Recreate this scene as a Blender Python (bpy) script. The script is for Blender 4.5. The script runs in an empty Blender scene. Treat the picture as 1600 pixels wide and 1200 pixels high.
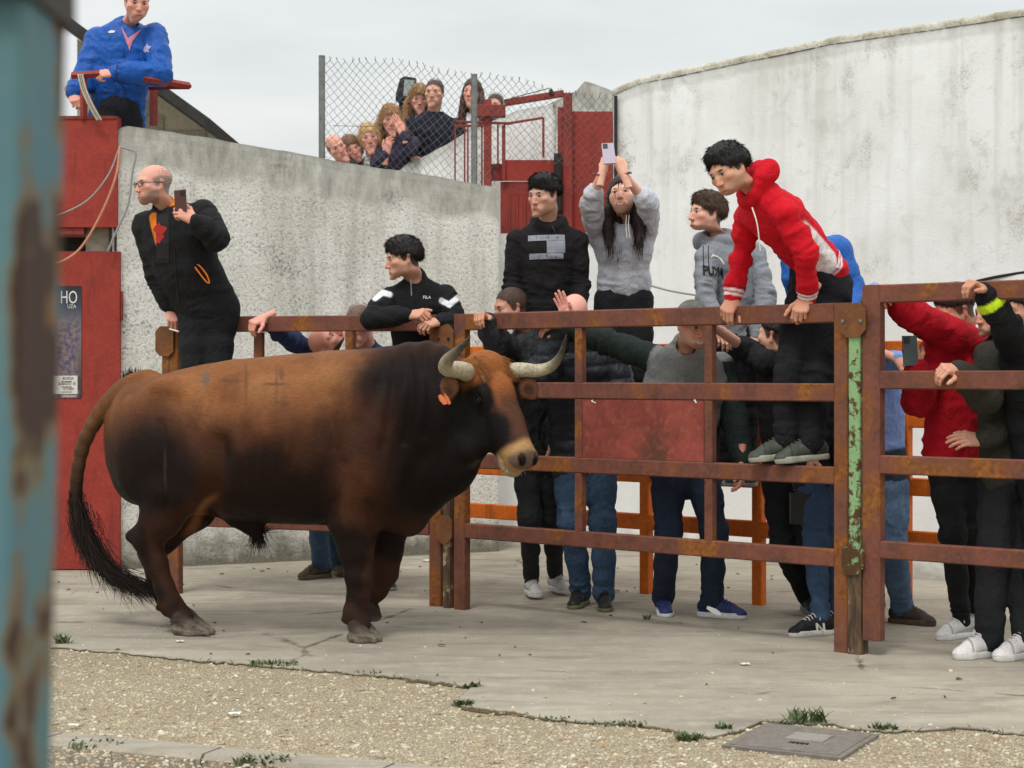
import bpy, bmesh, math, random
import numpy as np
from mathutils import Vector, Matrix
from mathutils.bvhtree import BVHTree
SC = bpy.context.scene
COL = SC.collection
rng = np.random.default_rng(7)
random.seed(7)
# ------------------------------------------------------------------ camera, sky, sun, exposure
CAM_H = 1.39
FPX = 2800.0
cam_d = bpy.data.cameras.new('camera'); cam = bpy.data.objects.new('camera', cam_d); COL.objects.link(cam)
cam.location = (0, 0, CAM_H); cam.rotation_euler = (math.radians(90), 0, 0)
cam_d.sensor_width = 36; cam_d.lens = FPX/1600*36; cam_d.shift_y = -15/1600
cam_d.clip_start = 0.1; cam_d.clip_end = 500
cam_d.dof.use_dof = True; cam_d.dof.focus_distance = 9.6; cam_d.dof.aperture_fstop = 6.2
SC.camera = cam
SUN_EL, SUN_AZ = math.radians(56), math.radians(200)   # azimuth measured from +Y, clockwise: behind the camera, a bit left
world = bpy.data.worlds.new('World'); SC.world = world; world.use_nodes = True
_nt = world.node_tree; _nt.nodes.clear()
def _wn(t, **k):
    n = _nt.nodes.new(t)
    for a, v in k.items(): setattr(n, a, v)
    return n
_sky = _wn('ShaderNodeTexSky', sky_type='NISHITA'); _sky.sun_disc = False
_sky.sun_elevation = SUN_EL; _sky.sun_rotation = SUN_AZ; _sky.air_density = 1.0; _sky.dust_density = 3.0
_hsv = _wn('ShaderNodeHueSaturation'); _hsv.inputs['Saturation'].default_value = 0.15
_nt.links.new(_sky.outputs[0], _hsv.inputs['Color'])
_tc = _wn('ShaderNodeTexCoord'); _sep = _wn('ShaderNodeSeparateXYZ'); _nt.links.new(_tc.outputs['Generated'], _sep.inputs[0])
_map = _wn('ShaderNodeMapping'); _map.inputs['Scale'].default_value = (1.2, 1.2, 5.0); _nt.links.new(_tc.outputs['Generated'], _map.inputs[0])
_noi = _wn('ShaderNodeTexNoise'); _noi.inputs['Scale'].default_value = 2.2; _noi.inputs['Detail'].default_value = 6; _nt.links.new(_map.outputs[0], _noi.inputs['Vector'])
_rmp = _wn('ShaderNodeValToRGB')
_rmp.color_ramp.elements[0].position = 0.36; _rmp.color_ramp.elements[0].color = (0.655, 0.70, 0.715, 1)
_rmp.color_ramp.elements[1].position = 0.64; _rmp.color_ramp.elements[1].color = (0.86, 0.88, 0.87, 1)
_nt.links.new(_noi.outputs[0], _rmp.inputs[0])
_g = _wn('ShaderNodeMapRange'); _g.inputs[1].default_value = 0.0; _g.inputs[2].default_value = 1.0; _g.inputs[3].default_value = 9.0; _g.inputs[4].default_value = 20.0
_nt.links.new(_sep.outputs[2], _g.inputs[0])
_mul = _wn('ShaderNodeVectorMath', operation='SCALE'); _nt.links.new(_rmp.outputs[0], _mul.inputs[0]); _nt.links.new(_g.outputs[0], _mul.inputs['Scale'])
_mx = _wn('ShaderNodeMix', data_type='RGBA'); _mx.inputs['Factor'].default_value = 0.93      # mostly cloud layer, a little clear sky above it
_nt.links.new(_hsv.outputs[0], _mx.inputs['A']); _nt.links.new(_mul.outputs[0], _mx.inputs['B'])
_bg = _wn('ShaderNodeBackground'); _bg.inputs['Strength'].default_value = 0.1
_nt.links.new(_mx.outputs['Result'], _bg.inputs['Color'])
_out = _wn('ShaderNodeOutputWorld'); _nt.links.new(_bg.outputs[0], _out.inputs[0])
sun_d = bpy.data.lights.new('sun', 'SUN'); sun_d.energy = 1.5; sun_d.angle = math.radians(15); sun_d.color = (1.0, 0.965, 0.92)
sun = bpy.data.objects.new('sun', sun_d); COL.objects.link(sun)
_sd = Vector((math.sin(SUN_AZ)*math.cos(SUN_EL), math.cos(SUN_AZ)*math.cos(SUN_EL), math.sin(SUN_EL)))
sun.rotation_euler = _sd.to_track_quat('Z', 'Y').to_euler(); sun.location = (0, -5, 12)
SC.view_settings.view_transform = 'Standard'; SC.view_settings.look = 'None'
SC.view_settings.exposure = 0.0; SC.view_settings.gamma = 1.0; SC.view_settings.use_curve_mapping = False
SC.render.engine = 'CYCLES'; SC.cycles.max_bounces = 5; SC.cycles.use_denoising = True
# ------------------------------------------------------------------ helpers
def P(px, py, Y): return np.array([(px-800.0)*Y/FPX, Y, CAM_H-(py-585.0)*Y/FPX])
def G(px, py, z=0.0):
    Y = FPX*(CAM_H-z)/(py-585.0); return np.array([(px-800.0)*Y/FPX, Y, z])
def V3(*a): return np.array(a, float)
def nrm(v): v = np.asarray(v, float); return v/(np.linalg.norm(v)+1e-12)
def wloc(o):
    v = Vector((0, 0, 0))
    while o is not None: v = v + o.location; o = o.parent
    return np.array(v)
def tag(o, label, cat, group=None, kind=None):
    if label: o['label'] = label
    if cat: o['category'] = cat
    if group: o['group'] = group
    if kind: o['kind'] = kind
    return o
def thing(name, loc, label, cat, group=None):
    o = bpy.data.objects.new(name, None); COL.objects.link(o); o.location = tuple(loc); o.empty_display_size = 0.1
    return tag(o, label, cat, group)
def mobj(name, verts, faces, mat, parent=None, smooth=False, loc=None, mats=None, midx=None, attrs=None):
    """one mesh object; verts in world coordinates, kept relative to the parent thing"""
    V = np.asarray(verts, np.float32).reshape(-1, 3)
    off = wloc(parent) if parent is not None else (np.asarray(loc, float) if loc is not None else np.zeros(3))
    V = V-off.astype(np.float32)
    me = bpy.data.meshes.new(name)
    if isinstance(faces, np.ndarray) and faces.ndim == 2:
        n = faces.shape[1]
        me.vertices.add(len(V)); me.vertices.foreach_set('co', V.ravel())
        me.loops.add(faces.size); me.loops.foreach_set('vertex_index', faces.ravel().astype(np.int32))
        me.polygons.add(len(faces)); me.polygons.foreach_set('loop_start', np.arange(0, faces.size, n, dtype=np.int32))
        me.update(calc_edges=True); me.validate()
    else:
        me.from_pydata([tuple(map(float, v)) for v in V], [], [tuple(map(int, f)) for f in faces]); me.update()
    for m in (mats or [mat]): me.materials.append(m)
    if midx is not None and len(midx) == len(me.polygons): me.polygons.foreach_set('material_index', np.asarray(midx, np.int32))
    if smooth: me.polygons.foreach_set('use_smooth', np.ones(len(me.polygons), bool))
    if attrs:
        for an, av in attrs.items():
            av = np.asarray(av, np.float32)
            if av.ndim == 2:
                a = me.attributes.new(an, 'FLOAT_COLOR', 'POINT')
                if av.shape[1] == 3: av = np.concatenate([av, np.ones((len(av), 1), np.float32)], 1)
                a.data.foreach_set('color', av.ravel())
            else:
                a = me.attributes.new(an, 'FLOAT', 'POINT'); a.data.foreach_set('value', av)
    me.update()
    o = bpy.data.objects.new(name, me); COL.objects.link(o)
    if parent is not None: o.parent = parent
    elif loc is not None: o.location = tuple(loc)
    return o
class MB:
    """collects shapes into one vertex/face list"""
    def __init__(s): s.v = []; s.f = []; s.n = 0
    def add(s, V, F):
        V = np.asarray(V, float).reshape(-1, 3); s.v.append(V); s.f += [tuple(int(i)+s.n for i in f) for f in F]; s.n += len(V); return s
    def beam(s, a, b, w, h, up=(0, 0, 1), bev=0.004):
        """bar from a to b; w across (perpendicular to up), h along up; chamfered long edges"""
        a = np.asarray(a, float); b = np.asarray(b, float); d = nrm(b-a); up = np.asarray(up, float)
        sd = nrm(np.cross(d, up)); u = nrm(np.cross(sd, d)); x, y = w/2, h/2; c = min(bev, x*.4, y*.4)
        pr = [(-x+c, -y), (x-c, -y), (x, -y+c), (x, y-c), (x-c, y), (-x+c, y), (-x, y-c), (-x, -y+c)]
        V = [a+sd*p+u*q for p, q in pr]+[b+sd*p+u*q for p, q in pr]
        F = [(i, (i+1) % 8, 8+(i+1) % 8, 8+i) for i in range(8)]+[tuple(range(7, -1, -1)), tuple(range(8, 16))]
        return s.add(V, F)
    def box(s, lo, hi):
        x0, y0, z0 = lo; x1, y1, z1 = hi
        V = [(x0, y0, z0), (x1, y0, z0), (x1, y1, z0), (x0, y1, z0), (x0, y0, z1), (x1, y0, z1), (x1, y1, z1), (x0, y1, z1)]
        return s.add(V, [(0, 3, 2, 1), (4, 5, 6, 7), (0, 1, 5, 4), (1, 2, 6, 5), (2, 3, 7, 6), (3, 0, 4, 7)])
    def prism(s, poly, vec):
        """closed polygon (3D points) extruded by vec"""
        A = np.asarray(poly, float); n = len(A); B = A+np.asarray(vec, float)
        return s.add(np.concatenate([A, B]), [tuple(range(n-1, -1, -1)), tuple(range(n, 2*n))]+[(i, (i+1) % n, n+(i+1) % n, n+i) for i in range(n)])
    def tube(s, pts, r, n=8, cap=True):
        pts = np.asarray(pts, float); m = len(pts); r = np.broadcast_to(np.asarray(r, float), (m,))
        t = np.gradient(pts, axis=0); t /= np.linalg.norm(t, axis=1)[:, None]+1e-12
        ref = np.array([0, 0, 1.0]) if abs(t[0][2]) < .9 else np.array([1.0, 0, 0])
        V = []; u = nrm(np.cross(t[0], ref))
        for i in range(m):
            u = nrm(u-t[i]*np.dot(u, t[i])); w = np.cross(t[i], u)
            for k in range(n):
                a = 2*math.pi*k/n; V.append(pts[i]+r[i]*(math.cos(a)*u+math.sin(a)*w))
        F = [(i*n+k, i*n+(k+1) % n, (i+1)*n+(k+1) % n, (i+1)*n+k) for i in range(m-1) for k in range(n)]
        if cap: F += [tuple(range(n-1, -1, -1)), tuple(range((m-1)*n, m*n))]
        return s.add(V, F)
    def obj(s, name, mat, parent=None, smooth=False, **k):
        return mobj(name, np.concatenate(s.v), s.f, mat, parent, smooth, **k)
def spline(pts, n=24):
    """Catmull-Rom through the points (any dimension)"""
    p = np.asarray(pts, float); p = np.concatenate([[2*p[0]-p[1]], p, [2*p[-1]-p[-2]]]); out = []
    m = len(p)-3
    for j in range(n):
        u = j/(n-1)*m; i = min(int(u), m-1); t = u-i; a, b, c, d = p[i:i+4]
        out.append(.5*((2*b)+(c-a)*t+(2*a-5*b+4*c-d)*t*t+(3*b-a-3*c+d)*t**3))
    return np.array(out)
# ------------------------------------------------------------------ material builder
class NT:
    def __init__(s, name):
        s.m = bpy.data.materials.new(name); s.m.use_nodes = True; s.t = s.m.node_tree; s.b = s.t.nodes['Principled BSDF']; s._c = {}
    def n(s, t, **k):
        x = s.t.nodes.new(t)
        for a, v in k.items(): setattr(x, a, v)
        return x
    def l(s, a, b): s.t.links.new(a, b)
    def put(s, sock, v):
        if isinstance(v, bpy.types.NodeSocket): s.l(v, sock)
        elif isinstance(v, (tuple, list)) and len(v) == 3 and sock.type == 'RGBA': sock.default_value = (*v, 1)
        else: sock.default_value = v
    def co(s, kind='Object'):
        if kind == 'Position':
            if 'P' not in s._c: s._c['P'] = s.n('ShaderNodeNewGeometry').outputs['Position']
            return s._c['P']
        if 'T' not in s._c: s._c['T'] = s.n('ShaderNodeTexCoord')
        return s._c['T'].outputs[kind]
    def mp(s, vec, scale=(1, 1, 1), rot=(0, 0, 0), loc=(0, 0, 0)):
        x = s.n('ShaderNodeMapping'); s.l(vec, x.inputs[0]); x.inputs['Scale'].default_value = scale; x.inputs['Rotation'].default_value = rot; x.inputs['Location'].default_value = loc
        return x.outputs[0]
    def noise(s, scale, detail=4, rough=.55, vec=None, dist=0):
        x = s.n('ShaderNodeTexNoise'); s.l(vec if vec is not None else s.co('Position'), x.inputs['Vector'])
        x.inputs['Scale'].default_value = scale; x.inputs['Detail'].default_value = detail; x.inputs['Roughness'].default_value = rough; x.inputs['Distortion'].default_value = dist
        return x.outputs[0]
    def voro(s, scale, vec=None, feature='F1', out='Distance', rnd=1):
        x = s.n('ShaderNodeTexVoronoi', feature=feature); s.l(vec if vec is not None else s.co('Position'), x.inputs['Vector'])
        x.inputs['Scale'].default_value = scale; x.inputs['Randomness'].default_value = rnd
        return x.outputs[out]
    def ramp(s, f, *st, interp='LINEAR'):
        x = s.n('ShaderNodeValToRGB'); s.l(f, x.inputs[0]); e = x.color_ramp.elements; x.color_ramp.interpolation = interp
        while len(e) < len(st): e.new(.5)
        for i, (p, c) in enumerate(st):
            e[i].position = p
            e[i].color = (c, c, c, 1) if isinstance(c, (int, float)) else (*c, 1)
        return x.outputs[0]
    def mix(s, f, a, b, mode='MIX'):
        x = s.n('ShaderNodeMix', data_type='RGBA', blend_type=mode); s.put(x.inputs['Factor'], f); s.put(x.inputs['A'], a); s.put(x.inputs['B'], b)
        return x.outputs['Result']
    def math(s, op, a, b=0.0, clamp=False):
        x = s.n('ShaderNodeMath', operation=op, use_clamp=clamp); s.put(x.inputs[0], a); s.put(x.inputs[1], b); return x.outputs[0]
    def sep(s, vec):
        x = s.n('ShaderNodeSeparateXYZ'); s.l(vec, x.inputs[0]); return x.outputs
    def attr(s, name, out='Color'):
        return s.n('ShaderNodeAttribute', attribute_name=name).outputs[out]
    def bump(s, h, dist=.01, strength=1.0, prev=None):
        x = s.n('ShaderNodeBump'); s.l(h, x.inputs['Height']); x.inputs['Distance'].default_value = dist; x.inputs['Strength'].default_value = strength
        if prev is not None: s.l(prev, x.inputs['Normal'])
        return x.outputs[0]
    def done(s, color=None, rough=.6, metal=0.0, normal=None, spec=.5, **k):
        b = s.b.inputs
        if color is not None: s.put(b['Base Color'], color)
        s.put(b['Roughness'], rough); s.put(b['Metallic'], metal); s.put(b['Specular IOR Level'], spec)
        if normal is not None: s.l(normal, b['Normal'])
        for a, v in k.items(): s.put(b[a.replace('_', ' ')], v)
        return s.m
def sr(r, g, b):
    f = lambda c: (c/255/12.92) if c/255 <= .04045 else ((c/255+.055)/1.055)**2.4
    return (f(r), f(g), f(b))
def lerp3(c, k): return tuple(x*k for x in c)
# ------------------------------------------------------------------ signed-distance modelling
class Field:
    """numpy distance grid: round cones / ellipsoids joined smoothly, meshed with surface nets"""
    def __init__(s, lo, hi, h):
        s.lo = np.asarray(lo, np.float32); s.h = np.float32(h); s.n = np.ceil((np.asarray(hi)-np.asarray(lo))/h).astype(int)+1
        s.d = np.full(s.n, 0.3, np.float32)
        s.ax = [s.lo[i]+s.h*np.arange(s.n[i], dtype=np.float32) for i in range(3)]
    def sub(s, lo, hi):
        i0 = np.clip(np.floor((np.asarray(lo)-s.lo)/s.h).astype(int), 0, s.n); i1 = np.clip(np.ceil((np.asarray(hi)-s.lo)/s.h).astype(int)+1, 0, s.n)
        if np.any(i1 <= i0): return None, None
        sl = tuple(slice(a, b) for a, b in zip(i0, i1))
        X = s.ax[0][sl[0]][:, None, None]; Y = s.ax[1][sl[1]][None, :, None]; Z = s.ax[2][sl[2]][None, None, :]
        return sl, (X, Y, Z)
    def merge(s, sl, d, k, op):
        A = s.d[sl]
        if op == 'add':
            if k > 0:
                h = np.maximum(k-np.abs(A-d), 0)/k; s.d[sl] = np.minimum(A, d)-h*h*k*.25
            else: s.d[sl] = np.minimum(A, d)
        elif op == 'cut':
            B = -d; h = np.maximum(k-np.abs(A-B), 0)/max(k, 1e-6); s.d[sl] = np.maximum(A, B)+h*h*k*.25
        elif op == 'and':
            h = np.maximum(k-np.abs(A-d), 0)/max(k, 1e-6); s.d[sl] = np.maximum(A, d)+h*h*k*.25
    def cone(s, a, b, ra, rb, k=.02, op='add', flat=None, ratio=1.0):
        """round cone a->b; flat = direction in which the section is squeezed by ratio"""
        a = np.asarray(a, np.float32); b = np.asarray(b, np.float32); m = max(ra, rb)*max(1, 1/ratio if ratio < 1 else 1)+max(k, 2*s.h)+.01
        sl, g = s.sub(np.minimum(a, b)-m, np.maximum(a, b)+m)
        if sl is None: return s
        X, Y, Z = g[0]-a[0], g[1]-a[1], g[2]-a[2]; ab = b-a; L2 = float(ab@ab)+1e-9
        t = np.clip((X*ab[0]+Y*ab[1]+Z*ab[2])/L2, 0, 1)
        qx, qy, qz = X-t*ab[0], Y-t*ab[1], Z-t*ab[2]
        if flat is not None:
            f = nrm(flat).astype(np.float32); c = (qx*f[0]+qy*f[1]+qz*f[2])*(1/ratio-1); qx = qx+c*f[0]; qy = qy+c*f[1]; qz = qz+c*f[2]
        d = np.sqrt(qx*qx+qy*qy+qz*qz)-(ra+(rb-ra)*t)
        if flat is not None and ratio < 1: d = d*np.float32(.5+.5*ratio)
        s.merge(sl, d, k, op); return s
    def chain(s, pts, rs, k=.02, op='add', flat=None, ratio=1.0):
        for i in range(len(pts)-1): s.cone(pts[i], pts[i+1], rs[i], rs[i+1], k, op, flat, ratio)
        return s
    def ell(s, c, r, k=.02, R=None, op='add'):
        c = np.asarray(c, np.float32); r = np.asarray(r, np.float32); m = float(max(r))+max(k, 2*s.h)+.01
        sl, g = s.sub(c-m, c+m)
        if sl is None: return s
        X, Y, Z = g[0]-c[0], g[1]-c[1], g[2]-c[2]
        if R is not None:
            R = np.asarray(R, np.float32)      # columns = local axes
            X, Y, Z = X*R[0, 0]+Y*R[1, 0]+Z*R[2, 0], X*R[0, 1]+Y*R[1, 1]+Z*R[2, 1], X*R[0, 2]+Y*R[1, 2]+Z*R[2, 2]
        k0 = np.sqrt((X/r[0])**2+(Y/r[1])**2+(Z/r[2])**2); k1 = np.sqrt((X/r[0]**2)**2+(Y/r[1]**2)**2+(Z/r[2]**2)**2)
        d = k0*(k0-1)/np.maximum(k1, 1e-4)
        d = np.where(k0 < 1e-3, -min(r), d)
        s.merge(sl, d.astype(np.float32), k, op); return s
    def plane(s, p, n, op='cut', k=.005):
        """remove everything on the side the normal points to"""
        n = nrm(n).astype(np.float32); d = -((s.ax[0][:, None, None]-p[0])*n[0]+(s.ax[1][None, :, None]-p[1])*n[1]+(s.ax[2][None, None, :]-p[2])*n[2])
        s.merge(tuple(slice(None) for _ in range(3)), d, k, 'cut'); return s
    def mesh(s):
        d = s.d; n = np.array(d.shape)
        d[0] = d[-1] = .1; d[:, 0] = d[:, -1] = .1; d[:, :, 0] = d[:, :, -1] = .1
        ins = d < 0
        c = np.zeros(n-1, np.int8)
        for i in (0, 1):
            for j in (0, 1):
                for k in (0, 1): c += ins[i:n[0]-1+i, j:n[1]-1+j, k:n[2]-1+k]
        act = np.argwhere((c > 0) & (c < 8))
        idx = np.full(n-1, -1, np.int32); idx[tuple(act.T)] = np.arange(len(act))
        cv = np.array([[i, j, k] for i in (0, 1) for j in (0, 1) for k in (0, 1)])
        val = np.stack([d[tuple((act+o).T)] for o in cv], 1)
        acc = np.zeros((len(act), 3), np.float32); cnt = np.zeros(len(act), np.float32)
        for p in range(8):
            for q in range(p+1, 8):
                if np.abs(cv[p]-cv[q]).sum() != 1: continue
                a, b = val[:, p], val[:, q]; m = (a < 0) != (b < 0)
                t = np.where(m, a/np.where(m, a-b, 1), 0)[:, None]
                acc += np.where(m[:, None], cv[p]+(cv[q]-cv[p])*t, 0); cnt += m
        V = s.lo+s.h*(act+acc/np.maximum(cnt, 1)[:, None])
        F = []
        for axis in range(3):
            u, w = (axis+1) % 3, (axis+2) % 3
            sl0 = [slice(1, -1)]*3; sl1 = [slice(1, -1)]*3; sl0[axis] = slice(0, n[axis]-1); sl1[axis] = slice(1, n[axis])
            A = ins[tuple(sl0)]; B = ins[tuple(sl1)]
            for flip, M in ((False, A & ~B), (True, ~A & B)):
                e = np.argwhere(M)
                if not len(e): continue
                o = np.ones(3, int); o[axis] = 0; e = e+o
                du = np.zeros(3, int); du[u] = 1; dw = np.zeros(3, int); dw[w] = 1
                q = np.stack([idx[tuple((e-du-dw).T)], idx[tuple((e-dw).T)], idx[tuple(e.T)], idx[tuple((e-du).T)]], 1)
                F.append(q[:, ::-1] if flip else q)
        return V.astype(np.float32), np.concatenate(F).astype(np.int32)
def vnormals(V, F):
    n = np.cross(V[F[:, 2]]-V[F[:, 0]], V[F[:, 3 % F.shape[1]]]-V[F[:, 1]]) if F.shape[1] == 4 else np.cross(V[F[:, 1]]-V[F[:, 0]], V[F[:, 2]]-V[F[:, 0]])
    N = np.zeros_like(V)
    for i in range(F.shape[1]): np.add.at(N, F[:, i], n)
    return N/(np.linalg.norm(N, axis=1)[:, None]+1e-9)
def smooth_mesh(V, F, it=1, w=.5):
    for _ in range(it):
        S = np.zeros_like(V); C = np.zeros(len(V), np.float32)
        for i in range(F.shape[1]):
            a, b = F[:, i], F[:, (i+1) % F.shape[1]]
            np.add.at(S, a, V[b]); np.add.at(C, a, 1)
        V = V*(1-w)+w*S/np.maximum(C, 1)[:, None]
    return V
def vnoise(Pn, scale, seed=0):
    """cheap smooth value noise on points, range about -1..1"""
    q = Pn*scale+seed*17.31; i = np.floor(q).astype(np.int64); f = q-i; f = f*f*(3-2*f)
    def hsh(x, y, z):
        h = (x*374761393+y*668265263+z*2147483647+seed*144665) & 0xffffffff
        h = ((h ^ (h >> 13))*1274126177) & 0xffffffff
        return ((h ^ (h >> 16)) & 0xffff)/32767.5-1
    r = 0
    for a in (0, 1):
        for b in (0, 1):
            for c in (0, 1):
                r = r+hsh(i[:, 0]+a, i[:, 1]+b, i[:, 2]+c)*(f[:, 0] if a else 1-f[:, 0])*(f[:, 1] if b else 1-f[:, 1])*(f[:, 2] if c else 1-f[:, 2])
    return r
def fbm(Pn, scale, seed=0, o=3):
    r = 0; a = 1
    for k in range(o): r = r+a*vnoise(Pn, scale*2**k, seed+k); a *= .5
    return r
# ------------------------------------------------------------------ materials of the place
def mat_steel(name, base, dark, rust, seed=0.0, rustiness=.5):
    m = NT(name); p = m.mp(m.co('Position'), loc=(seed, seed*.7, seed*1.3))
    a = m.noise(7, 5, .6, p); b = m.noise(38, 4, .6, p); c = m.noise(2.6, 4, .6, p, .6)
    col = m.mix(m.ramp(a, (.35, 0.0), (.7, 1.0)), base, dark)
    col = m.mix(m.math('MULTIPLY', m.ramp(b, (.45, 0.0), (.75, 1.0)), .5), col, lerp3(base, 1.55))
    col = m.mix(m.ramp(c, (.66-.16*rustiness, 0.0), (.74-.14*rustiness, 1.0)), col, m.mix(m.ramp(b, (.3, 0.0), (.7, 1.0)), rust, lerp3(rust, .35)))
    st = m.noise(9, 3, .6, m.mp(p, scale=(1, 1, .12)))
    col = m.mix(m.math('MULTIPLY', m.ramp(st, (.58, 0.0), (.7, 1.0)), .45), col, lerp3(rust, .45))
    h = m.math('ADD', b, m.math('MULTIPLY', m.noise(160, 3, .6, p), .5))
    return m.done(col, m.ramp(b, (.3, .55), (.8, .8)), normal=m.bump(h, .0022, .8), spec=.35)
M_STEEL = mat_steel('oxide_painted_steel', sr(120, 70, 54), sr(84, 54, 45), sr(160, 98, 42), 0, .85)
M_STEEL_R = mat_steel('rust_streaked_steel', sr(122, 76, 56), sr(94, 56, 42), sr(156, 92, 34), 3.1, 1.25)
M_RUSTPL = mat_steel('rusted_plate', sr(120, 76, 40), sr(84, 50, 34), sr(158, 102, 44), 5.0, 1.0)
M_ORANGE = mat_steel('orange_paint', sr(214, 108, 24), sr(196, 92, 20), sr(150, 74, 24), 2.0, -.4)
M_RED = mat_steel('red_gate_paint', sr(152, 54, 42), sr(136, 46, 38), sr(122, 60, 44), 8.0, -.3)
M_RED2 = mat_steel('red_gate_paint_weathered', sr(146, 56, 46), sr(116, 42, 38), sr(98, 52, 44), 9.0, .1)
def mat_plateface():
    m = NT('panel_sheet_paint'); p = m.co('Position'); a = m.noise(5, 6, .65, p, .8); b = m.noise(26, 5, .6, p)
    col = m.mix(m.ramp(a, (.35, 0.0), (.62, 1.0)), sr(150, 72, 60), sr(120, 56, 48))
    col = m.mix(m.ramp(m.noise(2.2, 5, .7, m.mp(p, loc=(3, 1, 0))), (.56, 0.0), (.68, .8)), col, sr(88, 56, 42))
    col = m.mix(m.math('MULTIPLY', m.ramp(b, (.5, 0.0), (.7, 1.0)), .35), col, sr(176, 104, 90))
    return m.done(col, .62, normal=m.bump(b, .002, .5), spec=.3)
M_PLATE = mat_plateface()
def mat_green():
    m = NT('flaking_green_paint'); p = m.co('Position'); a = m.noise(22, 6, .7, p, .5); b = m.noise(4, 3, .5, m.mp(p, scale=(1, 1, .5)))
    f = m.math('ADD', a, m.math('MULTIPLY', b, .6))
    col = m.mix(m.ramp(f, (.76, 0.0), (.84, 1.0)), m.mix(m.ramp(a, (.3, 0.0), (.6, 1.0)), sr(112, 164, 116), sr(152, 178, 124)), m.mix(m.noise(60, 3), sr(96, 66, 34), sr(58, 40, 28)))
    return m.done(col, .7, normal=m.bump(a, .003, .7), spec=.3)
M_GREEN = mat_green()
def mat_core():
    m = NT('weathered_core_bar'); p = m.co('Position'); a = m.noise(30, 5, .7, m.mp(p, scale=(1, 1, .18)), .4)
    col = m.mix(m.ramp(a, (.4, 0.0), (.62, 1.0)), sr(66, 46, 32), sr(112, 88, 62)); col = m.mix(m.ramp(m.noise(14, 5), (.6, 0.0), (.66, 1.0)), col, sr(158, 146, 118))
    return m.done(col, .8, normal=m.bump(a, .003))
M_CORE = mat_core()
def wall_uv(m):
    c = m.n('ShaderNodeCombineXYZ'); u = m.attr('wu', 'Fac'); v = m.attr('wv', 'Fac'); m.l(u, c.inputs[0]); m.l(v, c.inputs[1])
    return c.outputs[0], u, v
def mat_stucco():
    m = NT('rough_grey_stucco'); uv, u, v = wall_uv(m); top = m.attr('wt', 'Fac')
    big = m.noise(1.1, 6, .65, uv, .4); med = m.noise(6, 5, .65, uv); grit = m.noise(48, 5, .7, m.mp(uv, scale=(1, .8, 1)), .4); fine = m.noise(130, 3, .6, uv)
    streak = m.noise(7, 4, .6, m.mp(uv, scale=(1, .09, 1)))
    col = m.mix(m.ramp(big, (.34, 0.0), (.64, 1.0)), sr(250, 248, 241), sr(228, 224, 214))
    col = m.mix(m.math('MULTIPLY', m.ramp(streak, (.46, 0.0), (.7, 1.0)), .55), col, sr(178, 174, 164))
    pit = m.ramp(grit, (.3, 1.0), (.47, 0.0))
    col = m.mix(m.math('MULTIPLY', pit, .8), col, sr(118, 113, 102))
    # ragged band of bare grey cement along the top
    wob = m.math('ADD', top, m.math('MULTIPLY', m.math('SUBTRACT', m.noise(2.5, 6, .7, uv), .5), .35))
    band = m.ramp(wob, (.24, 1.0), (.34, 0.0))
    cem = m.mix(m.ramp(m.noise(9, 5, .7, m.mp(uv, scale=(1, .35, 1))), (.35, 0.0), (.65, 1.0)), sr(204, 201, 192), sr(160, 157, 148))
    col = m.mix(band, col, cem)
    edge = m.ramp(m.math('ADD', top, m.math('MULTIPLY', med, .12)), (.05, 1.0), (.14, 0.0))
    col = m.mix(m.math('MULTIPLY', edge, .6), col, sr(96, 93, 82))
    # scratched dark patches at head height and moss at the foot
    sc = m.math('MULTIPLY', m.ramp(m.noise(1.7, 5, .7, m.mp(uv, loc=(4.2, 2.1, 0))), (.56, 0.0), (.68, 1.0)), m.ramp(grit, (.36, 1.0), (.56, 0.0)))
    col = m.mix(m.math('MULTIPLY', sc, .8), col, sr(70, 66, 58))
    foot = m.ramp(m.math('ADD', v, m.math('MULTIPLY', med, .5)), (.34, 1.0), (.62, 0.0))
    col = m.mix(m.math('MULTIPLY', foot, .85), col, m.mix(med, sr(86, 82, 62), sr(112, 106, 90)))
    h = m.math('ADD', m.math('MULTIPLY', grit, m.math('SUBTRACT', 1.0, m.math('MULTIPLY', band, .7))), m.math('MULTIPLY', fine, .25))
    return m.done(col, .92, normal=m.bump(h, .02, 1.0), spec=.2)
M_STUCCO = mat_stucco()
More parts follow.
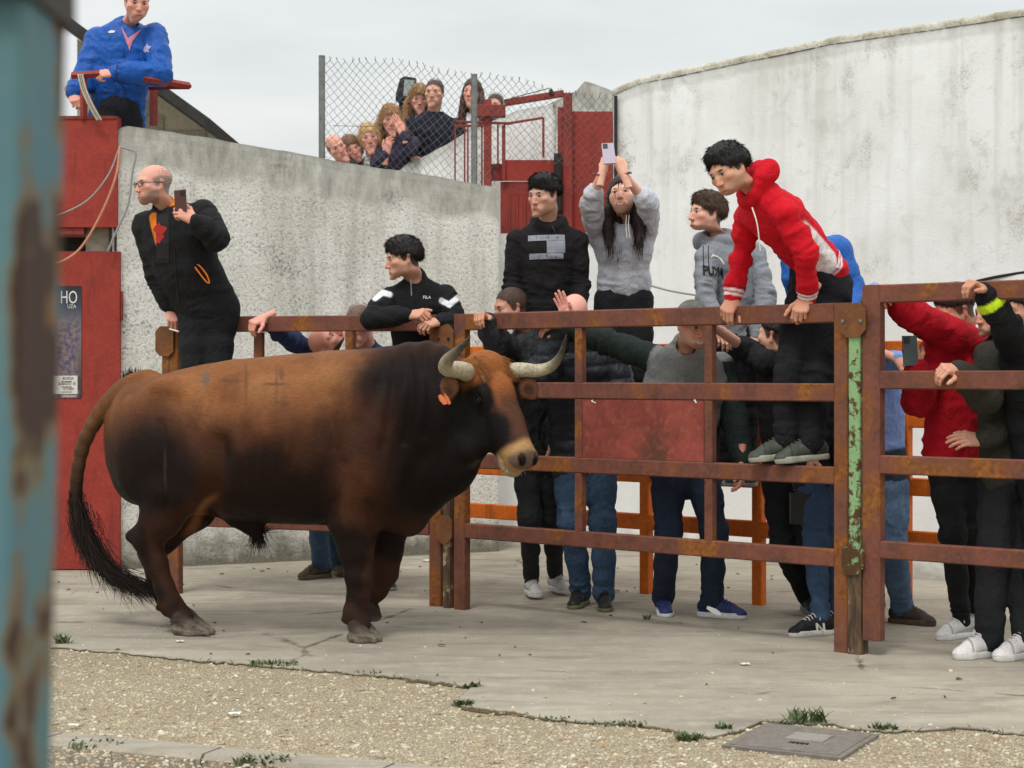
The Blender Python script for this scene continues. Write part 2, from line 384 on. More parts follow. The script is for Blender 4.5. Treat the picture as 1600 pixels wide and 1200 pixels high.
def mat_whitewash():
    m = NT('peeling_whitewash'); uv, u, v = wall_uv(m); top = m.attr('wt', 'Fac')
    big = m.noise(.9, 6, .62, uv, .5); med = m.noise(7, 6, .65, uv, .5); streak = m.noise(6.5, 5, .62, m.mp(uv, scale=(1, .06, 1)), .3); fine = m.noise(60, 4, .6, uv)
    col = m.mix(m.ramp(big, (.35, 0.0), (.66, 1.0)), sr(244, 246, 245), sr(230, 231, 227))
    # vertical rain streaks, strongest under the coping
    up0 = m.math('ADD', top, m.math('MULTIPLY', m.math('SUBTRACT', m.noise(1.3, 5, .65, m.mp(uv, loc=(1.4, 5, 0))), .5), 1.1)); up = m.math('MULTIPLY', m.ramp(m.math('MULTIPLY', up0, .4), (.0, 1.0), (.6, .75), (.72, .10)), m.ramp(m.noise(.55, 3, .5, m.mp(uv, scale=(1, .1, 1), loc=(3, 0, 0))), (.38, .25), (.62, 1.0)))
    col = m.mix(m.math('MULTIPLY', m.math('MULTIPLY', m.ramp(streak, (.46, 0.0), (.66, 1.0)), up), .5), col, sr(170, 166, 154))
    # old plaster showing where the paint has come away
    patch = m.math('MULTIPLY', m.ramp(m.math('ADD', med, m.math('MULTIPLY', big, .5)), (.80, 0.0), (.95, 1.0)), m.math('MULTIPLY', up, .6))
    col = m.mix(patch, col, sr(184, 180, 168))
    fl = m.noise(2.6, 8, .75, m.mp(uv, loc=(9, 3, 0), scale=(1, .7, 1)), .3)
    col = m.mix(m.math('MULTIPLY', m.math('MULTIPLY', m.ramp(fl, (.54, 0.0), (.62, 1.0)), m.ramp(fine, (.42, .1), (.6, .8))), up), col, sr(136, 131, 116))
    spk = m.ramp(m.noise(34, 5, .7, m.mp(uv, scale=(1, .5, 1))), (.66, 0.0), (.72, .7)); col = m.mix(m.math('MULTIPLY', spk, up), col, sr(110, 106, 94))
    cr = m.voro(1.1, m.mp(uv, loc=(2.2, .4, 0), scale=(1, .8, 1)), 'DISTANCE_TO_EDGE'); wc = m.math('ADD', cr, m.math('MULTIPLY', m.math('SUBTRACT', med, .5), .05))
    col = m.mix(m.math('MULTIPLY', m.ramp(m.math('ABSOLUTE', wc), (0.0, .5), (.004, 0.0)), m.ramp(m.noise(.7, 3, .5, m.mp(uv, loc=(7, 2, 0))), (.56, 0.0), (.62, 1.0))), col, sr(140, 136, 126))
    col = m.mix(m.ramp(m.math('ADD', top, m.math('MULTIPLY', med, .1)), (.05, .65), (.16, 0.0)), col, sr(112, 107, 92))
    foot = m.ramp(m.math('ADD', v, m.math('MULTIPLY', med, .5)), (.3, 1.0), (.5, 0.0)); col = m.mix(m.math('MULTIPLY', foot, .6), col, sr(136, 130, 112))
    h = m.math('ADD', m.math('MULTIPLY', med, .5), m.math('MULTIPLY', fine, .3))
    return m.done(col, .9, normal=m.bump(h, .008, .7), spec=.2)
M_WHITE = mat_whitewash()
def mat_coping():
    m = NT('mossy_coping'); p = m.co('Position'); a = m.noise(5, 6, .7, p); b = m.noise(40, 4, .6, p)
    col = m.mix(m.ramp(a, (.35, 0.0), (.65, 1.0)), sr(214, 210, 196), sr(158, 152, 132)); col = m.mix(m.ramp(b, (.55, 0.0), (.8, .6)), col, sr(116, 112, 96))
    return m.done(col, .95, normal=m.bump(m.math('ADD', a, m.math('MULTIPLY', b, .4)), .02), spec=.2)
M_COPING = mat_coping()
def mat_concrete():
    m = NT('worn_concrete'); p = m.co('Position'); a = m.noise(.8, 6, .62, p, .3); b = m.noise(6, 6, .65, p); f = m.noise(90, 4, .65, p); s = m.noise(3.2, 6, .7, m.mp(p, scale=(.35, 1.5, 1), rot=(0, 0, .2)), .8)
    col = m.mix(m.ramp(a, (.32, 0.0), (.68, 1.0)), sr(176, 167, 151), sr(150, 142, 127))
    col = m.mix(m.math('MULTIPLY', m.ramp(s, (.48, 0.0), (.66, 1.0)), .55), col, sr(122, 114, 102))
    col = m.mix(m.math('MULTIPLY', m.ramp(b, (.5, 0.0), (.72, 1.0)), .4), col, sr(196, 188, 172))
    col = m.mix(m.ramp(f, (.58, 0.0), (.72, .6)), col, sr(96, 89, 78)); col = m.mix(m.ramp(m.noise(46, 4, .6, m.mp(p, scale=(.5, 1.6, 1))), (.6, 0.0), (.74, .5)), col, sr(204, 197, 182))
    cr = m.voro(.42, m.mp(p, loc=(.3, .8, 0)), 'DISTANCE_TO_EDGE'); wc = m.math('ADD', cr, m.math('MULTIPLY', m.math('SUBTRACT', b, .5), .03))
    crack = m.math('MULTIPLY', m.ramp(m.math('ABSOLUTE', wc), (0.0, 1.0), (.006, 0.0)), m.ramp(m.noise(1.3, 3), (.52, 0.0), (.6, 1.0)))
    col = m.mix(m.math('MULTIPLY', crack, .8), col, sr(70, 64, 54))
    h = m.math('SUBTRACT', m.math('ADD', m.math('MULTIPLY', b, .6), m.math('MULTIPLY', f, .3)), m.math('MULTIPLY', crack, .6))
    return m.done(col, .9, normal=m.bump(h, .012), spec=.2)
M_CONC = mat_concrete()
def mat_gravel():
    m = NT('exposed_aggregate'); p = m.co('Position'); v = m.n('ShaderNodeTexVoronoi'); m.l(p, v.inputs['Vector']); v.inputs['Scale'].default_value = 115
    v2 = m.n('ShaderNodeTexVoronoi'); m.l(p, v2.inputs['Vector']); v2.inputs['Scale'].default_value = 190
    hue = m.sep(v.outputs['Color'])[0]; big = m.noise(1.3, 5, .6, p)
    st = m.ramp(hue, (0.0, sr(196, 182, 152)), (.3, sr(178, 161, 128)), (.55, sr(212, 200, 174)), (.78, sr(156, 139, 110)), (1.0, sr(190, 166, 128)))
    st = m.mix(m.ramp(m.sep(v2.outputs['Color'])[1], (.82, 0.0), (.86, .7)), st, sr(236, 230, 214))
    edge = m.ramp(v.outputs['Distance'], (.42, 0.0), (.72, 1.0))
    col = m.mix(m.math('MULTIPLY', edge, .8), st, sr(156, 142, 116)); col = m.mix(m.math('MULTIPLY', m.ramp(big, (.45, 0.0), (.7, 1.0)), .35), col, sr(150, 136, 110))
    h = m.math('SUBTRACT', m.math('MULTIPLY', m.noise(24, 4), .4), m.math('ADD', v.outputs['Distance'], m.math('MULTIPLY', v2.outputs['Distance'], .4)))
    return m.done(col, .88, normal=m.bump(h, .012), spec=.25)
M_GRAVEL = mat_gravel()
def mat_flat(name, col, rough=.6, metal=0.0, nz=0.0, sc=40, spec=.4, bump=.0):
    m = NT(name); a = m.noise(sc, 4, .6, m.co('Position'))
    c = m.mix(m.ramp(a, (.3, 0.0), (.7, 1.0)), lerp3(col, 1-nz), lerp3(col, 1+nz)) if nz else col
    return m.done(c, rough, metal, spec=spec, normal=m.bump(a, bump) if bump else None)
M_GALV = mat_flat('galvanised_steel', sr(128, 130, 128), .5, .6, .25, 20)
M_WIRE = mat_flat('chain_link_wire', sr(116, 116, 108), .6, .5, .3, 8)
M_BLACKPL = mat_flat('black_plastic', sr(30, 31, 33), .45, 0, .1)
M_DARKMET = mat_flat('dark_metal', sr(46, 42, 40), .5, .4, .2)
M_GLASS = mat_flat('lamp_glass', sr(150, 162, 160), .15, 0, .1, 6, .8)
M_ROPE_W = mat_flat('pale_rope', sr(190, 178, 158), .9, 0, .2, 90, .1)
M_ROPE_P = mat_flat('pinkish_cable', sr(190, 130, 104), .7, 0, .15, 60, .3)
M_ROPE_G = mat_flat('grey_cable', sr(150, 148, 146), .7, 0, .15, 60, .3)
M_BLOCK = mat_flat('concrete_block', sr(150, 144, 130), .95, 0, .18, 24, .1, .006)
M_MORTAR = mat_flat('mortar', sr(176, 168, 150), .95, 0, .12, 30, .1, .004)
M_ROOF = mat_flat('roof_edge', sr(54, 54, 54), .8, 0, .25, 14, .2)
M_IRON = mat_flat('cast_iron_cover', sr(122, 114, 106), .65, .1, .2, 30, .4, .002)
M_IRON2 = mat_flat('worn_iron', sr(148, 142, 134), .55, .1, .15, 30, .4)
M_WEED = mat_flat('weed_leaf', (.085, .115, .042), .6, 0, .45, 70)
M_DRYLEAF = mat_flat('dry_leaf', sr(92, 74, 52), .9, 0, .4, 60, .1)
M_PAPER = mat_flat('paper_scrap', sr(226, 222, 210), .9, 0, .08, 30, .1)
M_SOIL = mat_flat('dark_soil', sr(98, 84, 60), .95, 0, .45, 50, .1, .01)
def mat_stone():
    m = NT('loose_pebble'); r = m.n('ShaderNodeTexVoronoi'); m.l(m.co('Position'), r.inputs['Vector']); r.inputs['Scale'].default_value = 26
    c = m.ramp(m.sep(r.outputs['Color'])[0], (0.0, sr(200, 188, 162)), (.35, sr(172, 154, 124)), (.6, sr(214, 206, 188)), (.85, sr(142, 126, 104)), (1.0, sr(190, 160, 126)))
    return m.done(c, .85, spec=.25)
M_STONE = mat_stone()
BPK = float((P(107, -40, 1.15)[0]-P(81, 1240, 1.15)[0])/(P(107, -40, 1.15)[2]-P(81, 1240, 1.15)[2])); BPX = float(P(81, 1240, 1.15)[2])
def mat_bluepost():
    m = NT('chipped_blue_paint'); p = m.co('Object'); x, y, z = m.sep(p)
    a = m.noise(26, 5, .65, p, .4); b = m.noise(9, 4, .6, m.mp(p, scale=(1, 1, .5)))
    col = m.mix(m.ramp(b, (.35, 0.0), (.68, 1.0)), sr(76, 116, 136), sr(92, 124, 120))
    e = m.math('ADD', m.math('MULTIPLY', m.math('SUBTRACT', x, m.math('MULTIPLY', m.math('SUBTRACT', z, BPX), BPK)), 95.0), m.math('MULTIPLY', a, 1.2))      # chipping concentrates at the arris
    e = m.math('ADD', e, m.math('MULTIPLY', m.math('ADD', m.math('SUBTRACT', m.noise(7, 4, .6, m.mp(p, loc=(0, 0, .31))), .5), .05), 5.0))
    col = m.mix(m.ramp(e, (.55, 0.0), (.8, 1.0)), col, sr(120, 100, 70)); col = m.mix(m.ramp(e, (.8, 0.0), (.95, 1.0)), col, sr(64, 46, 38))
    sp = m.noise(16, 4, .6, m.mp(p, loc=(1.7, 0, .4))); col = m.mix(m.ramp(sp, (.64, 0.0), (.69, 1.0)), col, sr(124, 92, 52))
    return m.done(col, .7, normal=m.bump(a, .002), spec=.3)
M_BLUEPOST = mat_bluepost()
M_DARKRUST = mat_steel('dark_rust', sr(50, 38, 32), sr(38, 30, 27), sr(72, 46, 32), 4.0, .3)
# ------------------------------------------------------------------ ground
def sheet(name, poly, z, mat, thick=0, kind='structure', label=None):
    mb = MB(); pts = [(p[0], p[1], z) for p in poly]
    if thick: mb.prism([(p[0], p[1], z-thick) for p in poly], (0, 0, thick))
    else: mb.add(pts, [tuple(range(len(pts)))])
    o = mb.obj(name, mat); o['kind'] = kind
    if label: o['label'] = label
    return o
def area2(p): return sum(p[i][0]*p[(i+1) % len(p)][1]-p[(i+1) % len(p)][0]*p[i][1] for i in range(len(p)))
def ccw(p): return p if area2(p) > 0 else p[::-1]
sheet('ground', [(-150, -40), (150, -40), (150, 220), (-150, 220)], -.075, M_GRAVEL)
edge_px = [(-120, 995), (60, 1009), (180, 1019), (330, 1033), (480, 1045), (600, 1056), (690, 1066), (738, 1072), (722, 1086), (712, 1096), (730, 1105), (800, 1112), (872, 1124), (960, 1130),
           (1010, 1134), (1060, 1143), (1110, 1152), (1150, 1142), (1190, 1127), (1240, 1128), (1300, 1131), (1352, 1140), (1400, 1142), (1440, 1139), (1500, 1136), (1560, 1143), (1640, 1147), (1760, 1150), (2000, 1158)]
edge = []
for i in range(len(edge_px)-1):
    a, b = np.array(edge_px[i], float), np.array(edge_px[i+1], float); n = max(2, int(abs(b[0]-a[0])/9))
    for k in range(n):
        q = a+(b-a)*k/n; g = G(q[0], q[1]+random.uniform(-1.6, 1.6)); edge.append((g[0], g[1]))
conc = edge+[(14, 6.2), (30, 12), (30, 60), (-30, 60), (-30, 12)]
o = sheet('concrete_yard', ccw(conc), 0.0, M_CONC, .07); o['label'] = 'worn pale concrete yard under bull and crowd'
kb = [G(-260, 1112), G(85, 1145), G(600, 1192), G(1300, 1262)]
grav = [(p[0], p[1]+.06) for p in edge]+[(14, 6.3), (14, 3.0)]+[(p[0], p[1]) for p in kb[::-1]]+[(-6, 7.0)]
o = sheet('gravel_strip', ccw(grav), -.008, M_GRAVEL); o['label'] = 'beige exposed aggregate strip in the foreground'
mb = MB()
KERB = ['kerb stone outside the picture behind the blue post', 'kerb stone nearest the blue post foot', 'flush concrete kerb stone with weed, at bottom left', 'kerb stone second from the blue post, under gravel edge', 'kerb stone third from the blue post, at picture bottom', 'kerb stone beyond the lower picture edge', 'kerb stone far right below the picture']
kn_ = 0
for a, b in zip(kb[:-1], kb[1:]):
    n = max(2, int(np.linalg.norm(b-a)/.9))
    for k in range(n):
        s, e = a+(b-a)*k/n, a+(b-a)*(k+1)/n; d = nrm(e-s)*.006
        mb = MB().beam(s+d+V3(.02, -.1, -.07), e-d+V3(.02, -.1, -.07), .17, .16, bev=.018)
        o = mb.obj('kerb_stone', M_CONC); kn_ += 1; tag(o, KERB[min(kn_-1, 6)], 'kerb stone', 'kerb stones')
# loose stones and litter
def pebble_mass(name, n, region, label):
    ico = np.array([(0, 0, 1), (.89, 0, .45), (.28, .85, .45), (-.72, .53, .45), (-.72, -.53, .45), (.28, -.85, .45), (.72, .53, -.45), (-.28, .85, -.45), (-.89, 0, -.45), (-.28, -.85, -.45), (.72, -.53, -.45), (0, 0, -1)])
    fc = [(0, 1, 2), (0, 2, 3), (0, 3, 4), (0, 4, 5), (0, 5, 1), (1, 6, 2), (2, 7, 3), (3, 8, 4), (4, 9, 5), (5, 10, 1), (2, 6, 7), (3, 7, 8), (4, 8, 9), (5, 9, 10), (1, 10, 6)]
    Vs = []; Fs = []; fc = np.array(fc)
    for i in range(n):
        x, y, z = region(); r = abs(rng.normal(.0035, .003))+.0022
        s = ico*rng.uniform(.65, 1.25, (12, 1))*(r*rng.uniform(.8, 1.5), r*rng.uniform(.7, 1.2), r*.55); a = rng.uniform(0, 6.3); c, d = math.cos(a), math.sin(a)
        Vs.append(np.stack([s[:, 0]*c-s[:, 1]*d+x, s[:, 0]*d+s[:, 1]*c+y, s[:, 2]+z+r*.2], 1)); Fs.append(fc+12*i)
    o = mobj(name, np.concatenate(Vs), np.concatenate(Fs), M_STONE, smooth=True); o['kind'] = 'stuff'; o['label'] = label; return o
ex = np.array([e[0] for e in edge]); ey = np.array([e[1] for e in edge])
def reg_gravel():
    while True:
        px, py = rng.uniform(60, 1640), rng.uniform(1012, 1215); g = G(px, py)
        if g[1] < np.interp(g[0], ex, ey)-.02: return g[0], g[1], -.008
pebble_mass('gravel', 9000, reg_gravel, 'small beige stones set in the gravel strip')
def reg_conc():
    px = rng.uniform(80, 1640); g = G(px, 930+200*rng.uniform(0, 1)**1.0); x = g[0]
    yy = np.interp(x, ex, ey); return x, yy+abs(rng.normal(0, 1.2))+.01, 0.0
pebble_mass('grit', 220, reg_conc, 'scattered grit on the concrete yard')
def leafbits(n):
    mb = MB()
    for i in range(n):
        g = G(rng.uniform(90, 1600), rng.choice([rng.uniform(880, 930), rng.uniform(900, 1120)])); a = rng.uniform(0, 6.3); L = rng.uniform(.006, .026); w = L*rng.uniform(.25, .5)
        if g[1] < np.interp(g[0], ex, ey): continue
        c, s = math.cos(a), math.sin(a); f = lambda u, v, z: (g[0]+u*c-v*s, g[1]+u*s+v*c, z)
        mb.add([f(-L, 0, .003), f(0, -w, .009), f(L, 0, .004), f(0, w, .012)], [(0, 1, 2), (0, 2, 3)])
    o = mb.obj('leaf_litter', M_DRYLEAF); o['kind'] = 'stuff'; o['label'] = 'dry leaf scraps scattered over the concrete'
leafbits(100)
def scrap(px, py, s, mat, label, cat, grp=None, name='paper_scrap'):
    g = G(px, py); n = 5; V = []; 
    for i in range(n):
        for j in range(n):
            u, v = (i/(n-1)-.5)*s, (j/(n-1)-.5)*s*.7; V.append((g[0]+u, g[1]+v, .006+.25*s*abs(math.sin(i*1.9+j*1.3+px))*.6))
    F = [(i*n+j, (i+1)*n+j, (i+1)*n+j+1, i*n+j+1) for i in range(n-1) for j in range(n-1)]
    tag(mobj(name, V, F, mat, loc=g), label, cat, grp)
scrap(1164, 1040, .045, M_PAPER, 'crumpled white paper scrap on open concrete before the gate post', 'litter')
scrap(281, 1004, .04, M_PAPER, 'pale paper scrap beside the hind hoof of the bull', 'litter')
scrap(366, 1118, .05, M_PAPER, 'white paper scrap lying on gravel at bottom left', 'litter')
scrap(115, 1136, .04, M_PAPER, 'white scrap on gravel near the blue post', 'litter')
scrap(668, 878, .07, M_PAPER, 'white plastic litter on the ground behind the bull', 'litter')
scrap(960, 925, .06, M_DRYLEAF, 'brown dry leaf beside the olive soled sneakers', 'leaf', name='dry_leaf')
scrap(690, 1010, .035, M_DRYLEAF, 'brown dry leaf in front of the rusty middle post', 'leaf', name='dry_leaf')
# weeds along the joints
def weed(px, py, w, h, n, label, z=-.01):
    g = G(px, py, z); mb = MB()
    for i in range(n):
        bx, by = g[0]+rng.uniform(-.5, .5)*w, g[1]+rng.uniform(-.5, .5)*w*.5; a = rng.uniform(0, 6.3); L = h*rng.uniform(.4, 1.0); ln = rng.uniform(.3, .9); wd = rng.uniform(.003, .008)
        d = V3(math.cos(a)*ln, math.sin(a)*ln, 1); d = nrm(d)*L; sd = nrm(np.cross(d, (0, 0, 1)))*wd
        p0 = V3(bx, by, z); p1 = p0+d*.55; p2 = p0+d*V3(1.15, 1.15, .8)
        mb.add([p0-sd*.5, p0+sd*.5, p1+sd, p2, p1-sd], [(0, 1, 2, 4), (4, 2, 3)])
    tag(mb.obj('weed', M_WEED, loc=g), label, 'weed', None)
weed(428, 1041, .22, .05, 120, 'low dark green weeds in the slab joint below the bull')
weed(98, 1008, .07, .09, 40, 'small leafy weed beside the foot of the blue post')
weed(150, 1168, .2, .05, 70, 'weed on the kerb at bottom left corner')
weed(415, 1193, .2, .06, 90, 'weed tuft growing from kerb edge at picture bottom')
weed(738, 1076, .07, .05, 40, 'weed at the notch in the slab edge')
weed(722, 1104, .09, .05, 60, 'grass tuft at the broken slab corner')
weed(1075, 1158, .1, .06, 70, 'bright green weed left of the iron cover')
weed(1130, 1142, .06, .05, 40, 'small weed at upper left rim of the iron cover')
weed(1262, 1131, .16, .1, 70, 'tall leafy weed behind the iron cover')
weed(1380, 1142, .1, .05, 70, 'grass tuft right of the iron cover')
weed(975, 1134, .16, .035, 60, 'weeds under the slab edge between gravel corner and cover')
weed(870, 1126, .1, .03, 40, 'sparse weeds under the slab edge left of centre')
weed(575, 1054, .12, .03, 30, 'sparse weeds in the joint between gravel and slab')
weed(1010, 968, .04, .05, 14, 'tiny weed in concrete crack near the blue shoes', 0)
# soil and grass along the joint between slab and gravel
sv = []; ex_ = np.array(edge)
for i, (x, y) in enumerate(edge):
    w = .012+.05*max(0, fbm(np.array([[x*1.0, y, 0.0]]), 2.2, 4, 3)[0]+.25)*(.35+.65*(x > -.5)); sv += [(x, y+.01, -.0045), (x+random.uniform(-.006, .006), y-w, -.0045)]
so_ = mobj('soil_seam', sv, [(2*i, 2*i+1, 2*i+3, 2*i+2) for i in range(len(edge)-1)], M_SOIL); so_['kind'] = 'structure'; so_['label'] = 'dark soil in the joint along the slab edge'
mb = MB()
for i in range(800):
    j = rng.integers(0, len(edge)); x, y = edge[j]; dn = fbm(np.array([[x, y, 3.0]]), 1.6, 8, 3)[0]
    if dn < rng.uniform(-.1, .8): continue
    p0 = V3(x+rng.uniform(-.03, .03), y-rng.uniform(.0, .045), -.012); L = rng.uniform(.006, .034); a = rng.uniform(0, 6.3); d = V3(math.cos(a)*.8, math.sin(a)*.8, 1)*L; sd = V3(math.sin(a), -math.cos(a), 0)*rng.uniform(.0015, .004); mb.add([p0-sd, p0+sd, p0+d*.6+sd*.8, p0+d*V3(1.3, 1.3, .9)], [(0, 1, 2), (0, 2, 3)])
go_ = mb.obj('grass', M_WEED); go_['kind'] = 'stuff'; go_['label'] = 'sparse grass blades along the slab edge'
# iron cover
c4 = [G(1128, 1166), G(1197, 1131), G(1374, 1149), G(1307, 1181)]
t = thing('manhole_cover', (sum(c4)/4)*V3(1, 1, 0), 'square cast iron manhole cover set in the gravel', 'manhole cover')
ux, uy = c4[2]-c4[1], c4[0]-c4[1]; o0 = c4[1]
pt = lambda u, v, z: o0+ux*u+uy*v+V3(0, 0, z)
mb = MB(); mb.prism([pt(0, 0, -.05), pt(0, 1, -.05), pt(1, 1, -.05), pt(1, 0, -.05)], (0, 0, .055)); mb.obj('frame', M_IRON, t)
mb = MB(); mb.prism([pt(.05, .05, .004), pt(.05, .95, .004), pt(.95, .95, .004), pt(.95, .05, .004)], (0, 0, .004)); lid = mb.obj('lid', M_IRON, t)
mb = MB()
for i in range(22):
    for j in range(22):
        u, v = .08+.84*i/21, .08+.84*j/21
        if .36 < u < .72 and .28 < v < .6: continue
        s = .013; mb.add([pt(u-s, v, .008), pt(u, v-s, .008), pt(u+s, v, .008), pt(u, v+s, .008), pt(u, v, .0125)], [(0, 3, 4), (3, 2, 4), (2, 1, 4), (1, 0, 4)])
so = mb.obj('studs', M_IRON, t); so['kind'] = 'stuff'
mb = MB(); mb.prism([pt(.38, .3, .008), pt(.38, .58, .008), pt(.7, .58, .008), pt(.7, .3, .008)], (0, 0, .004)); mb.obj('name_plate', M_IRON2, t)
mb = MB(); mb.prism([pt(.46, .66, .008), pt(.46, .71, .008), pt(.62, .71, .008), pt(.62, .66, .008)], (0, 0, .003)); mb.obj('lifting_slot', M_DARKMET, t)
# ------------------------------------------------------------------ walls
def wall(name, pts, tops, mat, thick, label, base=-.05, rough=.006, res=.07, cap=None, cat='wall', v0=None, roundend=False):
    """front face is a gently uneven grid; pts run left to right in plan, tops give the height above ground"""
    pts = np.asarray(pts, float); tops = np.asarray(tops, float); seg = np.concatenate([[0], np.cumsum(np.linalg.norm(np.diff(pts, axis=0), axis=1))]); L = seg[-1]
    nu = max(2, int(L/res)+1); us = np.linspace(0, L, nu); X = np.interp(us, seg, pts[:, 0]); Y = np.interp(us, seg, pts[:, 1]); T = np.interp(us, seg, tops)
    d = np.stack([np.gradient(X), np.gradient(Y)], 1); d /= np.linalg.norm(d, axis=1)[:, None]; nx, ny = d[:, 1], -d[:, 0]       # towards the camera
    T = T+.012*vnoise(np.stack([us, us*0, us*0], 1), 2.1, 3)+.006*vnoise(np.stack([us, us*0, us*0], 1), 9, 4)
    nv = max(2, int((tops.max()-base)/res)+1); ts = np.linspace(0, 1, nv)
    V = []; wu = []; wv = []; wt = []
    rows = [('f', t) for t in ts]+[('t', q) for q in (.0, .25, .75, 1.0)]+[('b', 0)]
    for k, t in rows:
        if k == 'f': z = base+(T-base)*t; off = np.zeros(nu); 
        elif k == 't': z = T+.02*math.sin(math.pi*t); off = np.full(nu, -.012-(thick-.024)*t)
        else: z = np.full(nu, base); off = np.full(nu, -thick)
        pp = np.stack([us, np.asarray(z), np.zeros(nu)], 1); dis = rough*(vnoise(pp, 1.7, 1)+.6*vnoise(pp, 5, 2)+.5*vnoise(pp, 11, 5)) if k == 'f' else 0
        V.append(np.stack([X+nx*(off+dis), Y+ny*(off+dis), z], 1)); wu.append(us); wv.append(np.asarray(z)-base); wt.append(T-np.asarray(z) if k != 'b' else np.full(nu, 1.0))
    nr = len(rows); V = np.concatenate(V); F = []
    for r in range(nr-1):
        for i in range(nu-1): F.append((r*nu+i, r*nu+i+1, (r+1)*nu+i+1, (r+1)*nu+i))
    for i, fl in ((0, False), (nu-1, True)):
        loop = [r*nu+i for r in range(nr)]; F.append(tuple(loop if fl is True else loop[::-1]))
    o = mobj(name, V, F, mat, loc=(pts[0][0], pts[0][1], 0), attrs={'wu': np.concatenate(wu), 'wv': np.concatenate(wv), 'wt': np.concatenate(wt)}, smooth=True)
    return tag(o, label, cat)
WA, WB = V3(-2.84, 12.74), V3(-.105, 14.07)          # rough grey wall, plan ends
wall('stucco_wall', [WA, WA+(WB-WA)*.03, WB-(WB-WA)*.02, WB], [3.1, 3.165, 2.86, 2.82], M_STUCCO, .36, 'rough grey stucco wall with bare cement top behind the bull', rough=.009, res=.06)
ang = [(958, 14.18), (1000, 14.0), (1140, 13.4), (1300, 12.78), (1450, 12.15), (1600, 11.55), (1800, 10.9), (2100, 10.1)]
wp = [((x-800)*y/FPX, y) for x, y in ang]
wall('whitewashed_wall', wp, [3.6, 3.66, 3.70, 3.745, 3.72, 3.70, 3.7, 3.7], M_WHITE, .45, 'tall curved whitewashed wall with weathered top on the right')
def coping(pts, tops, thick, label):
    pts = np.asarray(pts); mb = MB(); n = len(pts); d = np.gradient(pts, axis=0); d /= np.linalg.norm(d, axis=1)[:, None]; prof = [(.005, -.03), (.007, .0), (-.012, .022), (-.16, .05), (-.4, .045), (-.46, .006), (-.456, -.03)]
    us = np.linspace(0, n-1, 160); V = []
    for i, u in enumerate(us):
        x = np.interp(u, range(n), pts[:, 0]); y = np.interp(u, range(n), pts[:, 1]); z = np.interp(u, range(n), tops); dx = np.interp(u, range(n), d[:, 0]); dy = np.interp(u, range(n), d[:, 1])
        for k, (a, b) in enumerate(prof): 
            j = .003*math.sin(i*2.3+k*1.7)*math.sin(i*.61+k); V.append((x+dy*(a+j), y-dx*(a+j), z+b+j*.7))
    m = len(prof); F = [(i*m+k, (i+1)*m+k, (i+1)*m+k+1, i*m+k+1) for i in range(159) for k in range(m-1)]+[tuple(range(m)), tuple(range(159*m+m-1, 159*m-1, -1))]
    mb.add(V, F); return tag(mb.obj('coping', M_COPING, smooth=True), label, 'coping')
cp = coping(wp, [3.63, 3.69, 3.73, 3.775, 3.75, 3.73, 3.73, 3.73], .45, '')
del cp['category']; cp.parent = bpy.data.objects['whitewashed_wall']; cp.location = (-wp[0][0], -wp[0][1], 0)
# low wall joining the two, under the red gate
wall('low_wall', [(-.42, 14.5), (1.2, 14.42)], [2.53, 2.47], M_WHITE, .5, 'low whitewashed wall under the red gate between the tall walls', rough=.008)
# sloping parapet where the spectators stand
pp = [(-1.06, 15.6), (-.96, 15.58), (-.75, 15.55), (-.55, 15.5), (-.35, 15.5), (.05, 15.45), (.35, 15.4)]
wall('stair_parapet', pp, [3.05, 3.2, 3.28, 3.38, 3.49, 3.66, 3.7], M_WHITE, .2, 'pale sloping parapet wall in front of the upper spectators', base=2.2)
wall('back_wall', [(.1, 16.4), (.62, 16.3), (.63, 16.3), (1.0, 16.2)], [3.75, 3.98, 4.06, 3.9], M_STUCCO, .3, 'grey cement wall behind the red wire gate', base=2.2)
# raised terrace behind the walls that carries the spectators, gate and blocks
o = MB().box((-12, 16.6, -.05), (12, 30, 2.2)).obj('terrace', M_CONC); o['kind'] = 'structure'; o['label'] = 'raised concrete terrace behind the walls'
o = MB().box((-3.0, 14.9, -.05), (4, 16.598, 1.9)).obj('terrace_step', M_CONC); o['kind'] = 'structure'; o['label'] = 'lower terrace step behind the grey wall'
# ------------------------------------------------------------------ fence
FA = V3(-.354, 10.66, 0); FB = V3(1.694, 8.95, 0); FD = nrm(FB-FA); FN = V3(FD[1], -FD[0], 0)      # FN faces the camera
FL = np.linalg.norm(FB-FA)
def fx(px):                           # distance along the fence line under a photo column
    r = (px-800)/FPX; t = (r*FA[1]-FA[0])/(FD[0]-r*FD[1]); return t
def fp(t, z, off=0.0): return FA+FD*t+FN*off+V3(0, 0, z)
LV = [(1.65, 1.748), (1.253, 1.345), (.838, .925), (.424, .512)]
def bar(mb, a, b, h, dep): return mb.beam(a, b, dep, h, bev=.006)
W = .055
t0, t1 = fx(722), fx(1318)
pan = thing('steel_fence', fp((t0+t1)/2, 0), 'middle rusty steel fence panel with a square sheet plate', 'fence', 'steel fences')
for z0, z1 in LV: bar(MB(), fp(t0+.045, (z0+z1)/2), fp(t1-.04, (z0+z1)/2), z1-z0, W).obj('rail', M_STEEL, pan)
for px in (907, 1110):
    t = fx(px)
    for i in range(3):
        if px in (907, 1110): 
            MB().beam(fp(t, LV[i][0]-.001), fp(t, LV[i+1][1]+.001), W*.9, .05, up=FD, bev=.005).obj('upright', M_STEEL, pan)
MB().beam(fp(t0, 0.0), fp(t0, 1.748), W*1.1, .085, up=FD, bev=.006).obj('end_post', M_STEEL, pan)
MB().beam(fp(t1, 0.0), fp(t1, 1.748), W*1.1, .08, up=FD, bev=.006).obj('end_post', M_STEEL_R, pan)
q0, q1 = fx(907)+.028, fx(1110)-.028
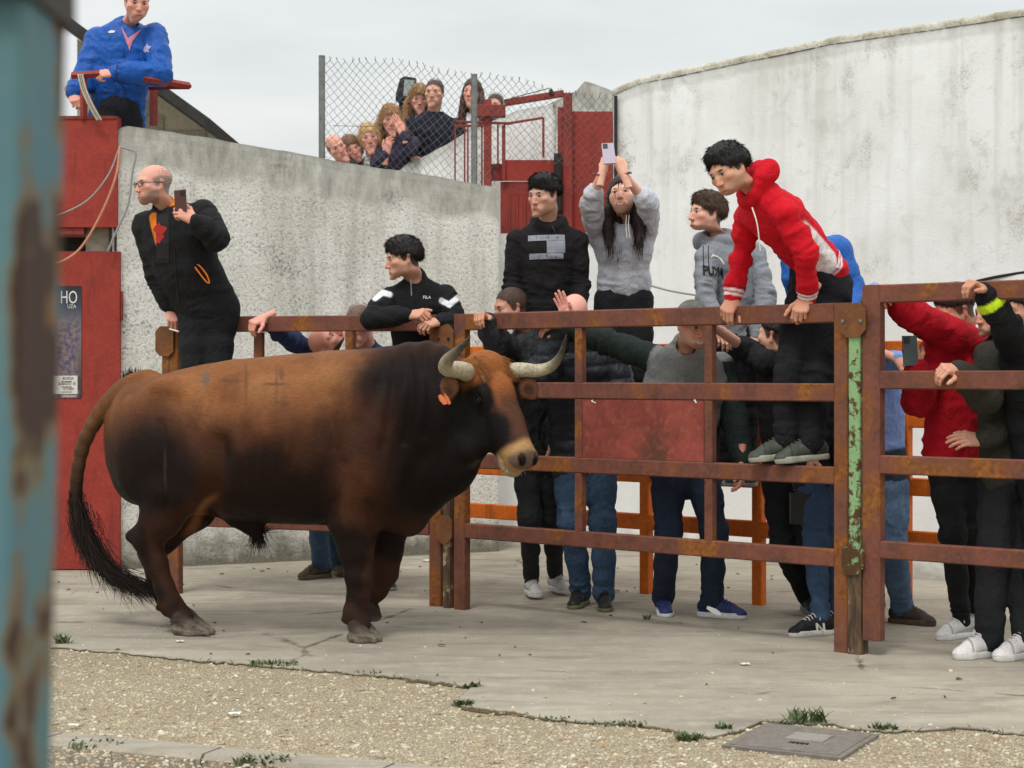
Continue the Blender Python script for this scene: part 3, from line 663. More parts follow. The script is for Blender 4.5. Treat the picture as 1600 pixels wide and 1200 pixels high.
MB().beam(fp((q0+q1)/2, LV[2][1]+.002, .012), fp((q0+q1)/2, LV[1][0]-.002, .012), .02, q1-q0, up=FD, bev=.003).obj('sheet_plate', M_PLATE, pan)
def sticker(px, py, pts, name='torn_sticker'):
    t = fx(px); z = P(px, py, fp(t, 0)[1])[2]; A = [fp(t+a*.003, z+b*.003, .0245) for a, b in pts]; MB().prism(A, FN*.0008).obj(name, M_PAPER, pan)
sticker(930, 628, [(-3, 3), (0, 4), (2, 1), (8, -1), (8, -2.5), (3, -1), (-2, 0)])
sticker(1090, 626, [(-2, 4), (1, 3), (2, 0), (4, -3), (2, -5), (-1, -1), (-3, 1)])
# right panel
r0 = fx(1365); r1 = fx(1830); LR = [(1.742, 1.832), (1.318, 1.408), (.9, .992), (.484, .57)]
pan2 = thing('steel_fence', fp(r0+.8, 0), 'right rusty steel fence panel leading out of the picture', 'fence', 'steel fences')
for z0, z1 in LR: bar(MB(), fp(r0+.05, (z0+z1)/2), fp(r1, (z0+z1)/2), z1-z0, W).obj('rail', M_STEEL, pan2)
MB().beam(fp(r0, .075), fp(r0, 1.832), W*1.15, .098, up=FD, bev=.007).obj('end_post', M_STEEL, pan2)
MB().beam(fp(r1, .0), fp(r1, 1.832), W*1.15, .098, up=FD, bev=.007).obj('end_post', M_STEEL, pan2)
for k in range(3): MB().beam(fp(fx(1700), LR[k][0]-.001), fp(fx(1700), LR[k+1][1]+.001), W*.9, .05, up=FD, bev=.005).obj('upright', M_STEEL, pan2)
# left panel
LA = P(262, 505, 11.4)*V3(1, 1, 0); LB = FA-FD*.06+V3(-.05, .06, 0); LD = nrm(LB-LA); LN = V3(LD[1], -LD[0], 0); LL = np.linalg.norm(LB-LA)
def lx(px):
    r = (px-800)/FPX; return (r*LA[1]-LA[0])/(LD[0]-r*LD[1])
def lp(t, z, off=0.0): return LA+LD*t+LN*off+V3(0, 0, z)
pan3 = thing('steel_fence', lp(LL/2, 0), 'left rusty steel fence panel behind the bull', 'fence', 'steel fences')
for z0, z1 in LV: bar(MB(), lp(.08, (z0+z1)/2+.008), lp(LL-.045, (z0+z1)/2), z1-z0, W).obj('rail', M_STEEL, pan3)
for px in (405, 548):
    for i in range(3): MB().beam(lp(lx(px), LV[i][0]+.003), lp(lx(px), LV[i+1][1]+.004), W*.9, .055, up=LD, bev=.005).obj('upright', M_STEEL, pan3)
MB().beam(lp(.06, 0), lp(.06, 1.752), W*1.1, .075, up=LD, bev=.006).obj('end_post', M_STEEL, pan3)
MB().beam(lp(LL, 0), lp(LL, 1.748), W*1.1, .08, up=LD, bev=.006).obj('end_post', M_STEEL_R, pan3)
# posts between the panels
def octo(c, ex, ez, n, w, h, thick, cut=.3):
    a, b, k = w/2, h/2, cut*w; pr = [(-a, -b+k), (-a+k, -b), (a-k, -b), (a, -b+k), (a, b-k), (a-k, b), (-a+k, b), (-a, b-k)]
    return MB().prism([c+ex*x+ez*z for x, z in pr], n*thick)
UZ = V3(0, 0, 1)
pc = (fp(t0, 0)+lp(LL, 0))/2
post = thing('fence_post', pc, 'rusty steel fence post beside the bull head', 'fence post', 'steel fence posts')
MB().beam(pc, pc+UZ*1.69, .07, .055, up=FD, bev=.008).obj('core_bar', M_CORE, post)
pl = octo(pc+UZ*1.58+FN*.04, FD, UZ, FN, .15, .2, .012, .25).obj('hinge_plate', M_RUSTPL, post)
octo(pc+UZ*.47+FN*.04, FD, UZ, FN, .12, .17, .012, .3).obj('hinge_plate', M_RUSTPL, post)
gc = fp((fx(1331)+fx(1350))/2, 0, .0)
post2 = thing('fence_post', gc, 'gate post with flaking green paint and octagonal hinge plates', 'fence post', 'steel fence posts')
MB().beam(gc+UZ*.0, gc+UZ*.46, .09, .075, up=FD, bev=.008).obj('core_bar', M_CORE, post2)
MB().beam(gc+UZ*.46, gc+UZ*1.745, .09, .062, up=FD, bev=.008).obj('hinge_bar', M_GREEN, post2)
MB().beam(gc+UZ*.462+FD*.036, gc+UZ*1.7+FD*.036, .05, .012, up=FD, bev=.002).obj('cover_strip', M_CORE, post2)
p1 = octo(gc+UZ*1.66+FN*.046, FD, UZ, FN, .145, .17, .012, .25).obj('hinge_plate', M_RUSTPL, post2)
octo(gc+UZ*.475+FN*.046, FD, UZ, FN, .12, .16, .012, .3).obj('hinge_plate', M_GREEN, post2)
def bolt(c, n, parent, mat=M_GALV): MB().tube([c, c+n*.008], .009, 8).obj('bolt', mat, parent)
for s in (-.05, .05): bolt(gc+UZ*1.655+FN*.058+FD*s, FN, p1)
for s in (-.04, .04): bolt(pc+UZ*1.6+FN*.052+FD*s, FN, pl, M_DARKMET)
ec = lp(.005, 0)
post3 = thing('fence_post', ec, 'rusty fence post at far left beside the red gate', 'fence post', 'steel fence posts')
MB().beam(ec, ec+UZ*1.6, .07, .06, up=LD, bev=.008).obj('core_bar', M_RUSTPL, post3)
octo(ec+UZ*1.6+LN*.03, LD, UZ, LN, .13, .19, .02, .25).obj('hinge_plate', M_RUSTPL, post3)
# orange barrier
OA = P(700, 800, 12.5)*V3(1, 1, 0); OB = P(1520, 800, 9.9)*V3(1, 1, 0); OD = nrm(OB-OA)
def ox(px):
    r = (px-800)/FPX; return (r*OA[1]-OA[0])/(OD[0]-r*OD[1])
def op_(t, z): return OA+OD*t+V3(0, 0, z)
def oz(px, py): return P(px, py, op_(ox(px), 0)[1])[2]
ob = thing('orange_barrier', op_(ox(1100), 0), 'bright orange steel barrier standing behind the crowd', 'barrier')
zb = [(oz(1010, 823)), oz(1215, 752), oz(1430, 651), oz(1430, 546)]
zb = [.455, oz(1215, 751), oz(1172, 650), oz(1400, 546)]
for z in zb: bar(MB(), op_(0, z), op_(ox(1520), z), .1, .05).obj('rail', M_ORANGE, ob)
for px in (1010, 1186, 1414):
    t = ox(px); MB().beam(op_(t, 0), op_(t, zb[3]+.0), .06, .07, up=OD, bev=.005).obj('post', M_ORANGE, ob)
t = ox(712); MB().beam(op_(t, 0), op_(t, zb[3]), .06, .07, up=OD, bev=.005).obj('post', M_ORANGE, ob)
# ------------------------------------------------------------------ red gate and parts at the left
RY = 12.72
def quadbox(mb, x0, x1, y0, y1, Y, dep):
    a = P(x0, y1, Y); b = P(x1, y0, Y); mb.box((a[0], Y, a[2]), (b[0], Y+dep, b[2])); return mb
rg = thing('red_door', P(150, 890, RY)*V3(1, 1, 0), 'red painted steel door with a poster at left', 'door')
quadbox(MB(), 20, 187, 393, 889, RY, .09).obj('leaf', M_RED, rg)
quadbox(MB(), 187.3, 191, 455, 500, RY+.02, .05).obj('hinge', M_RED2, rg)
rb = thing('red_box', P(150, 355, RY)*V3(1, 1, 1), 'red steel housing above the door carrying the blue jacketed man', 'platform')
quadbox(MB(), 20, 183, 186, 355, RY+.004, .9).obj('front_panel', M_RED, rb)
quadbox(MB(), 60, 182, 181, 185.7, RY-.004, .95).obj('top_plate', M_RED2, rb)
quadbox(MB(), 60, 131, 356, 366, RY+.02, .3).obj('under_beam', M_RED2, rb)
quadbox(MB(), 30, 135, 366.5, 392.5, RY+.45, .05).obj('back_plate', M_DARKMET, rb)
quadbox(MB(), 171, 182, 355.4, 392.6, RY+.03, .05).obj('side_post', M_DARKMET, rb)
tag(quadbox(MB(), 134, 170, 356, 392.6, RY+.1, .2).obj('concrete_block', M_BLOCK), 'grey concrete block in the gap above the red door', 'block')
# poster
pY = RY-.006
ps = thing('poster', P(111, 622, pY), 'tall dark bullfight poster with pale lettering on the red door', 'poster')
def mat_poster():
    m = NT('poster_print'); x, y, z = m.sep(m.co('Object')); a = m.noise(9, 4, .6, m.co('Object')); b = m.noise(30, 3, .6, m.co('Object'))
    col = m.ramp(z, (0.0, sr(40, 38, 40)), (.12, sr(70, 62, 62)), (.3, sr(104, 92, 92)), (.48, sr(120, 118, 126)), (.66, sr(60, 66, 82)), (.8, sr(36, 34, 38)))
    fig = m.ramp(m.math('ADD', m.math('MULTIPLY', x, 7.0), m.math('MULTIPLY', m.math('SUBTRACT', a, .5), .9)), (.25, 1.0), (.45, 0.0))
    col = m.mix(m.math('MULTIPLY', fig, m.ramp(z, (.5, 1.0), (.6, 0.0))), col, m.mix(m.ramp(b, (.4, 0.0), (.6, 1.0)), sr(134, 112, 104), sr(70, 72, 104)))
    return m.done(col, .45, spec=.4)
quadbox(MB(), 60, 127, 447, 622, pY, .003).obj('sheet', mat_poster(), ps)
def text_mesh(s, size, font=None, extr=0.0, space=1.0, bold=0.0):
    c = bpy.data.curves.new('t', 'FONT'); c.body = s; c.size = size; c.space_character = space; c.offset = bold; c.resolution_u = 3
    o = bpy.data.objects.new('t', c); COL.objects.link(o); dg = bpy.context.evaluated_depsgraph_get(); me = bpy.data.meshes.new_from_object(o.evaluated_get(dg))
    V = np.array([v.co[:] for v in me.vertices]); F = [tuple(p.vertices) for p in me.polygons]
    bpy.data.objects.remove(o); bpy.data.curves.remove(c); bpy.data.meshes.remove(me); return V, F
M_INKW = mat_flat('white_print', sr(222, 218, 210), .6); M_INKB = mat_flat('black_print', sr(34, 33, 34), .6); M_WHITEPAPER = mat_flat('white_paper', sr(216, 212, 204), .7, 0, .05)
def flat_text(s, px, py, h, Y, mat, parent, sx=1.0, name='lettering', bold=0.0):
    """h and px/py in photo pixels; px is the right end of the text"""
    V, F = text_mesh(s, 1.0, bold=bold); hh = h*Y/FPX; w = V[:, 0].max(); k = hh/.7; X1 = (px-800)*Y/FPX
    q = np.stack([X1+(V[:, 0]-w)*k*sx, np.full(len(V), Y), P(px, py, Y)[2]+V[:, 1]*k], 1); mobj(name, q, F, mat, parent)
tY = pY-.0035
flat_text('HO', 120.5, 474, 20, tY, M_INKW, ps, .62); flat_text('UZA', 119, 481.5, 6, tY, M_INKW, ps, .8)
quadbox(MB(), 60, 121, 587, 615.5, pY-.0025, .002).obj('white_label', M_WHITEPAPER, ps)
for s, y, h in (('BEZEGA', 593, 4.2), ('SABADO 10', 601.5, 4.6), ('NOVIEM', 609.5, 4.0)): flat_text(s, 118 if 'S' in s else 115, y, h, tY-.002, M_INKB, ps, .8)
flat_text('GANADERIA', 119.5, 620.5, 3.2, tY, M_INKW, ps, .9)
for y in (595.5, 604, 612): quadbox(MB(), 96, 112, y, y+.9, pY-.0045, .001).obj('print_line', M_INKB, ps)
# ropes and cables at the left
def cable(name, pts, r, mat, label, cat='cable', grp=None):
    tag(MB().tube(spline(pts, 40), r, 7).obj(name, mat, smooth=True, loc=pts[0]), label, cat, grp)
cable('cable', [P(186, 232, 12.66), P(170, 272, 12.6), P(140, 310, 12.58), P(104, 331, 12.55), P(60, 345, 12.5)], .006, M_ROPE_G, 'thin pale cable drooping left across the red housing')
cable('rope', [P(187, 230, 12.66), P(181, 275, 12.6), P(160, 330, 12.58), P(130, 382, 12.55), P(102, 406, 12.5), P(60, 420, 12.5)], .009, M_ROPE_P, 'thick pinkish rope curving down across the red door')
cable('rope', [P(186, 229, 12.67), P(200, 233, 12.66), P(212, 240, 12.66), P(207, 270, 12.66), P(200, 320, 12.66), P(180, 365, 12.66), P(168, 394, 12.66)], .008, M_ROPE_G, 'grey rope looping beside the wall edge down to the door top')
for k in range(3):
    d = k*3.2
    cable('strap', [P(122+d, 116, 12.62), P(128+d, 140, 12.62), P(139+d, 165, 12.62), P(152+d, 188, 12.64)], .007, [M_ROPE_W, M_ROPE_G, M_ROPE_W][k], ['leftmost white strap hanging from the red railing', 'grey strap between two white ones on the red railing', 'rightmost white strap hanging from the red railing'][k], 'strap', 'straps on the railing')
# railing of the high platform
rl = thing('railing', P(180, 186, 12.9), 'red steel railing in front of the man in blue', 'railing')
tb = lambda pts, r=.022, m=M_RED2: MB().tube(pts, r, 4).obj('rail', m, rl)
tb([P(112, 118, 12.66), P(178, 114, 12.66), P(236, 124, 12.75), P(296, 134, 13.0)], .026); tb([P(222, 137, 13.3), P(262, 135, 13.2), P(296, 135, 13.02)], .022)
tb([P(131, 116, 12.67), P(131, 186, 12.72)], .026); tb([P(240, 140, 13.35), P(240, 196, 13.35)], .03)
# house gable at the far left
GY = 24.0
gb = thing('block_gable', P(250, 215, GY), 'unrendered concrete block gable with a dark roof edge', 'building')
A, B, C = P(120, 60, GY), P(352, 216, GY), P(120, 216, GY)
MB().prism([A+V3(0, .02, 0), C+V3(0, .02, -1.5), B+V3(.6, .02, -1.5), B+V3(0, .02, 0)], (0, 3, 0)).obj('wall', M_MORTAR, gb)
MB().beam(P(100, 34, GY-.05), P(356, 219, GY-.05), 3.4, .13, up=nrm(np.cross(B-A, (0, 1, 0)))*-1 if False else (0, 0, 1), bev=.01).obj('roof', M_ROOF, gb)
bw, bh = .36, .19; slope = (B[2]-A[2])/(B[0]-A[0]); proto = {}
for r in range(14):
    z = C[2]-.3+r*(bh+.015)
    for c in range(12):
        x = A[0]+.05+(c+.5*(r % 2))*(bw+.015); xt = x+bw
        if xt > B[0]+.2 or z+bh > A[2]+slope*(xt-A[0])-.02 or z < C[2]-.35 or x < A[0]+.4: continue
        if 'b' not in proto:
            ob_ = MB().box((x, GY, z), (x+bw, GY+.05, z+bh)).obj('block', M_BLOCK, gb); proto['b'] = (ob_, x, z)
        else:
            o0_, x0, z0 = proto['b']; q = o0_.copy(); COL.objects.link(q); q.parent = gb; q.location = (x-x0, random.uniform(-.006, .006), z-z0)
# ------------------------------------------------------------------ red wire gate above the low wall
GY = 15.0
gate = thing('red_gate', P(830, 365, GY), 'dark red steel gate with wire window above the low wall', 'gate')
def gbar(x0, y0, x1, y1, w, Y=GY, name='frame', m=M_RED2, w2=None, Y2=None):
    MB().beam(P(x0, y0, Y), P(x1, y1, Y2 or Y), w, w2 or w, up=(0, 1, 0), bev=.004).obj(name, m, gate)
gbar(762, 156, 762, 372, .065); gbar(887, 146, 887, 372, .075); gbar(788, 161, 881, 146, .055, w2=.05, name='lintel')
gbar(742, 174, 790, 174, .1, GY-.03, 'lintel_box', w2=.1)
quadbox(MB(), 894, 960, 174, 368, GY+.03, .05).obj('side_panel', M_RED, gate)
quadbox(MB(), 785, 867, 250, 282, GY+.02, .03).obj('door_panel', M_RED, gate); quadbox(MB(), 768, 785, 256, 282.3, GY+.03, .03).obj('door_panel', M_RED2, gate)
quadbox(MB(), 782, 882, 284, 372, GY+.035, .03).obj('lower_panel', M_RED2, gate)
for px in (796, 808, 820): gbar(px, 302, px, 368, .018, GY+.03, 'rib', M_RED2)
gbar(787, 196, 787, 282, .03, name='wire_frame'); gbar(849, 184, 849, 246, .02, name='wire_frame'); gbar(787, 194, 849, 184, .02, name='wire_frame')
gbar(871, 240, 871, 330, .06, GY-.02, 'stile', M_DARKMET); gbar(876, 168, 876, 330, .05, GY+.02, 'stile', M_RED2)
gbar(778, 194, 778, 260, .015, name='pull_rod'); MB().tube([P(776, 256, GY-.03), P(772, 262, GY-.05), P(778, 266, GY-.05), P(782, 260, GY-.04), P(779, 255, GY-.03)], .006, 6).obj('handle', M_DARKMET, gate)
gbar(860, 140, 864, 148, .03, GY-.04, 'pulley', M_BLACKPL); MB().tube([P(866, 147, GY-.06), P(863, 141, GY-.06), P(858, 138, GY-.06), P(800, 153, GY-.06), P(788, 158, GY-.06)], .004, 5).obj('pull_cable', M_DARKMET, gate)
# small red rails of the stair in front of the parapet
sr_ = thing('stair_railing', P(735, 285, 15.2), 'thin dark red stair railing behind the wire fence', 'railing')
for x, y0, y1 in ((711, 194, 284), (726, 194, 287), (731, 196, 287), (753, 196, 290), (757, 196, 290)): MB().beam(P(x, y0, 15.2), P(x, y1, 15.2), .014, .014, up=(0, 1, 0)).obj('baluster', M_RED2, sr_)
for a, b in (((711, 190), (800, 193)), ((711, 197), (760, 196))): MB().beam(P(*a, 15.2), P(*b, 15.2), .02, .03, up=(0, 1, 0)).obj('rail', M_RED2, sr_)
# floodlight
FLY = 16.4
fl = thing('floodlight', P(633, 170, FLY), 'black floodlight mounted above the spectators', 'floodlight')
def fq(pts, Y, dep): return MB().prism([P(x, y, Y) for x, y in pts], (0, dep, 0))
fq([(625, 123), (632, 119), (650, 122), (645, 152), (628, 155), (618, 148)], FLY, .14).obj('housing', M_BLACKPL, fl)
fq([(632, 124), (647.5, 125.5), (643.5, 149), (630, 150)], FLY-.012, .01).obj('glass', M_GLASS, fl)
fq([(618, 150), (640, 155), (640, 164), (618, 157)], FLY+.02, .1).obj('bracket', M_BLACKPL, fl)
MB().tube([P(628, 155, FLY+.08), P(628, 260, FLY+.08)], .03, 8).obj('pole', M_DARKMET, fl)
# ------------------------------------------------------------------ chain link fence
CY0, CY1 = 14.0, 14.6
def cf(u, v, off=0.0):                # u photo column 503..960, v metres above the wall top line
    Y = CY0+(u-503)/(960-503)*(CY1-CY0)+off; x = (u-800)*Y/FPX; return x, Y
def base_z(u): return P(u, 247+(u-503)*.157, cf(u, 0)[1])[2]-.02
def top_z(u): return P(u, np.interp(u, [503, 560, 741, 860, 960], [88, 94, 117, 140, 152]), cf(u, 0)[1])[2]
cl = thing('chain_link_fence', (*cf(503, 0), base_z(503)), 'galvanised chain link fence on the grey wall', 'fence')
for u, a in ((503, 87), (741, 116)):
    x, Y = cf(u, 0, -.03); MB().tube([(x, Y, base_z(u)-.05), (x, Y, P(u, a, Y)[2])], .026, 10).obj('post', M_GALV, cl)
x, Y = cf(961, 0, -.06); MB().tube([(x, Y, P(961, 330, Y)[2]), (x, Y, P(961, 144, Y)[2])], .02, 8).obj('post', M_DARKMET, cl)
def mesh_wires():
    mb = MB(); pit = 6.2; u = 505.0; k = 0; m2px = 14.2/FPX
    while u < 958:
        zt, zb_ = top_z(u), base_z(u) if u < 775 else P(u, 255 if u < 890 else 300, cf(u, 0)[1])[2]
        n = int((zt-zb_)/(pit*m2px*1.15))+1; pts = []
        for j in range(n+1):
            z = zt-(zt-zb_)*j/n; uu = u+(pit*.5 if (j+k) % 2 else -pit*.5)+1.6*math.sin(u*.05+z*5.2)+random.uniform(-.5, .5); x, Y = cf(uu, 0, .004*(1 if j % 2 else -1)+.03*math.sin(u*.021+z*2.2))
            pts.append((x, Y, z+.022*math.sin(u*.033)+random.uniform(-.004, .004)))
        x, Y, z = pts[0]; pts = [(x+random.uniform(-.02, .02), Y, z+random.uniform(.02, .04))]+pts      # loose twisted ends at the top
        mb.tube(pts, .0021, 4, False); u += pit; k += 1
    for (a, b) in ((.5, .5),): pass
    o = mb.obj('wire_mesh', M_WIRE, cl); o['kind'] = 'stuff'
mesh_wires()
MB().tube([(*cf(u, 0), P(u, 196+(u-503)*.02, cf(u, 0)[1])[2]) for u in range(520, 600, 8)], .0022, 4).obj('tie_wire', M_WIRE, cl)
cable('cable', [P(1008, 444, 13.8), P(1050, 455, 13.6), P(1100, 463, 13.5), P(1150, 470, 13.3)], .008, M_ROPE_G, 'thin grey cable hanging along the whitewashed wall behind the youth')
cable('cable', [P(1500, 446, 11.9), P(1560, 432, 11.7), P(1640, 422, 11.4), P(1760, 424, 10.9)], .01, M_DARKMET, 'dark cable on the whitewashed wall at right edge')
# vegetation stub on the wall joint: rusty downpipe
tag(MB().beam(P(962, 150, 14.12), P(962, 300, 14.12), .025, .04, up=(0, 1, 0)).obj('iron_stake', M_DARKMET), 'dark iron stake at the left end of the whitewashed wall', 'stake')
# ------------------------------------------------------------------ blurred blue post beside the camera
BY = 1.15
b0, b1 = P(81, 1240, BY), P(107, -40, BY)
bp = thing('blue_post', (b0[0], BY, 0), 'out of focus chipped blue steel post at left edge', 'post')
a = V3(b0[0]-.06, BY+.05, 0.0); ax = (b1-b0)/(b1[2]-b0[2])
bo = MB().beam(b0+ax*(0-b0[2])-V3(.06, .05, 0), b0+ax*(2.2-b0[2])-V3(.06, .05, 0), .12, .1, up=(0, 1, 0), bev=.004).obj('post_tube', M_BLUEPOST, bp)
z0 = P(0, 46, BY)[2]
MB().box((b1[0]-.2, BY-.115, z0), (b1[0]+.004, BY+.003, z0+.09)).obj('cross_plate', M_DARKRUST, bp)
# ------------------------------------------------------------------ the bull
def bmid(px): return 9.80-.0009*(px-230)
def B(px, py, lat=0.0): return P(px, py, bmid(px)+lat)
TR = np.array([  # photo column, top, belly, half width
    (168, 655, 725, .012), (176, 640, 750, .12), (187, 617, 770, .21), (205, 600, 786, .275), (235, 590, 794, .30), (270, 581, 800, .315), (310, 571, 805, .33), (360, 562, 810, .36),
    (410, 557, 816, .385), (460, 552, 819, .395), (520, 548, 820, .375), (560, 546, 819, .345), (600, 543, 817, .31), (640, 535, 811, .265), (668, 532, 800, .235), (695, 540, 780, .205), (722, 556, 755, .17), (745, 600, 720, .10)], float)
def build_bull():
    F = Field((-2.45, 8.45, -.02), (.38, 10.5, 1.74), .0105)
    X = F.ax[0][:, None, None]; Y = F.ax[1][None, :, None]; Z = F.ax[2][None, None, :]
    px = X[:, 0, 0]*FPX/9.6+800; px = (X[:, 0, 0]*FPX/bmid(px))+800
    md = bmid(px); s = md/FPX
    top = CAM_H-(np.interp(px, TR[:, 0], TR[:, 1])-585)*s; bot = CAM_H-(np.interp(px, TR[:, 0], TR[:, 2])-585)*s; w = np.interp(px, TR[:, 0], TR[:, 3])
    k = np.ones(5)/5
    for a in (top, bot, w):
        pad = np.pad(a, 5, mode='edge'); kk = np.hanning(11); kk /= kk.sum(); a[:] = np.convolve(pad, kk, 'valid')
    zc, hz = (top+bot)/2, (top-bot)/2
    u = (Z-zc[:, None, None])/hz[:, None, None]; v = (Y-md[:, None, None])/w[:, None, None]
    wsec = 1-.16*np.clip(u, 0, 1)**1.5*np.clip((px-250)/80, 0, 1)[:, None, None]*np.clip((560-px)/80, 0, 1)[:, None, None]      # flatter ribs towards the spine
    v = v/wsec
    r = (np.abs(u)**2.25+np.abs(v)**2.25)**(1/2.25)
    out = np.maximum(0, np.maximum(168-px, px-745))[:, None, None]*9.6/FPX
    d = (r-1)*np.minimum(hz, w)[:, None, None]+out
    F.d = np.minimum(F.d, d.astype(np.float32))
    # quarters
    for sd in (-1, 1):
        F.ell(B(252, 702, sd*.155), (.225, .17, .30), .07)
        F.ell(B(234, 734, sd*.15), (.16, .14, .18), .06)
        F.ell(B(300, 742, sd*.20), (.12, .1, .2), .08)
        F.ell(B(268, 610, sd*.20), (.12, .07, .06), .09)             # hip bone
        F.ell(B(556, 690, sd*.245), (.155, .1, .34), .09)            # shoulder blade
        F.ell(B(590, 730, sd*.24), (.15, .11, .19), .08)
        F.ell(B(540, 770, sd*.215), (.13, .11, .16), .06)
        F.ell(B(430, 700, sd*.22), (.36, .17, .30), .12)             # barrel
    # near hind leg
    n = -.165
    F.chain([B(266, 768, n), B(254, 806, n), B(231, 842, n)], [.165, .115, .082], .05)
    F.cone(B(226, 826, n), B(206, 838, n), .045, .036, .03)           # point of hock
    F.chain([B(231, 842, n), B(244, 878, n), B(257, 918, n), B(268, 944, n)], [.08, .060, .052, .060], .03)
    F.cone(B(266, 942, n), B(288, 966, n), .06, .054, .02); F.ell(B(250, 949, n-.03), (.028, .022, .022), .015); F.ell(B(252, 949, n+.03), (.028, .022, .022), .015)
    # far hind leg, a little forward
    q = .17
    F.chain([B(296, 755, q), B(300, 790, q), B(254, 838, q), B(236, 862, q)], [.19, .13, .09, .07], .05)
    F.chain([B(236, 862, q), B(246, 900, q), B(256, 928, q), B(266, 948, q)], [.07, .058, .052, .058], .03)
    F.cone(B(264, 944, q), B(278, 958, q), .055, .048, .02)
    # near front leg
    n = -.175
    F.chain([B(556, 770, n), B(553, 812, n), B(556, 855, n), B(560, 896, n)], [.165, .13, .088, .07], .05)
    F.ell(B(562, 900, n-.005), (.066, .06, .07), .03)
    F.chain([B(560, 900, n), B(560, 930, n), B(556, 957, n)], [.066, .056, .066], .03)
    F.cone(B(556, 957, n), B(562, 975, n), .066, .06, .02); F.ell(B(540, 968, n-.03), (.026, .022, .024), .012); F.ell(B(540, 968, n+.03), (.026, .022, .024), .012)
    # far front leg, lifted in mid stride
    q = .165
    F.chain([B(600, 760, q), B(606, 810, q), B(603, 860, q), B(603, 895, q)], [.16, .125, .085, .066], .05)
    F.chain([B(603, 895, q), B(590, 922, q), B(574, 938, q)], [.066, .053, .055], .03)
    # brisket and neck
    F.ell(B(628, 775, 0), (.17, .19, .17), .08)
    F.chain([B(600, 780, 0), B(640, 815, 0)], [.13, .075], .06)
    hb = P(738, 628, 9.33)
    F.chain([B(640, 660, 0), B(690, 640, -.04), hb], [.30, .25, .165], .08, flat=(0, 1, 0), ratio=.82)
    F.chain([B(655, 745, -.0), B(700, 728, -.05), P(733, 700, 9.2)], [.19, .14, .095], .06)
    F.cone(B(668, 775, 0), P(728, 738, 9.2), .06, .035, .06)
    # tail
    tl = spline([B(232, 598), B(205, 606), B(178, 622), B(152, 652), B(131, 694), B(121, 742), B(119, 782), B(127, 818), B(140, 850)], 18)
    F.chain(tl, np.interp(np.linspace(0, 1, 18), [0, .12, .3, .6, 1], [.075, .055, .038, .03, .026]), .03)
    F.ell(B(212, 608), (.09, .06, .05), .05)
    # sheath
    F.chain([B(372, 806), B(396, 822), B(402, 832)], [.07, .045, .03], .05)
    # head in its own frame: a = down the face, l = across, n = out of the face
    O = P(768, 559, 9.24); Mz = P(829, 716, 9.04); a = Mz-O; La = np.linalg.norm(a); a = a/La
    l = nrm((-a[1], a[0], 0)); n = np.cross(l, a); n = n if n[1] < 0 else -n
    Rh = np.stack([l, a, n], 1)
    H = lambda t, x=0.0, z=0.0: O+a*(t*La)+l*x+n*z
    F.ell(H(.06, 0, -.10), (.125, .10, .12), .03, Rh)
    F.ell(H(.26, 0, -.10), (.135, .17, .115), .04, Rh)
    F.chain([H(.3, 0, -.1), H(.6, 0, -.075), H(.88, 0, -.065)], [.122, .094, .078], .03)
    F.chain([H(.28, .055, -.22), H(.55, .035, -.17), H(.82, .0, -.105)], [.085, .065, .05], .035); F.chain([H(.28, -.06, -.24), H(.55, -.04, -.19), H(.82, .0, -.12)], [.10, .078, .058], .035)
    F.ell(H(.30, 0, -.17), (.115, .14, .13), .05, Rh)
    F.chain([H(.25, 0, -.02), H(.85, 0, -.01)], [.05, .032], .03)    # bridge of the nose
    F.ell(H(.925, 0, -.07), (.090, .075, .080), .025, Rh)
    F.ell(H(.97, .045, -.04), (.04, .042, .045), .02, Rh); F.ell(H(.97, -.045, -.04), (.04, .042, .045), .02, Rh)
    F.ell(H(.93, 0, -.145), (.070, .075, .04), .02, Rh)               # chin
    for sd in (-1, 1):
        F.ell(H(.33, sd*.108, -.055), (.034, .06, .042), .03, Rh)    # brow
        F.ell(H(.35, sd*.137, -.07), (.014, .026, .020), .014, Rh, 'cut')
        F.ell(H(.985, sd*.047, -.012), (.017, .028, .016), .012, Rh, 'cut')
        F.ell(H(.62, sd*.065, -.07), (.025, .13, .05), .04, Rh)
    F.chain([H(.90, -.075, -.105), H(.985, -.02, -.112), H(.985, .02, -.112), H(.90, .075, -.105)], [.006]*4, .012, 'cut')
    F.ell(H(.03, 0, -.05), (.13, .075, .06), .04, Rh)                # poll
    # ears
    for sd, pts in ((-1, [H(.15, -.135, -.16), P(703, 605, 9.06), P(697, 622, 9.04)]), (1, [H(.15, .125, -.13), P(824, 606, 9.36), P(834, 618, 9.37)])):
        F.chain(pts, [.045, .058, .026], .02, flat=nrm(a*.2+V3(.3, -1, .1)) if sd < 0 else nrm(V3(.5, -1, .2)), ratio=.4)
        F.ell(pts[1]+V3(.006, -.03, -.01), (.03, .018, .036), .012, None, 'cut')
    Vb, Fb = F.mesh(); Vb = smooth_mesh(Vb, Fb, 3, .5); N = vnormals(Vb, Fb)
    # gentle muscle and skin relief, strongest on neck and shoulder
    pxv = Vb[:, 0]*FPX/Vb[:, 1]+800; pyv = 585-(Vb[:, 2]-CAM_H)*FPX/Vb[:, 1]
    nk = np.clip((pxv-570)/50, 0, 1)*np.clip((725-pxv)/30, 0, 1)*np.clip((790-pyv)/80, 0, 1)
    def crease(x0, y0, x1, y1, w, dep):
        q = np.array([x1-x0, y1-y0], float); L2 = q@q; t = np.clip(((pxv-x0)*q[0]+(pyv-y0)*q[1])/L2, 0, 1); bow = 6*np.sin(t*3.1)
        return -dep*np.exp(-(((pxv-x0-q[0]*t-bow)**2+(pyv-y0-q[1]*t)**2)/w**2))
    sid = (N[:, 1] < -.15)
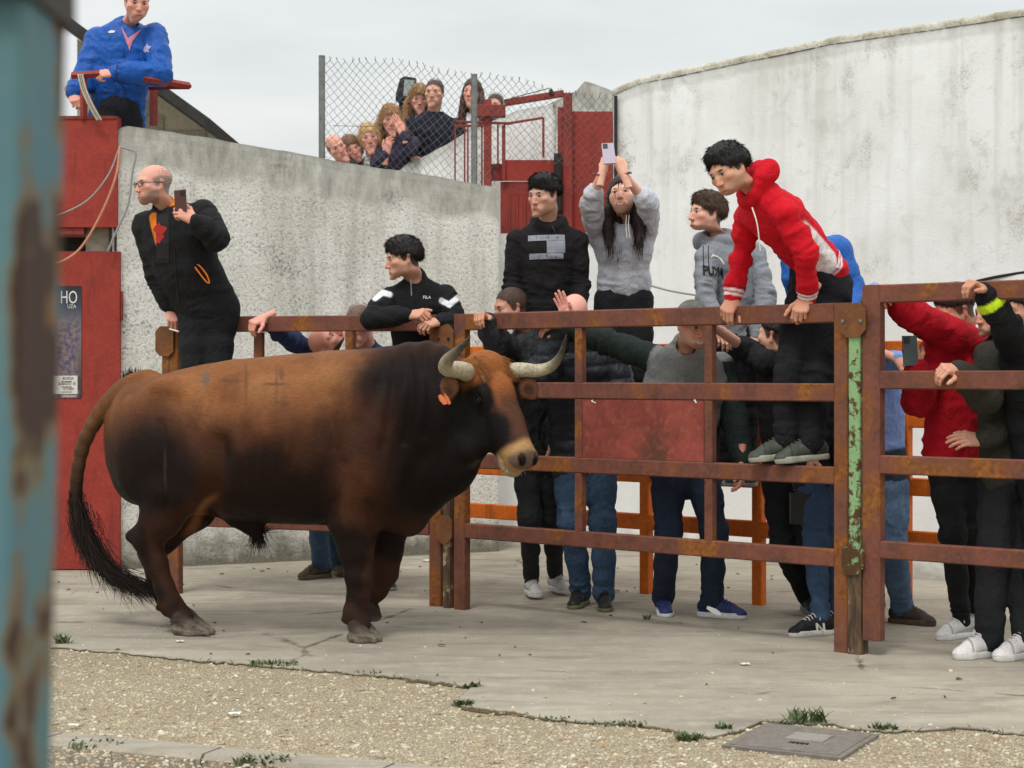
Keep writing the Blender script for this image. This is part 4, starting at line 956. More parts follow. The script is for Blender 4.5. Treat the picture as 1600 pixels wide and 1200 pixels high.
    wr = np.sin(pxv*.2+.06*pyv+2.5*vnoise(Vb, 5, 3))*.0035*nk
    cr = crease(516, 620, 512, 800, 16, .022)+crease(505, 640, 520, 700, 7, .008)+crease(585, 600, 560, 660, 14, .010)+crease(640, 560, 632, 690, 7, .010)+crease(664, 552, 664, 680, 7, .009)+crease(610, 570, 600, 690, 7, .006)+crease(338, 690, 326, 800, 16, .03)+crease(350, 640, 345, 700, 24, .016)+crease(600, 700, 640, 790, 16, .014)+crease(252, 660, 262, 790, 6, .008)+crease(290, 650, 330, 760, 9, .008)
    cr += crease(540, 725, 520, 790, 9, .012)+crease(575, 790, 580, 850, 7, .01)+crease(384, 580, 386, 650, 3, .003)+crease(432, 575, 434, 650, 3, .003)+crease(236, 612, 300, 640, 12, .008)
    ribs = .004*np.sin((pxv+.12*(pyv-600))*.33)*np.clip((pxv-350)/40, 0, 1)*np.clip((500-pxv)/40, 0, 1)*np.clip((pyv-590)/40, 0, 1)*np.clip((760-pyv)/60, 0, 1)
    bulge = .018*np.exp(-(((pxv-548)/34)**2+((pyv-735)/42)**2))+.014*np.exp(-(((pxv-572)/26)**2+((pyv-650)/60)**2))+.012*np.exp(-(((pxv-225)/40)**2+((pyv-700)/60)**2))+.012*np.exp(-(((pxv-305)/30)**2+((pyv-725)/60)**2))
    Vb = Vb+N*(wr+(1.35*cr+.45*ribs+1.6*bulge)*sid+(.004*fbm(Vb, 6, 5, 2)+.006*vnoise(Vb, 2.6, 9))*np.clip((900-pyv)/100, .15, 1))[:, None].astype(np.float32)
    # ---- coat pattern, with belly shade painted into it
    def mixc(f, A, Bc): return A*(1-f)[:, None]+np.asarray(Bc)*f[:, None]
    st = lambda e0, e1, x: np.clip((x-e0)/(e1-e0), 0, 1)**2*(3-2*np.clip((x-e0)/(e1-e0), 0, 1))
    nz = fbm(Vb, 5, 11, 4); n2 = fbm(Vb*np.array([1, 1, .35]), 9, 21, 3)
    hx, hy, hz_ = (Vb-O)@l, ((Vb-O)@a)/La, (Vb-O)@n
    C = np.tile(np.array(sr(130, 83, 50)), (len(Vb), 1))
    C = mixc(st(.0, .8, nz)*.55, C, sr(150, 103, 65)); C = mixc(st(-.1, -.8, nz)*.5, C, sr(98, 61, 38))
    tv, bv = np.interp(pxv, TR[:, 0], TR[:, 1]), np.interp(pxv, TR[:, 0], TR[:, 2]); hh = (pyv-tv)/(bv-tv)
    C = mixc(st(.16, .52, hh+.08*nz+.05*n2)*.85, C, sr(92, 56, 36)); C = mixc(st(.28, .68, hh+.09*nz+.05*n2), C, sr(34, 23, 20))  # darker towards the belly: dark coat plus underside shade put into the colour
    th = np.sqrt(((pxv-236)/92)**2+((pyv-742)/98)**2); C = mixc(st(1.5, .9, th+.14*nz)*.7, C, sr(84, 52, 35)); C = mixc(st(1.2, .45, th+.12*nz), C, sr(33, 25, 24))
    fr0 = st(500, 590, pxv+20*nz+14*n2); C = mixc(fr0*.75, C, sr(70, 42, 30)); fr = st(535, 625, pxv+22*nz+.22*(pyv-640)*0+14*n2); C = mixc(fr, C, sr(24, 18, 16))
    C = mixc(st(470, 560, pxv+25*nz)*st(640, 590, pxv)*st(590, 640, pyv)*.5, C, sr(66, 40, 30))
    C = mixc(st(.14, .0, hh)*st(560, 600, pxv)*st(720, 700, pxv)*.6, C, sr(58, 36, 27))
    # legs: dark with brown fronts
    lg = st(790, 835, pyv); C = mixc(lg, C, sr(33, 24, 21))
    br = lg*st(-.25, .55, nz+.5*st(.0, 1, (pxv-np.where(pxv < 400, 245, 560))/20)); C = mixc(br*.4, C, sr(82, 52, 37)); C = mixc(st(700, 740, pyv)*st(830, 800, pyv)*st(515, 545, pxv)*st(600, 570, pxv)*st(-.4, .5, nz)*.55, C, sr(88, 54, 37))
    C = mixc(st(1, .1, np.abs((pxv-322)+(pyv-790)*.62)/16)*st(772, 790, pyv)*st(845, 825, pyv)*.8, C, sr(140, 92, 56)); C = mixc(st(806, 818, pyv)*st(340, 360, pxv)*st(500, 480, pxv), C, sr(30, 22, 20))
    C = mixc(st(948, 965, pyv), C, sr(58, 42, 36))
    # tail: brown root, black tip
    tm = st(205, 190, pxv)*st(1, 0, np.abs(Vb[:, 1]-bmid(pxv))/.12)*((pxv < 166) | (pyv < 640)); C = mixc(tm, C, sr(92, 66, 46)); C = mixc(tm*st(690, 790, pyv), C, sr(30, 25, 24))
    # head
    hd = (hy > -.2)*(pxv > 690)*(np.abs(hx) < .2)*(hz_ > -.32)*st(-.30, -.2, hz_)
    fore = hd*st(-.16, -.07, hz_)*st(.30, .10, np.abs(hx)+.05*nz); C = mixc(fore*st(.62, .30, hy+.06*nz), C, sr(150, 90, 48))
    C = mixc(fore*st(.25, .5, hy)*st(.98, .8, hy)*st(.085, .03, np.abs(hx)+.02*nz), C, sr(84, 56, 42))
    C = mixc(hd*st(.14, .26, hy)*st(.86, .7, hy)*st(.05, .085, np.abs(hx)+.03*nz), C, sr(25, 22, 22))
    mu = hd*st(.80, .875, hy+.02*nz); C = mixc(mu, C, sr(176, 138, 92)); C = mixc(mu*st(.4, -.5, nz)*.4, C, sr(120, 88, 60))
    npad = mu*st(.90, .965, hy)*st(-.09, -.055, hz_); C = mixc(npad, C, sr(104, 84, 74)); C = mixc(hd*st(.95, .985, hy)*st(.030, .018, np.sqrt((np.abs(hx)-.047)**2+(hz_+.014)**2)), C, sr(22, 17, 16))
    C = mixc(mu*st(-.115, -.14, hz_), C, sr(150, 134, 112))
    er = st(1.1, .6, np.linalg.norm((Vb-P(702, 610, 9.05))/np.array([.06, .12, .09]), axis=1)); C = mixc(er, C, sr(112, 76, 54)); er2 = st(1.1, .6, np.linalg.norm((Vb-P(826, 609, 9.36))/np.array([.06, .12, .09]), axis=1)); C = mixc(er2, C, sr(120, 78, 56))
    for sd, c in ((-1, P(702, 612, 8.99)), (1, P(828, 610, 9.31))): C = mixc(st(.05, .025, np.linalg.norm((Vb-c)*np.array([1, .6, 1]), axis=1))*.8, C, sr(48, 34, 30))
    # scars
    for sx, sy, sw, sh, cc in ((322, 592, 5, 12, (92, 84, 80)), (440, 586, 4, 9, (90, 66, 52)), (436, 600, 22, 3, (84, 58, 44)), (360, 594, 18, 3, (96, 66, 46)), (384, 612, 2.2, 40, (100, 66, 42)), (432, 620, 2.2, 40, (104, 70, 44)), (312, 648, 16, 1.6, (84, 56, 40)), (258, 738, 1.8, 34, (70, 58, 54))):
        C = mixc(st(1.3, .5, np.sqrt(((pxv-sx)/sw)**2+((pyv-sy)/sh)**2)+.5*n2)*.7, C, sr(*cc))
    return Vb, Fb, C, dict(O=O, a=a, l=l, n=n, La=La, H=H, Rh=Rh)
def mat_coat():
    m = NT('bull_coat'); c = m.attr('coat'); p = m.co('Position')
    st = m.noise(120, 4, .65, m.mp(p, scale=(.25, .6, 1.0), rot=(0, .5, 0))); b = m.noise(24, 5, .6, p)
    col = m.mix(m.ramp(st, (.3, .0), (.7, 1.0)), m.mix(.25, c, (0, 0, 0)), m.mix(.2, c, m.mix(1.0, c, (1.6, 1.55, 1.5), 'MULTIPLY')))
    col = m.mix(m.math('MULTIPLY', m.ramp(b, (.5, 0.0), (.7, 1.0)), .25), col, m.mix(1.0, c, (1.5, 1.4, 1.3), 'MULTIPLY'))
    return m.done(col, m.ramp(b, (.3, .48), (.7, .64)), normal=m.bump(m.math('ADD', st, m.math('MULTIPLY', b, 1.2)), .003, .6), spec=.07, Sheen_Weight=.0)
M_COAT = mat_coat()
def mat_hairattr(name, rough=.5):
    m = NT(name); c = m.attr('coat'); return m.done(c, rough, spec=.1)
M_HAIRS = mat_hairattr('short_coat_hair', .55)
def mat_horn():
    m = NT('horn'); t = m.attr('ht', 'Fac'); p = m.co('Position'); n = m.noise(60, 5, .65, p); g = m.noise(20, 3, .5, p)
    col = m.ramp(m.math('ADD', t, m.math('MULTIPLY', m.math('SUBTRACT', g, .5), .16)), (0.0, sr(146, 130, 102)), (.12, sr(186, 176, 150)), (.5, sr(176, 166, 138)), (.68, sr(112, 104, 86)), (.86, sr(48, 45, 42)))
    col = m.mix(m.ramp(n, (.48, 0.0), (.68, .8)), col, sr(104, 88, 64))
    return m.done(col, .5, normal=m.bump(n, .003), spec=.4)
M_HORN = mat_horn()
def mat_hoof():
    m = NT('hoof'); p = m.co('Position'); n = m.noise(30, 5, .65, m.mp(p, scale=(1, 1, 2))); col = m.mix(m.ramp(n, (.35, 0.0), (.65, 1.0)), sr(78, 68, 58), sr(132, 122, 108)); z = m.sep(p)[2]; col = m.mix(m.ramp(m.math('ADD', m.math('MULTIPLY', z, 7.0), m.math('MULTIPLY', n, .3)), (.45, 0.0), (.85, 1.0)), col, sr(48, 36, 30))
    return m.done(col, .7, normal=m.bump(n, .004), spec=.3)
M_HOOF = mat_hoof()
M_EYE = mat_flat('dark_eye', sr(18, 13, 11), .12, spec=.7); M_TAG = mat_flat('orange_ear_tag', sr(206, 110, 62), .55); M_WHISK = mat_flat('white_whisker', sr(196, 190, 176), .6)
def strands(name, roots, dirs, lens, mat, parent, width=.002, seg=4, droop=0.0, curl=.15, cols=None, sway=None, kind=None, side=None):
    """tapered hair ribbons; roots, dirs (n,3); lens (n,)"""
    n = len(roots); roots = np.asarray(roots, float); d = np.asarray(dirs, float); d /= np.linalg.norm(d, axis=1)[:, None]+1e-9
    view = np.array([0, -1.0, 0]); sd = np.cross(d, view); sd /= np.linalg.norm(sd, axis=1)[:, None]+1e-9
    if side is not None: sd = side
    ph = rng.uniform(0, 6.3, (n, 1)); ax = rng.normal(0, 1, (n, 3)); V = np.zeros((n, seg+1, 2, 3)); p = roots.copy(); dd = d.copy()
    for k in range(seg+1):
        f = k/seg; w = width*(1-f*.85); V[:, k, 0] = p-sd*w*.5; V[:, k, 1] = p+sd*w*.5
        dd = dd+ax*curl*np.sin(ph+f*4)/seg+np.array([0, 0, -droop])/seg
        dd /= np.linalg.norm(dd, axis=1)[:, None]; p = p+dd*(np.asarray(lens)[:, None]/seg)
    idx = np.arange(n*(seg+1)*2).reshape(n, seg+1, 2)
    Fq = np.stack([idx[:, :-1, 0], idx[:, :-1, 1], idx[:, 1:, 1], idx[:, 1:, 0]], -1).reshape(-1, 4)
    at = {'coat': np.repeat(np.asarray(cols), (seg+1)*2, axis=0)} if cols is not None else None
    o = mobj(name, V.reshape(-1, 3), Fq, mat, parent, smooth=True, attrs=at)
    if kind: o['kind'] = kind
    return o
def make_bull():
    Vb, Fb, C, hf = build_bull(); H, O, a, l, n = hf['H'], hf['O'], hf['a'], hf['l'], hf['n']
    root = thing('bull', (-.9, 9.6, 0), 'large chestnut and black bull with pale horns walking right', 'bull')
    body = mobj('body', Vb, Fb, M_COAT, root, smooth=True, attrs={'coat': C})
    # short coat hair lying along the body
    N = vnormals(Vb, Fb); pick = rng.choice(len(Vb), 24000); pick = pick[(N[pick, 1] < .35)]
    pxv = Vb[:, 0]*FPX/Vb[:, 1]+800
    flow = np.stack([np.where(pxv > 700, .3, -.8), np.zeros(len(Vb)), np.where(pxv > 560, -.9, -.5)], 1)[pick]+rng.normal(0, .25, (len(pick), 3)); nn = N[pick]
    flow = flow-nn*np.sum(flow*nn, 1)[:, None]; flow /= np.linalg.norm(flow, axis=1)[:, None]+1e-9
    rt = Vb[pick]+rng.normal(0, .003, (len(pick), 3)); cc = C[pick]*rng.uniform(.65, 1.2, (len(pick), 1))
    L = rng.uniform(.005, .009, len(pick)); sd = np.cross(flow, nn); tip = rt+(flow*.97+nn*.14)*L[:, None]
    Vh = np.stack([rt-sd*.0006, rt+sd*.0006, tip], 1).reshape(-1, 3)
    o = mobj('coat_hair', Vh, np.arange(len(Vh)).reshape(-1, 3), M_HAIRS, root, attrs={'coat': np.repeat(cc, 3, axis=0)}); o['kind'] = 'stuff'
    # horns
    def horn(pts, r0, roots):
        p = spline(pts, 30); t = np.linspace(0, 1, 30); r = r0*np.interp(t, [0, .08, .3, .6, .85, 1], [1.0, 1.02, .88, .66, .34, .06])
        mb = MB().tube(p, r, 18); hm = np.repeat(t, 18); hm = np.concatenate([hm]); o = mb.obj('horn', M_HORN, root, smooth=True, attrs={'ht': hm})
        return o
    horn([H(.07, -.10, -.09), P(716, 578, 9.09), P(697, 575, 8.98), P(700, 562, 8.9), P(718, 545, 8.83), P(735, 526, 8.78)], .048, None)
    horn([H(.07, .10, -.09), P(812, 578, 9.33), P(840, 579, 9.36), P(863, 571, 9.33), P(877, 552, 9.28), P(885, 523, 9.22)], .042, None)
    for sd in (-1, 1):
        f = Field(H(.35, sd*.13, -.07)-.05, H(.35, sd*.13, -.07)+.05, .004); f.ell(H(.352, sd*.128, -.068), (.016, .02, .017), .002, hf['Rh']); v_, f_ = f.mesh(); mobj('eye', v_, f_, M_EYE, root, smooth=True)
    # lids
    def lid(sd):
        mb = MB(); c = H(.352, sd*.139, -.066)
        for s_, dz in ((-1, -.016), (1, .014)):
            pts = [c+a*(-.032+.064*k/8)+n*(dz*math.sin(math.pi*k/8)*-1)+l*sd*(.006*math.sin(math.pi*k/8)) for k in range(9)]; mb.tube(pts, [.003+.003*math.sin(math.pi*k/8) for k in range(9)], 6)
        mb.obj('eyelid', mat_lid, root, smooth=True)
    mat_lid = mat_flat('eyelid_skin', sr(24, 20, 19), .8, spec=.1)
    for sd in (-1, 1): lid(sd)
    # hooves, cloven
    def hoof(c, heel, toe, h, wd, lift=0.0, tilt=0.0):
        d = nrm((toe-heel)*V3(1, 1, 0)); sdv = V3(d[1], -d[0], 0); lo = np.minimum(heel, toe)-.12; hi = np.maximum(heel, toe)+.2
        f = Field(lo, hi, .006)
        for s in (-1, 1):
            b0 = heel+sdv*s*wd*.46; b1 = toe+sdv*s*wd*.34; mid = b0*.55+b1*.45
            f.cone(b0+d*.03+V3(0, 0, h*.62), b1+V3(0, 0, .018)-d*.012, .040, .017, .015); f.cone(b0+d*.015+V3(0, 0, .03), b1+V3(0, 0, .012)-d*.02, .030, .016, .015); f.cone(mid+V3(0, 0, .045), mid+V3(0, 0, .01), .036, .04, .02)
        m_ = (heel+toe)/2; f.cone(m_-d*.02+V3(0, 0, .0), m_+d*.14+V3(0, 0, .05), .007, .013, .006, 'cut'); f.plane(m_*V3(1, 1, 0)+V3(0, 0, lift+.001), (0, 0, -1))
        v_, f_ = f.mesh(); mobj('hoof', v_, f_, M_HOOF, root, smooth=True)
    g = lambda px, lat, lift=0: B(px, 900, lat)*V3(1, 1, 0)+V3(0, 0, lift)
    hoof(None, g(278, -.165), g(331, -.18), .15, .085); hoof(None, g(552, -.175), g(592, -.19), .14, .09)
    hoof(None, g(274, .17), g(314, .17), .12, .07)
    hl = B(568, 944, .165); hoof(None, hl-V3(0, 0, .06), hl+V3(.09, -.01, -.085), .09, .065, hl[2]-.09)
    # ear tag
    tg = P(693, 622, 8.985); MB().prism([tg+V3(-.028, 0, .012), tg+V3(-.02, -.005, -.014), tg+V3(0, -.01, -.034), tg+V3(.018, -.012, -.03), tg+V3(.004, -.004, .0), tg+V3(-.016, 0, .018)], V3(.003, -.006, .001)).obj('ear_tag', M_TAG, root)
    MB().prism([tg+V3(.002, -.012, .026), tg+V3(.022, -.016, .004), tg+V3(.036, -.018, -.026), tg+V3(.026, -.016, -.034), tg+V3(.008, -.012, -.004)], V3(.003, -.006, .001)).obj('ear_tag', M_TAG, root)
    # tufts: poll, tail, sheath, tail root bristles, whiskers
    m_ = 1700; u = rng.uniform(-.115, .115, m_); t = rng.uniform(-.04, .17, m_); rt = np.array([H(tt, uu, -.005-.9*uu*uu-.0*tt) for tt, uu in zip(t, u)])
    dr = np.array([a*(.9)+l*(uu*2.4+.2)+n*.42 for uu in u])+rng.normal(0, .22, (m_, 3)); cc = np.array(sr(142, 94, 56))*rng.uniform(.35, 1.5, (m_, 1))
    strands('forelock', rt, dr, rng.uniform(.025, .075, m_), M_HAIRS, root, .0026, 4, .2, .35, cc)
    bx = spline([B(119, 770), B(124, 806), B(140, 850), B(165, 886), B(205, 910), B(238, 918)], 40); m_ = 2600; fi = rng.integers(0, 34, m_); cl_ = rng.normal(0, 1, (60, 3))[rng.integers(0, 60, m_)]; rt = bx[fi]+(cl_*.85+rng.normal(0, .3, (m_, 3)))*np.interp(fi, [0, 12, 34], [.016, .035, .02])[:, None]
    dr = bx[np.minimum(fi+4, 39)]-bx[fi]; dr = dr/np.linalg.norm(dr, axis=1)[:, None]+rng.normal(0, .16, (m_, 3)); cc = np.array(sr(34, 27, 25))*rng.uniform(.5, 1.9, (m_, 1))
    strands('tail_tuft', rt, dr, rng.uniform(.1, .24, m_), M_HAIRS, root, .0032, 6, .3, .25, cc)
    m_ = 140; fi = rng.integers(6, 38, m_); rt = bx[fi]+rng.normal(0, .02, (m_, 3)); strands('tail_hair', rt, np.tile([.25, 0, -1.0], (m_, 1))+rng.normal(0, .3, (m_, 3)), rng.uniform(.05, .16, m_), M_HAIRS, root, .004, 6, .2, .9, np.tile(sr(30, 24, 22), (m_, 1)))
    m_ = 160; rt = B(402, 830)+rng.normal(0, .018, (m_, 3)); strands('sheath_tuft', rt, np.tile([.15, 0, -1.0], (m_, 1))+rng.normal(0, .25, (m_, 3)), rng.uniform(.05, .13, m_), M_HAIRS, root, .004, 5, .1, .4, np.tile(sr(26, 20, 19), (m_, 1)))
    rt = B(404, 832)+rng.normal(0, .006, (24, 3)); strands('sheath_tuft', rt, np.tile([.9, 0, .25], (24, 1))+rng.normal(0, .1, (24, 3)), rng.uniform(.06, .13, 24), M_HAIRS, root, .004, 5, .0, .4, np.tile(sr(26, 20, 19), (24, 1)))
    m_ = 130; tt = rng.uniform(0, 1, m_); rt = np.array([B(192+34*q, 606-8*math.sin(q*3), rng.uniform(-.03, .03)) for q in tt])+V3(0, 0, .04); strands('tail_bristle', rt, np.tile([-.1, 0, 1.0], (m_, 1))+rng.normal(0, .3, (m_, 3)), rng.uniform(.02, .06, m_), M_HAIRS, root, .004, 3, 0, .3, np.tile(sr(40, 30, 26), (m_, 1)))
    m_ = 70; rt = np.array([H(rng.uniform(.9, 1.0), rng.uniform(-.07, .07), -.12) for _ in range(m_)]); strands('whiskers', rt, np.tile(a*.8-n*.6, (m_, 1))+rng.normal(0, .35, (m_, 3)), rng.uniform(.015, .045, m_), M_WHISK, root, .003, 3, .3, .3)
make_bull()
# ------------------------------------------------------------------ people
def mat_cloth(name, rough, bump, scale, kind='cotton'):
    m = NT(name); c = m.attr('coat'); p = m.co('Object'); n = m.noise(scale, 4, .6, p); w = m.noise(11, 4, .6, m.mp(p, scale=(1, 1, .6)), 1.2)
    if kind == 'denim':
        t = m.noise(160, 3, .6, m.mp(p, scale=(1, 1, .3))); col = m.mix(m.ramp(t, (.3, 0.0), (.7, 1.0)), m.mix(1.0, c, (.68, .7, .74), 'MULTIPLY'), m.mix(1.0, c, (1.3, 1.28, 1.22), 'MULTIPLY'))
        col = m.mix(m.math('MULTIPLY', m.ramp(w, (.5, 0.0), (.72, 1.0)), .45), col, m.mix(1.0, c, (1.9, 1.8, 1.6), 'MULTIPLY'))
    else:
        col = m.mix(m.ramp(n, (.3, 0.0), (.7, 1.0)), m.mix(1.0, c, (.86, .86, .86), 'MULTIPLY'), m.mix(1.0, c, (1.1, 1.1, 1.1), 'MULTIPLY'))
    rd = m.math('ABSOLUTE', m.math('SUBTRACT', m.noise(7, 3, .5, m.mp(p, scale=(1, 1, .75), rot=(.3, .2, .5)), 2.2), .5))
    h = m.math('ADD', m.math('ADD', m.math('MULTIPLY', w, 1.3), m.math('MULTIPLY', rd, 2.0)), m.math('MULTIPLY', n, .3))
    return m.done(col, rough, normal=m.bump(h, bump, .9), spec=.25)
CL = {'cotton': mat_cloth('cotton_knit', .9, .010, 130), 'nylon': mat_cloth('nylon_shell', .45, .009, 60), 'denim': mat_cloth('denim', .9, .009, 120, 'denim'), 'leather': mat_cloth('shoe_upper', .55, .003, 60)}
def mat_skin():
    m = NT('skin'); c = m.attr('coat'); n = m.noise(70, 4, .6, m.co('Object')); b = m.noise(14, 3, .5, m.co('Object'))
    col = m.mix(m.ramp(b, (.35, 0.0), (.65, 1.0)), m.mix(1.0, c, (1.02, .96, .94), 'MULTIPLY'), m.mix(1.0, c, (1.0, 1.0, 1.0), 'MULTIPLY'))
    return m.done(col, .55, normal=m.bump(n, .0015, .6), spec=.3, Subsurface_Weight=.2, Subsurface_Radius=(.012, .005, .003), Subsurface_Scale=.6)
M_SKIN = mat_skin()
def mat_hair():
    m = NT('hair'); c = m.attr('coat'); p = m.co('Object'); n = m.noise(160, 3, .6, m.mp(p, scale=(1, .5, .35)))
    col = m.mix(m.ramp(n, (.3, 0.0), (.7, 1.0)), m.mix(1.0, c, (.5, .5, .5), 'MULTIPLY'), m.mix(1.0, c, (1.5, 1.45, 1.4), 'MULTIPLY'))
    return m.done(col, .45, normal=m.bump(n, .006), spec=.35)
M_HAIR = mat_hair()
M_PHONE = mat_flat('phone_black', sr(26, 27, 30), .25, spec=.5); M_PHONE_L = mat_flat('phone_lilac', sr(170, 160, 176), .3); M_PHONE_R = mat_flat('phone_case_brown', sr(82, 48, 44), .5, 0, .1, 60)
def smin(x, e0, e1): t = np.clip((x-e0)/(e1-e0), 0, 1); return t*t*(3-2*t)
_head = {}
def head_arrays(kind):
    """kind: m, f, smile, old.  Local frame: x to the face's left, y out of the face, z up; origin mid-skull"""
    if kind in _head: return _head[kind]
    f = Field((-.105, -.135, -.19), (.105, .135, .14), .0031); fem = kind in ('f', 'smile')
    f.ell((0, -.014, .036), (.074, .095, .086), .02); f.ell((0, .026, -.015), (.060, .067, .088), .025); f.ell((0, .070, -.068), (.026, .021, .032), .02)
    jw = .046 if not fem else .040
    for s in (-1, 1):
        f.chain([(s*(jw+.006), .000, -.03), (s*(jw-.006), .016, -.070), (s*.012, .076, -.105)], [.019, .017, .017], .02)
        f.ell((s*.044, .060, -.012), (.024, .022, .018), .025)
        f.cone((s*.046, .03, -.03), (s*.022, .072, -.072), .020, .017, .025)
        f.cone((s*.014, .083, .030), (s*.042, .070, .027), .010 if not fem else .007, .010, .018)
        f.ell((s*.031, .099, .010), (.017, .015, .0100), .012, None, 'cut')
        f.ell((s*.031, .0755, .010), (.0135, .0125, .0125), .002)
        f.cone((s*.018, .0885, .0165), (s*.044, .0805, .0155), .0032, .0032, .004); f.cone((s*.020, .0875, .002), (s*.043, .0795, .003), .0028, .0028, .004)
        f.cone((s*.073, -.018, .016), (s*.072, -.012, -.022), .016, .010, .006, flat=(1, .35, 0), ratio=.5); f.ell((s*.083, -.010, .004), (.008, .010, .016), .006, None, 'cut')
    if not fem: f.ell((0, .083, -.104), (.020, .014, .015), .014)
    else: f.ell((0, .076, -.102), (.016, .013, .013), .014)
    f.chain([(0, .081, .022), (0, .095, -.006), (0, .106, -.028)], [.0085, .009, .011] if fem else [.010, .0105, .0130], .010)
    for s in (-1, 1): f.ell((s*.012, .099, -.031), (.0085, .010, .008), .006); f.ell((s*.007, .106, -.039), (.004, .006, .004), .003, None, 'cut')
    if kind == 'smile':
        f.ell((0, .084, -.066), (.032, .014, .016), .012); f.chain([(-.027, .086, -.057), (0, .099, -.068), (.027, .086, -.057)], [.0035, .0085, .0035], .004, 'cut'); f.chain([(-.022, .078, -.059), (0, .0865, -.0655), (.022, .078, -.059)], [.004, .0075, .004], .002)
        for s in (-1, 1): f.ell((s*.040, .062, -.035), (.018, .018, .02), .02)
    else:
        f.cone((-.018, .0865, -.0625), (.018, .0865, -.0625), .0072, .0072, .008); f.cone((-.015, .086, -.0735), (.015, .086, -.0735), .0076, .0078, .008); f.cone((-.021, .099, -.0675), (.021, .099, -.0675), .003, .003, .003, 'cut')
    f.cone((0, -.030, -.05), (0, -.052, -.185), .054 if not fem else .046, .058 if not fem else .050, .03)
    V, F = f.mesh(); V = smooth_mesh(V, F, 2, .45); _head[kind] = (V, F); return V, F
def head_colors(V, kind, skin, brow, lip=.5, stubble=0.0, beard=None, scalp=None, fringe=None, eye=(.03, .018, .01)):
    x, y, z = V[:, 0], V[:, 1], V[:, 2]; ax = np.abs(x); C = np.tile(np.asarray(skin, float), (len(V), 1))
    def mx(f, c):
        nonlocal C; C = C*(1-f)[:, None]+np.asarray(c)*f[:, None]
    sk = np.asarray(skin)
    mx(.5*smin(np.hypot(x, (z+.03)/1.0)+(y < .08)*1, .03, .012), sk*(1.05, .72, .66)); mx(.4*smin(np.sqrt((ax-.045)**2+(z+.025)**2)+(y < .03)*1, .03, .008), sk*(1.05, .76, .7)); mx(.55*smin(y, .0, -.02)*(ax > .066)*(np.abs(z) < .05), sk*(1.05, .7, .62))
    if scalp is not None:
        n = fbm(V, 60, 3, 2)*.006; hl = np.interp(y, [-.2, -.05, -.028, -.010, .0, .018, .030, .050, .075, .2], [-.062, -.060, -.035, .03, -.012, -.016, .012, .050, .072, .074])
        mx(smin(z+n-hl, -.006, .012)*.9*(smin(z+.35*np.maximum(y, 0), .060, .040) if fringe else 1.0)*(1-.7*(ax > .078)*(z < .03)), scalp)
    if stubble or beard is not None:
        bd = smin(z-.35*np.maximum(ax-.03, 0)-.1*(.085-y), -.042, -.060)*smin(y, -.005, .012)*smin(z, -.135, -.118); lp = smin(np.hypot(x/1.5, z+.068), .013, .018); mx(np.clip(bd*lp*(stubble if beard is None else .92), 0, 1), np.asarray(brow)*1.6 if beard is None else beard)
    lipm = smin(np.hypot(x*.42, z+.068), .0145, .0095)*(y > .07); mx(lipm*lip, sk*(.86, .52, .50))
    if kind == 'smile': mx(smin(np.abs(z+.0655-7.5*x*x*1.6), .0075, .0052)*(np.abs(x) < .024)*(y > .07)*(y < .0935), (.78, .75, .70))
    else: mx(smin(np.hypot(x*.11, z+.0675), .0040, .0020)*(y > .07)*.85, sk*(.25, .15, .14))
    mx(smin(np.hypot((ax-.031)*.42, z-(.027 if kind in ('m', 'old') else .030)-.10*(ax-.03)*(ax < .035)), .0070, .0035)*(y > .05)*(.92 if kind == 'm' else .65), brow)
    ey = np.sqrt((ax-.031)**2+(z-.0095)**2); dd = np.sqrt((ax-.031)**2+(y-.0755)**2+(z-.010)**2)
    mx(smin(np.hypot((ax-.031)*.72, (z-.0085)*2.1), .0115, .0095)*(y > .06)*.8, (.36, .32, .30)); mx(smin(ey, .0085, .0060)*(z < .0165)*(y > .06), eye); mx(smin(np.abs(z-.0165), .0028, .0012)*(np.abs(ax-.031) < .015)*(y > .06)*.85, sk*(.16, .12, .11)); mx(smin(np.hypot(ax-.031, (z+.006)*1.6), .018, .006)*(y > .05)*.25*(z < .002), sk*(.7, .55, .55))  # eye, lid line, and shading under the lids painted into the skin
    mx(smin(np.hypot(ax-.007, z+.0385), .0045, .002)*(y > .09)*.8, sk*(.25, .15, .13))
    return C
_hair = {}
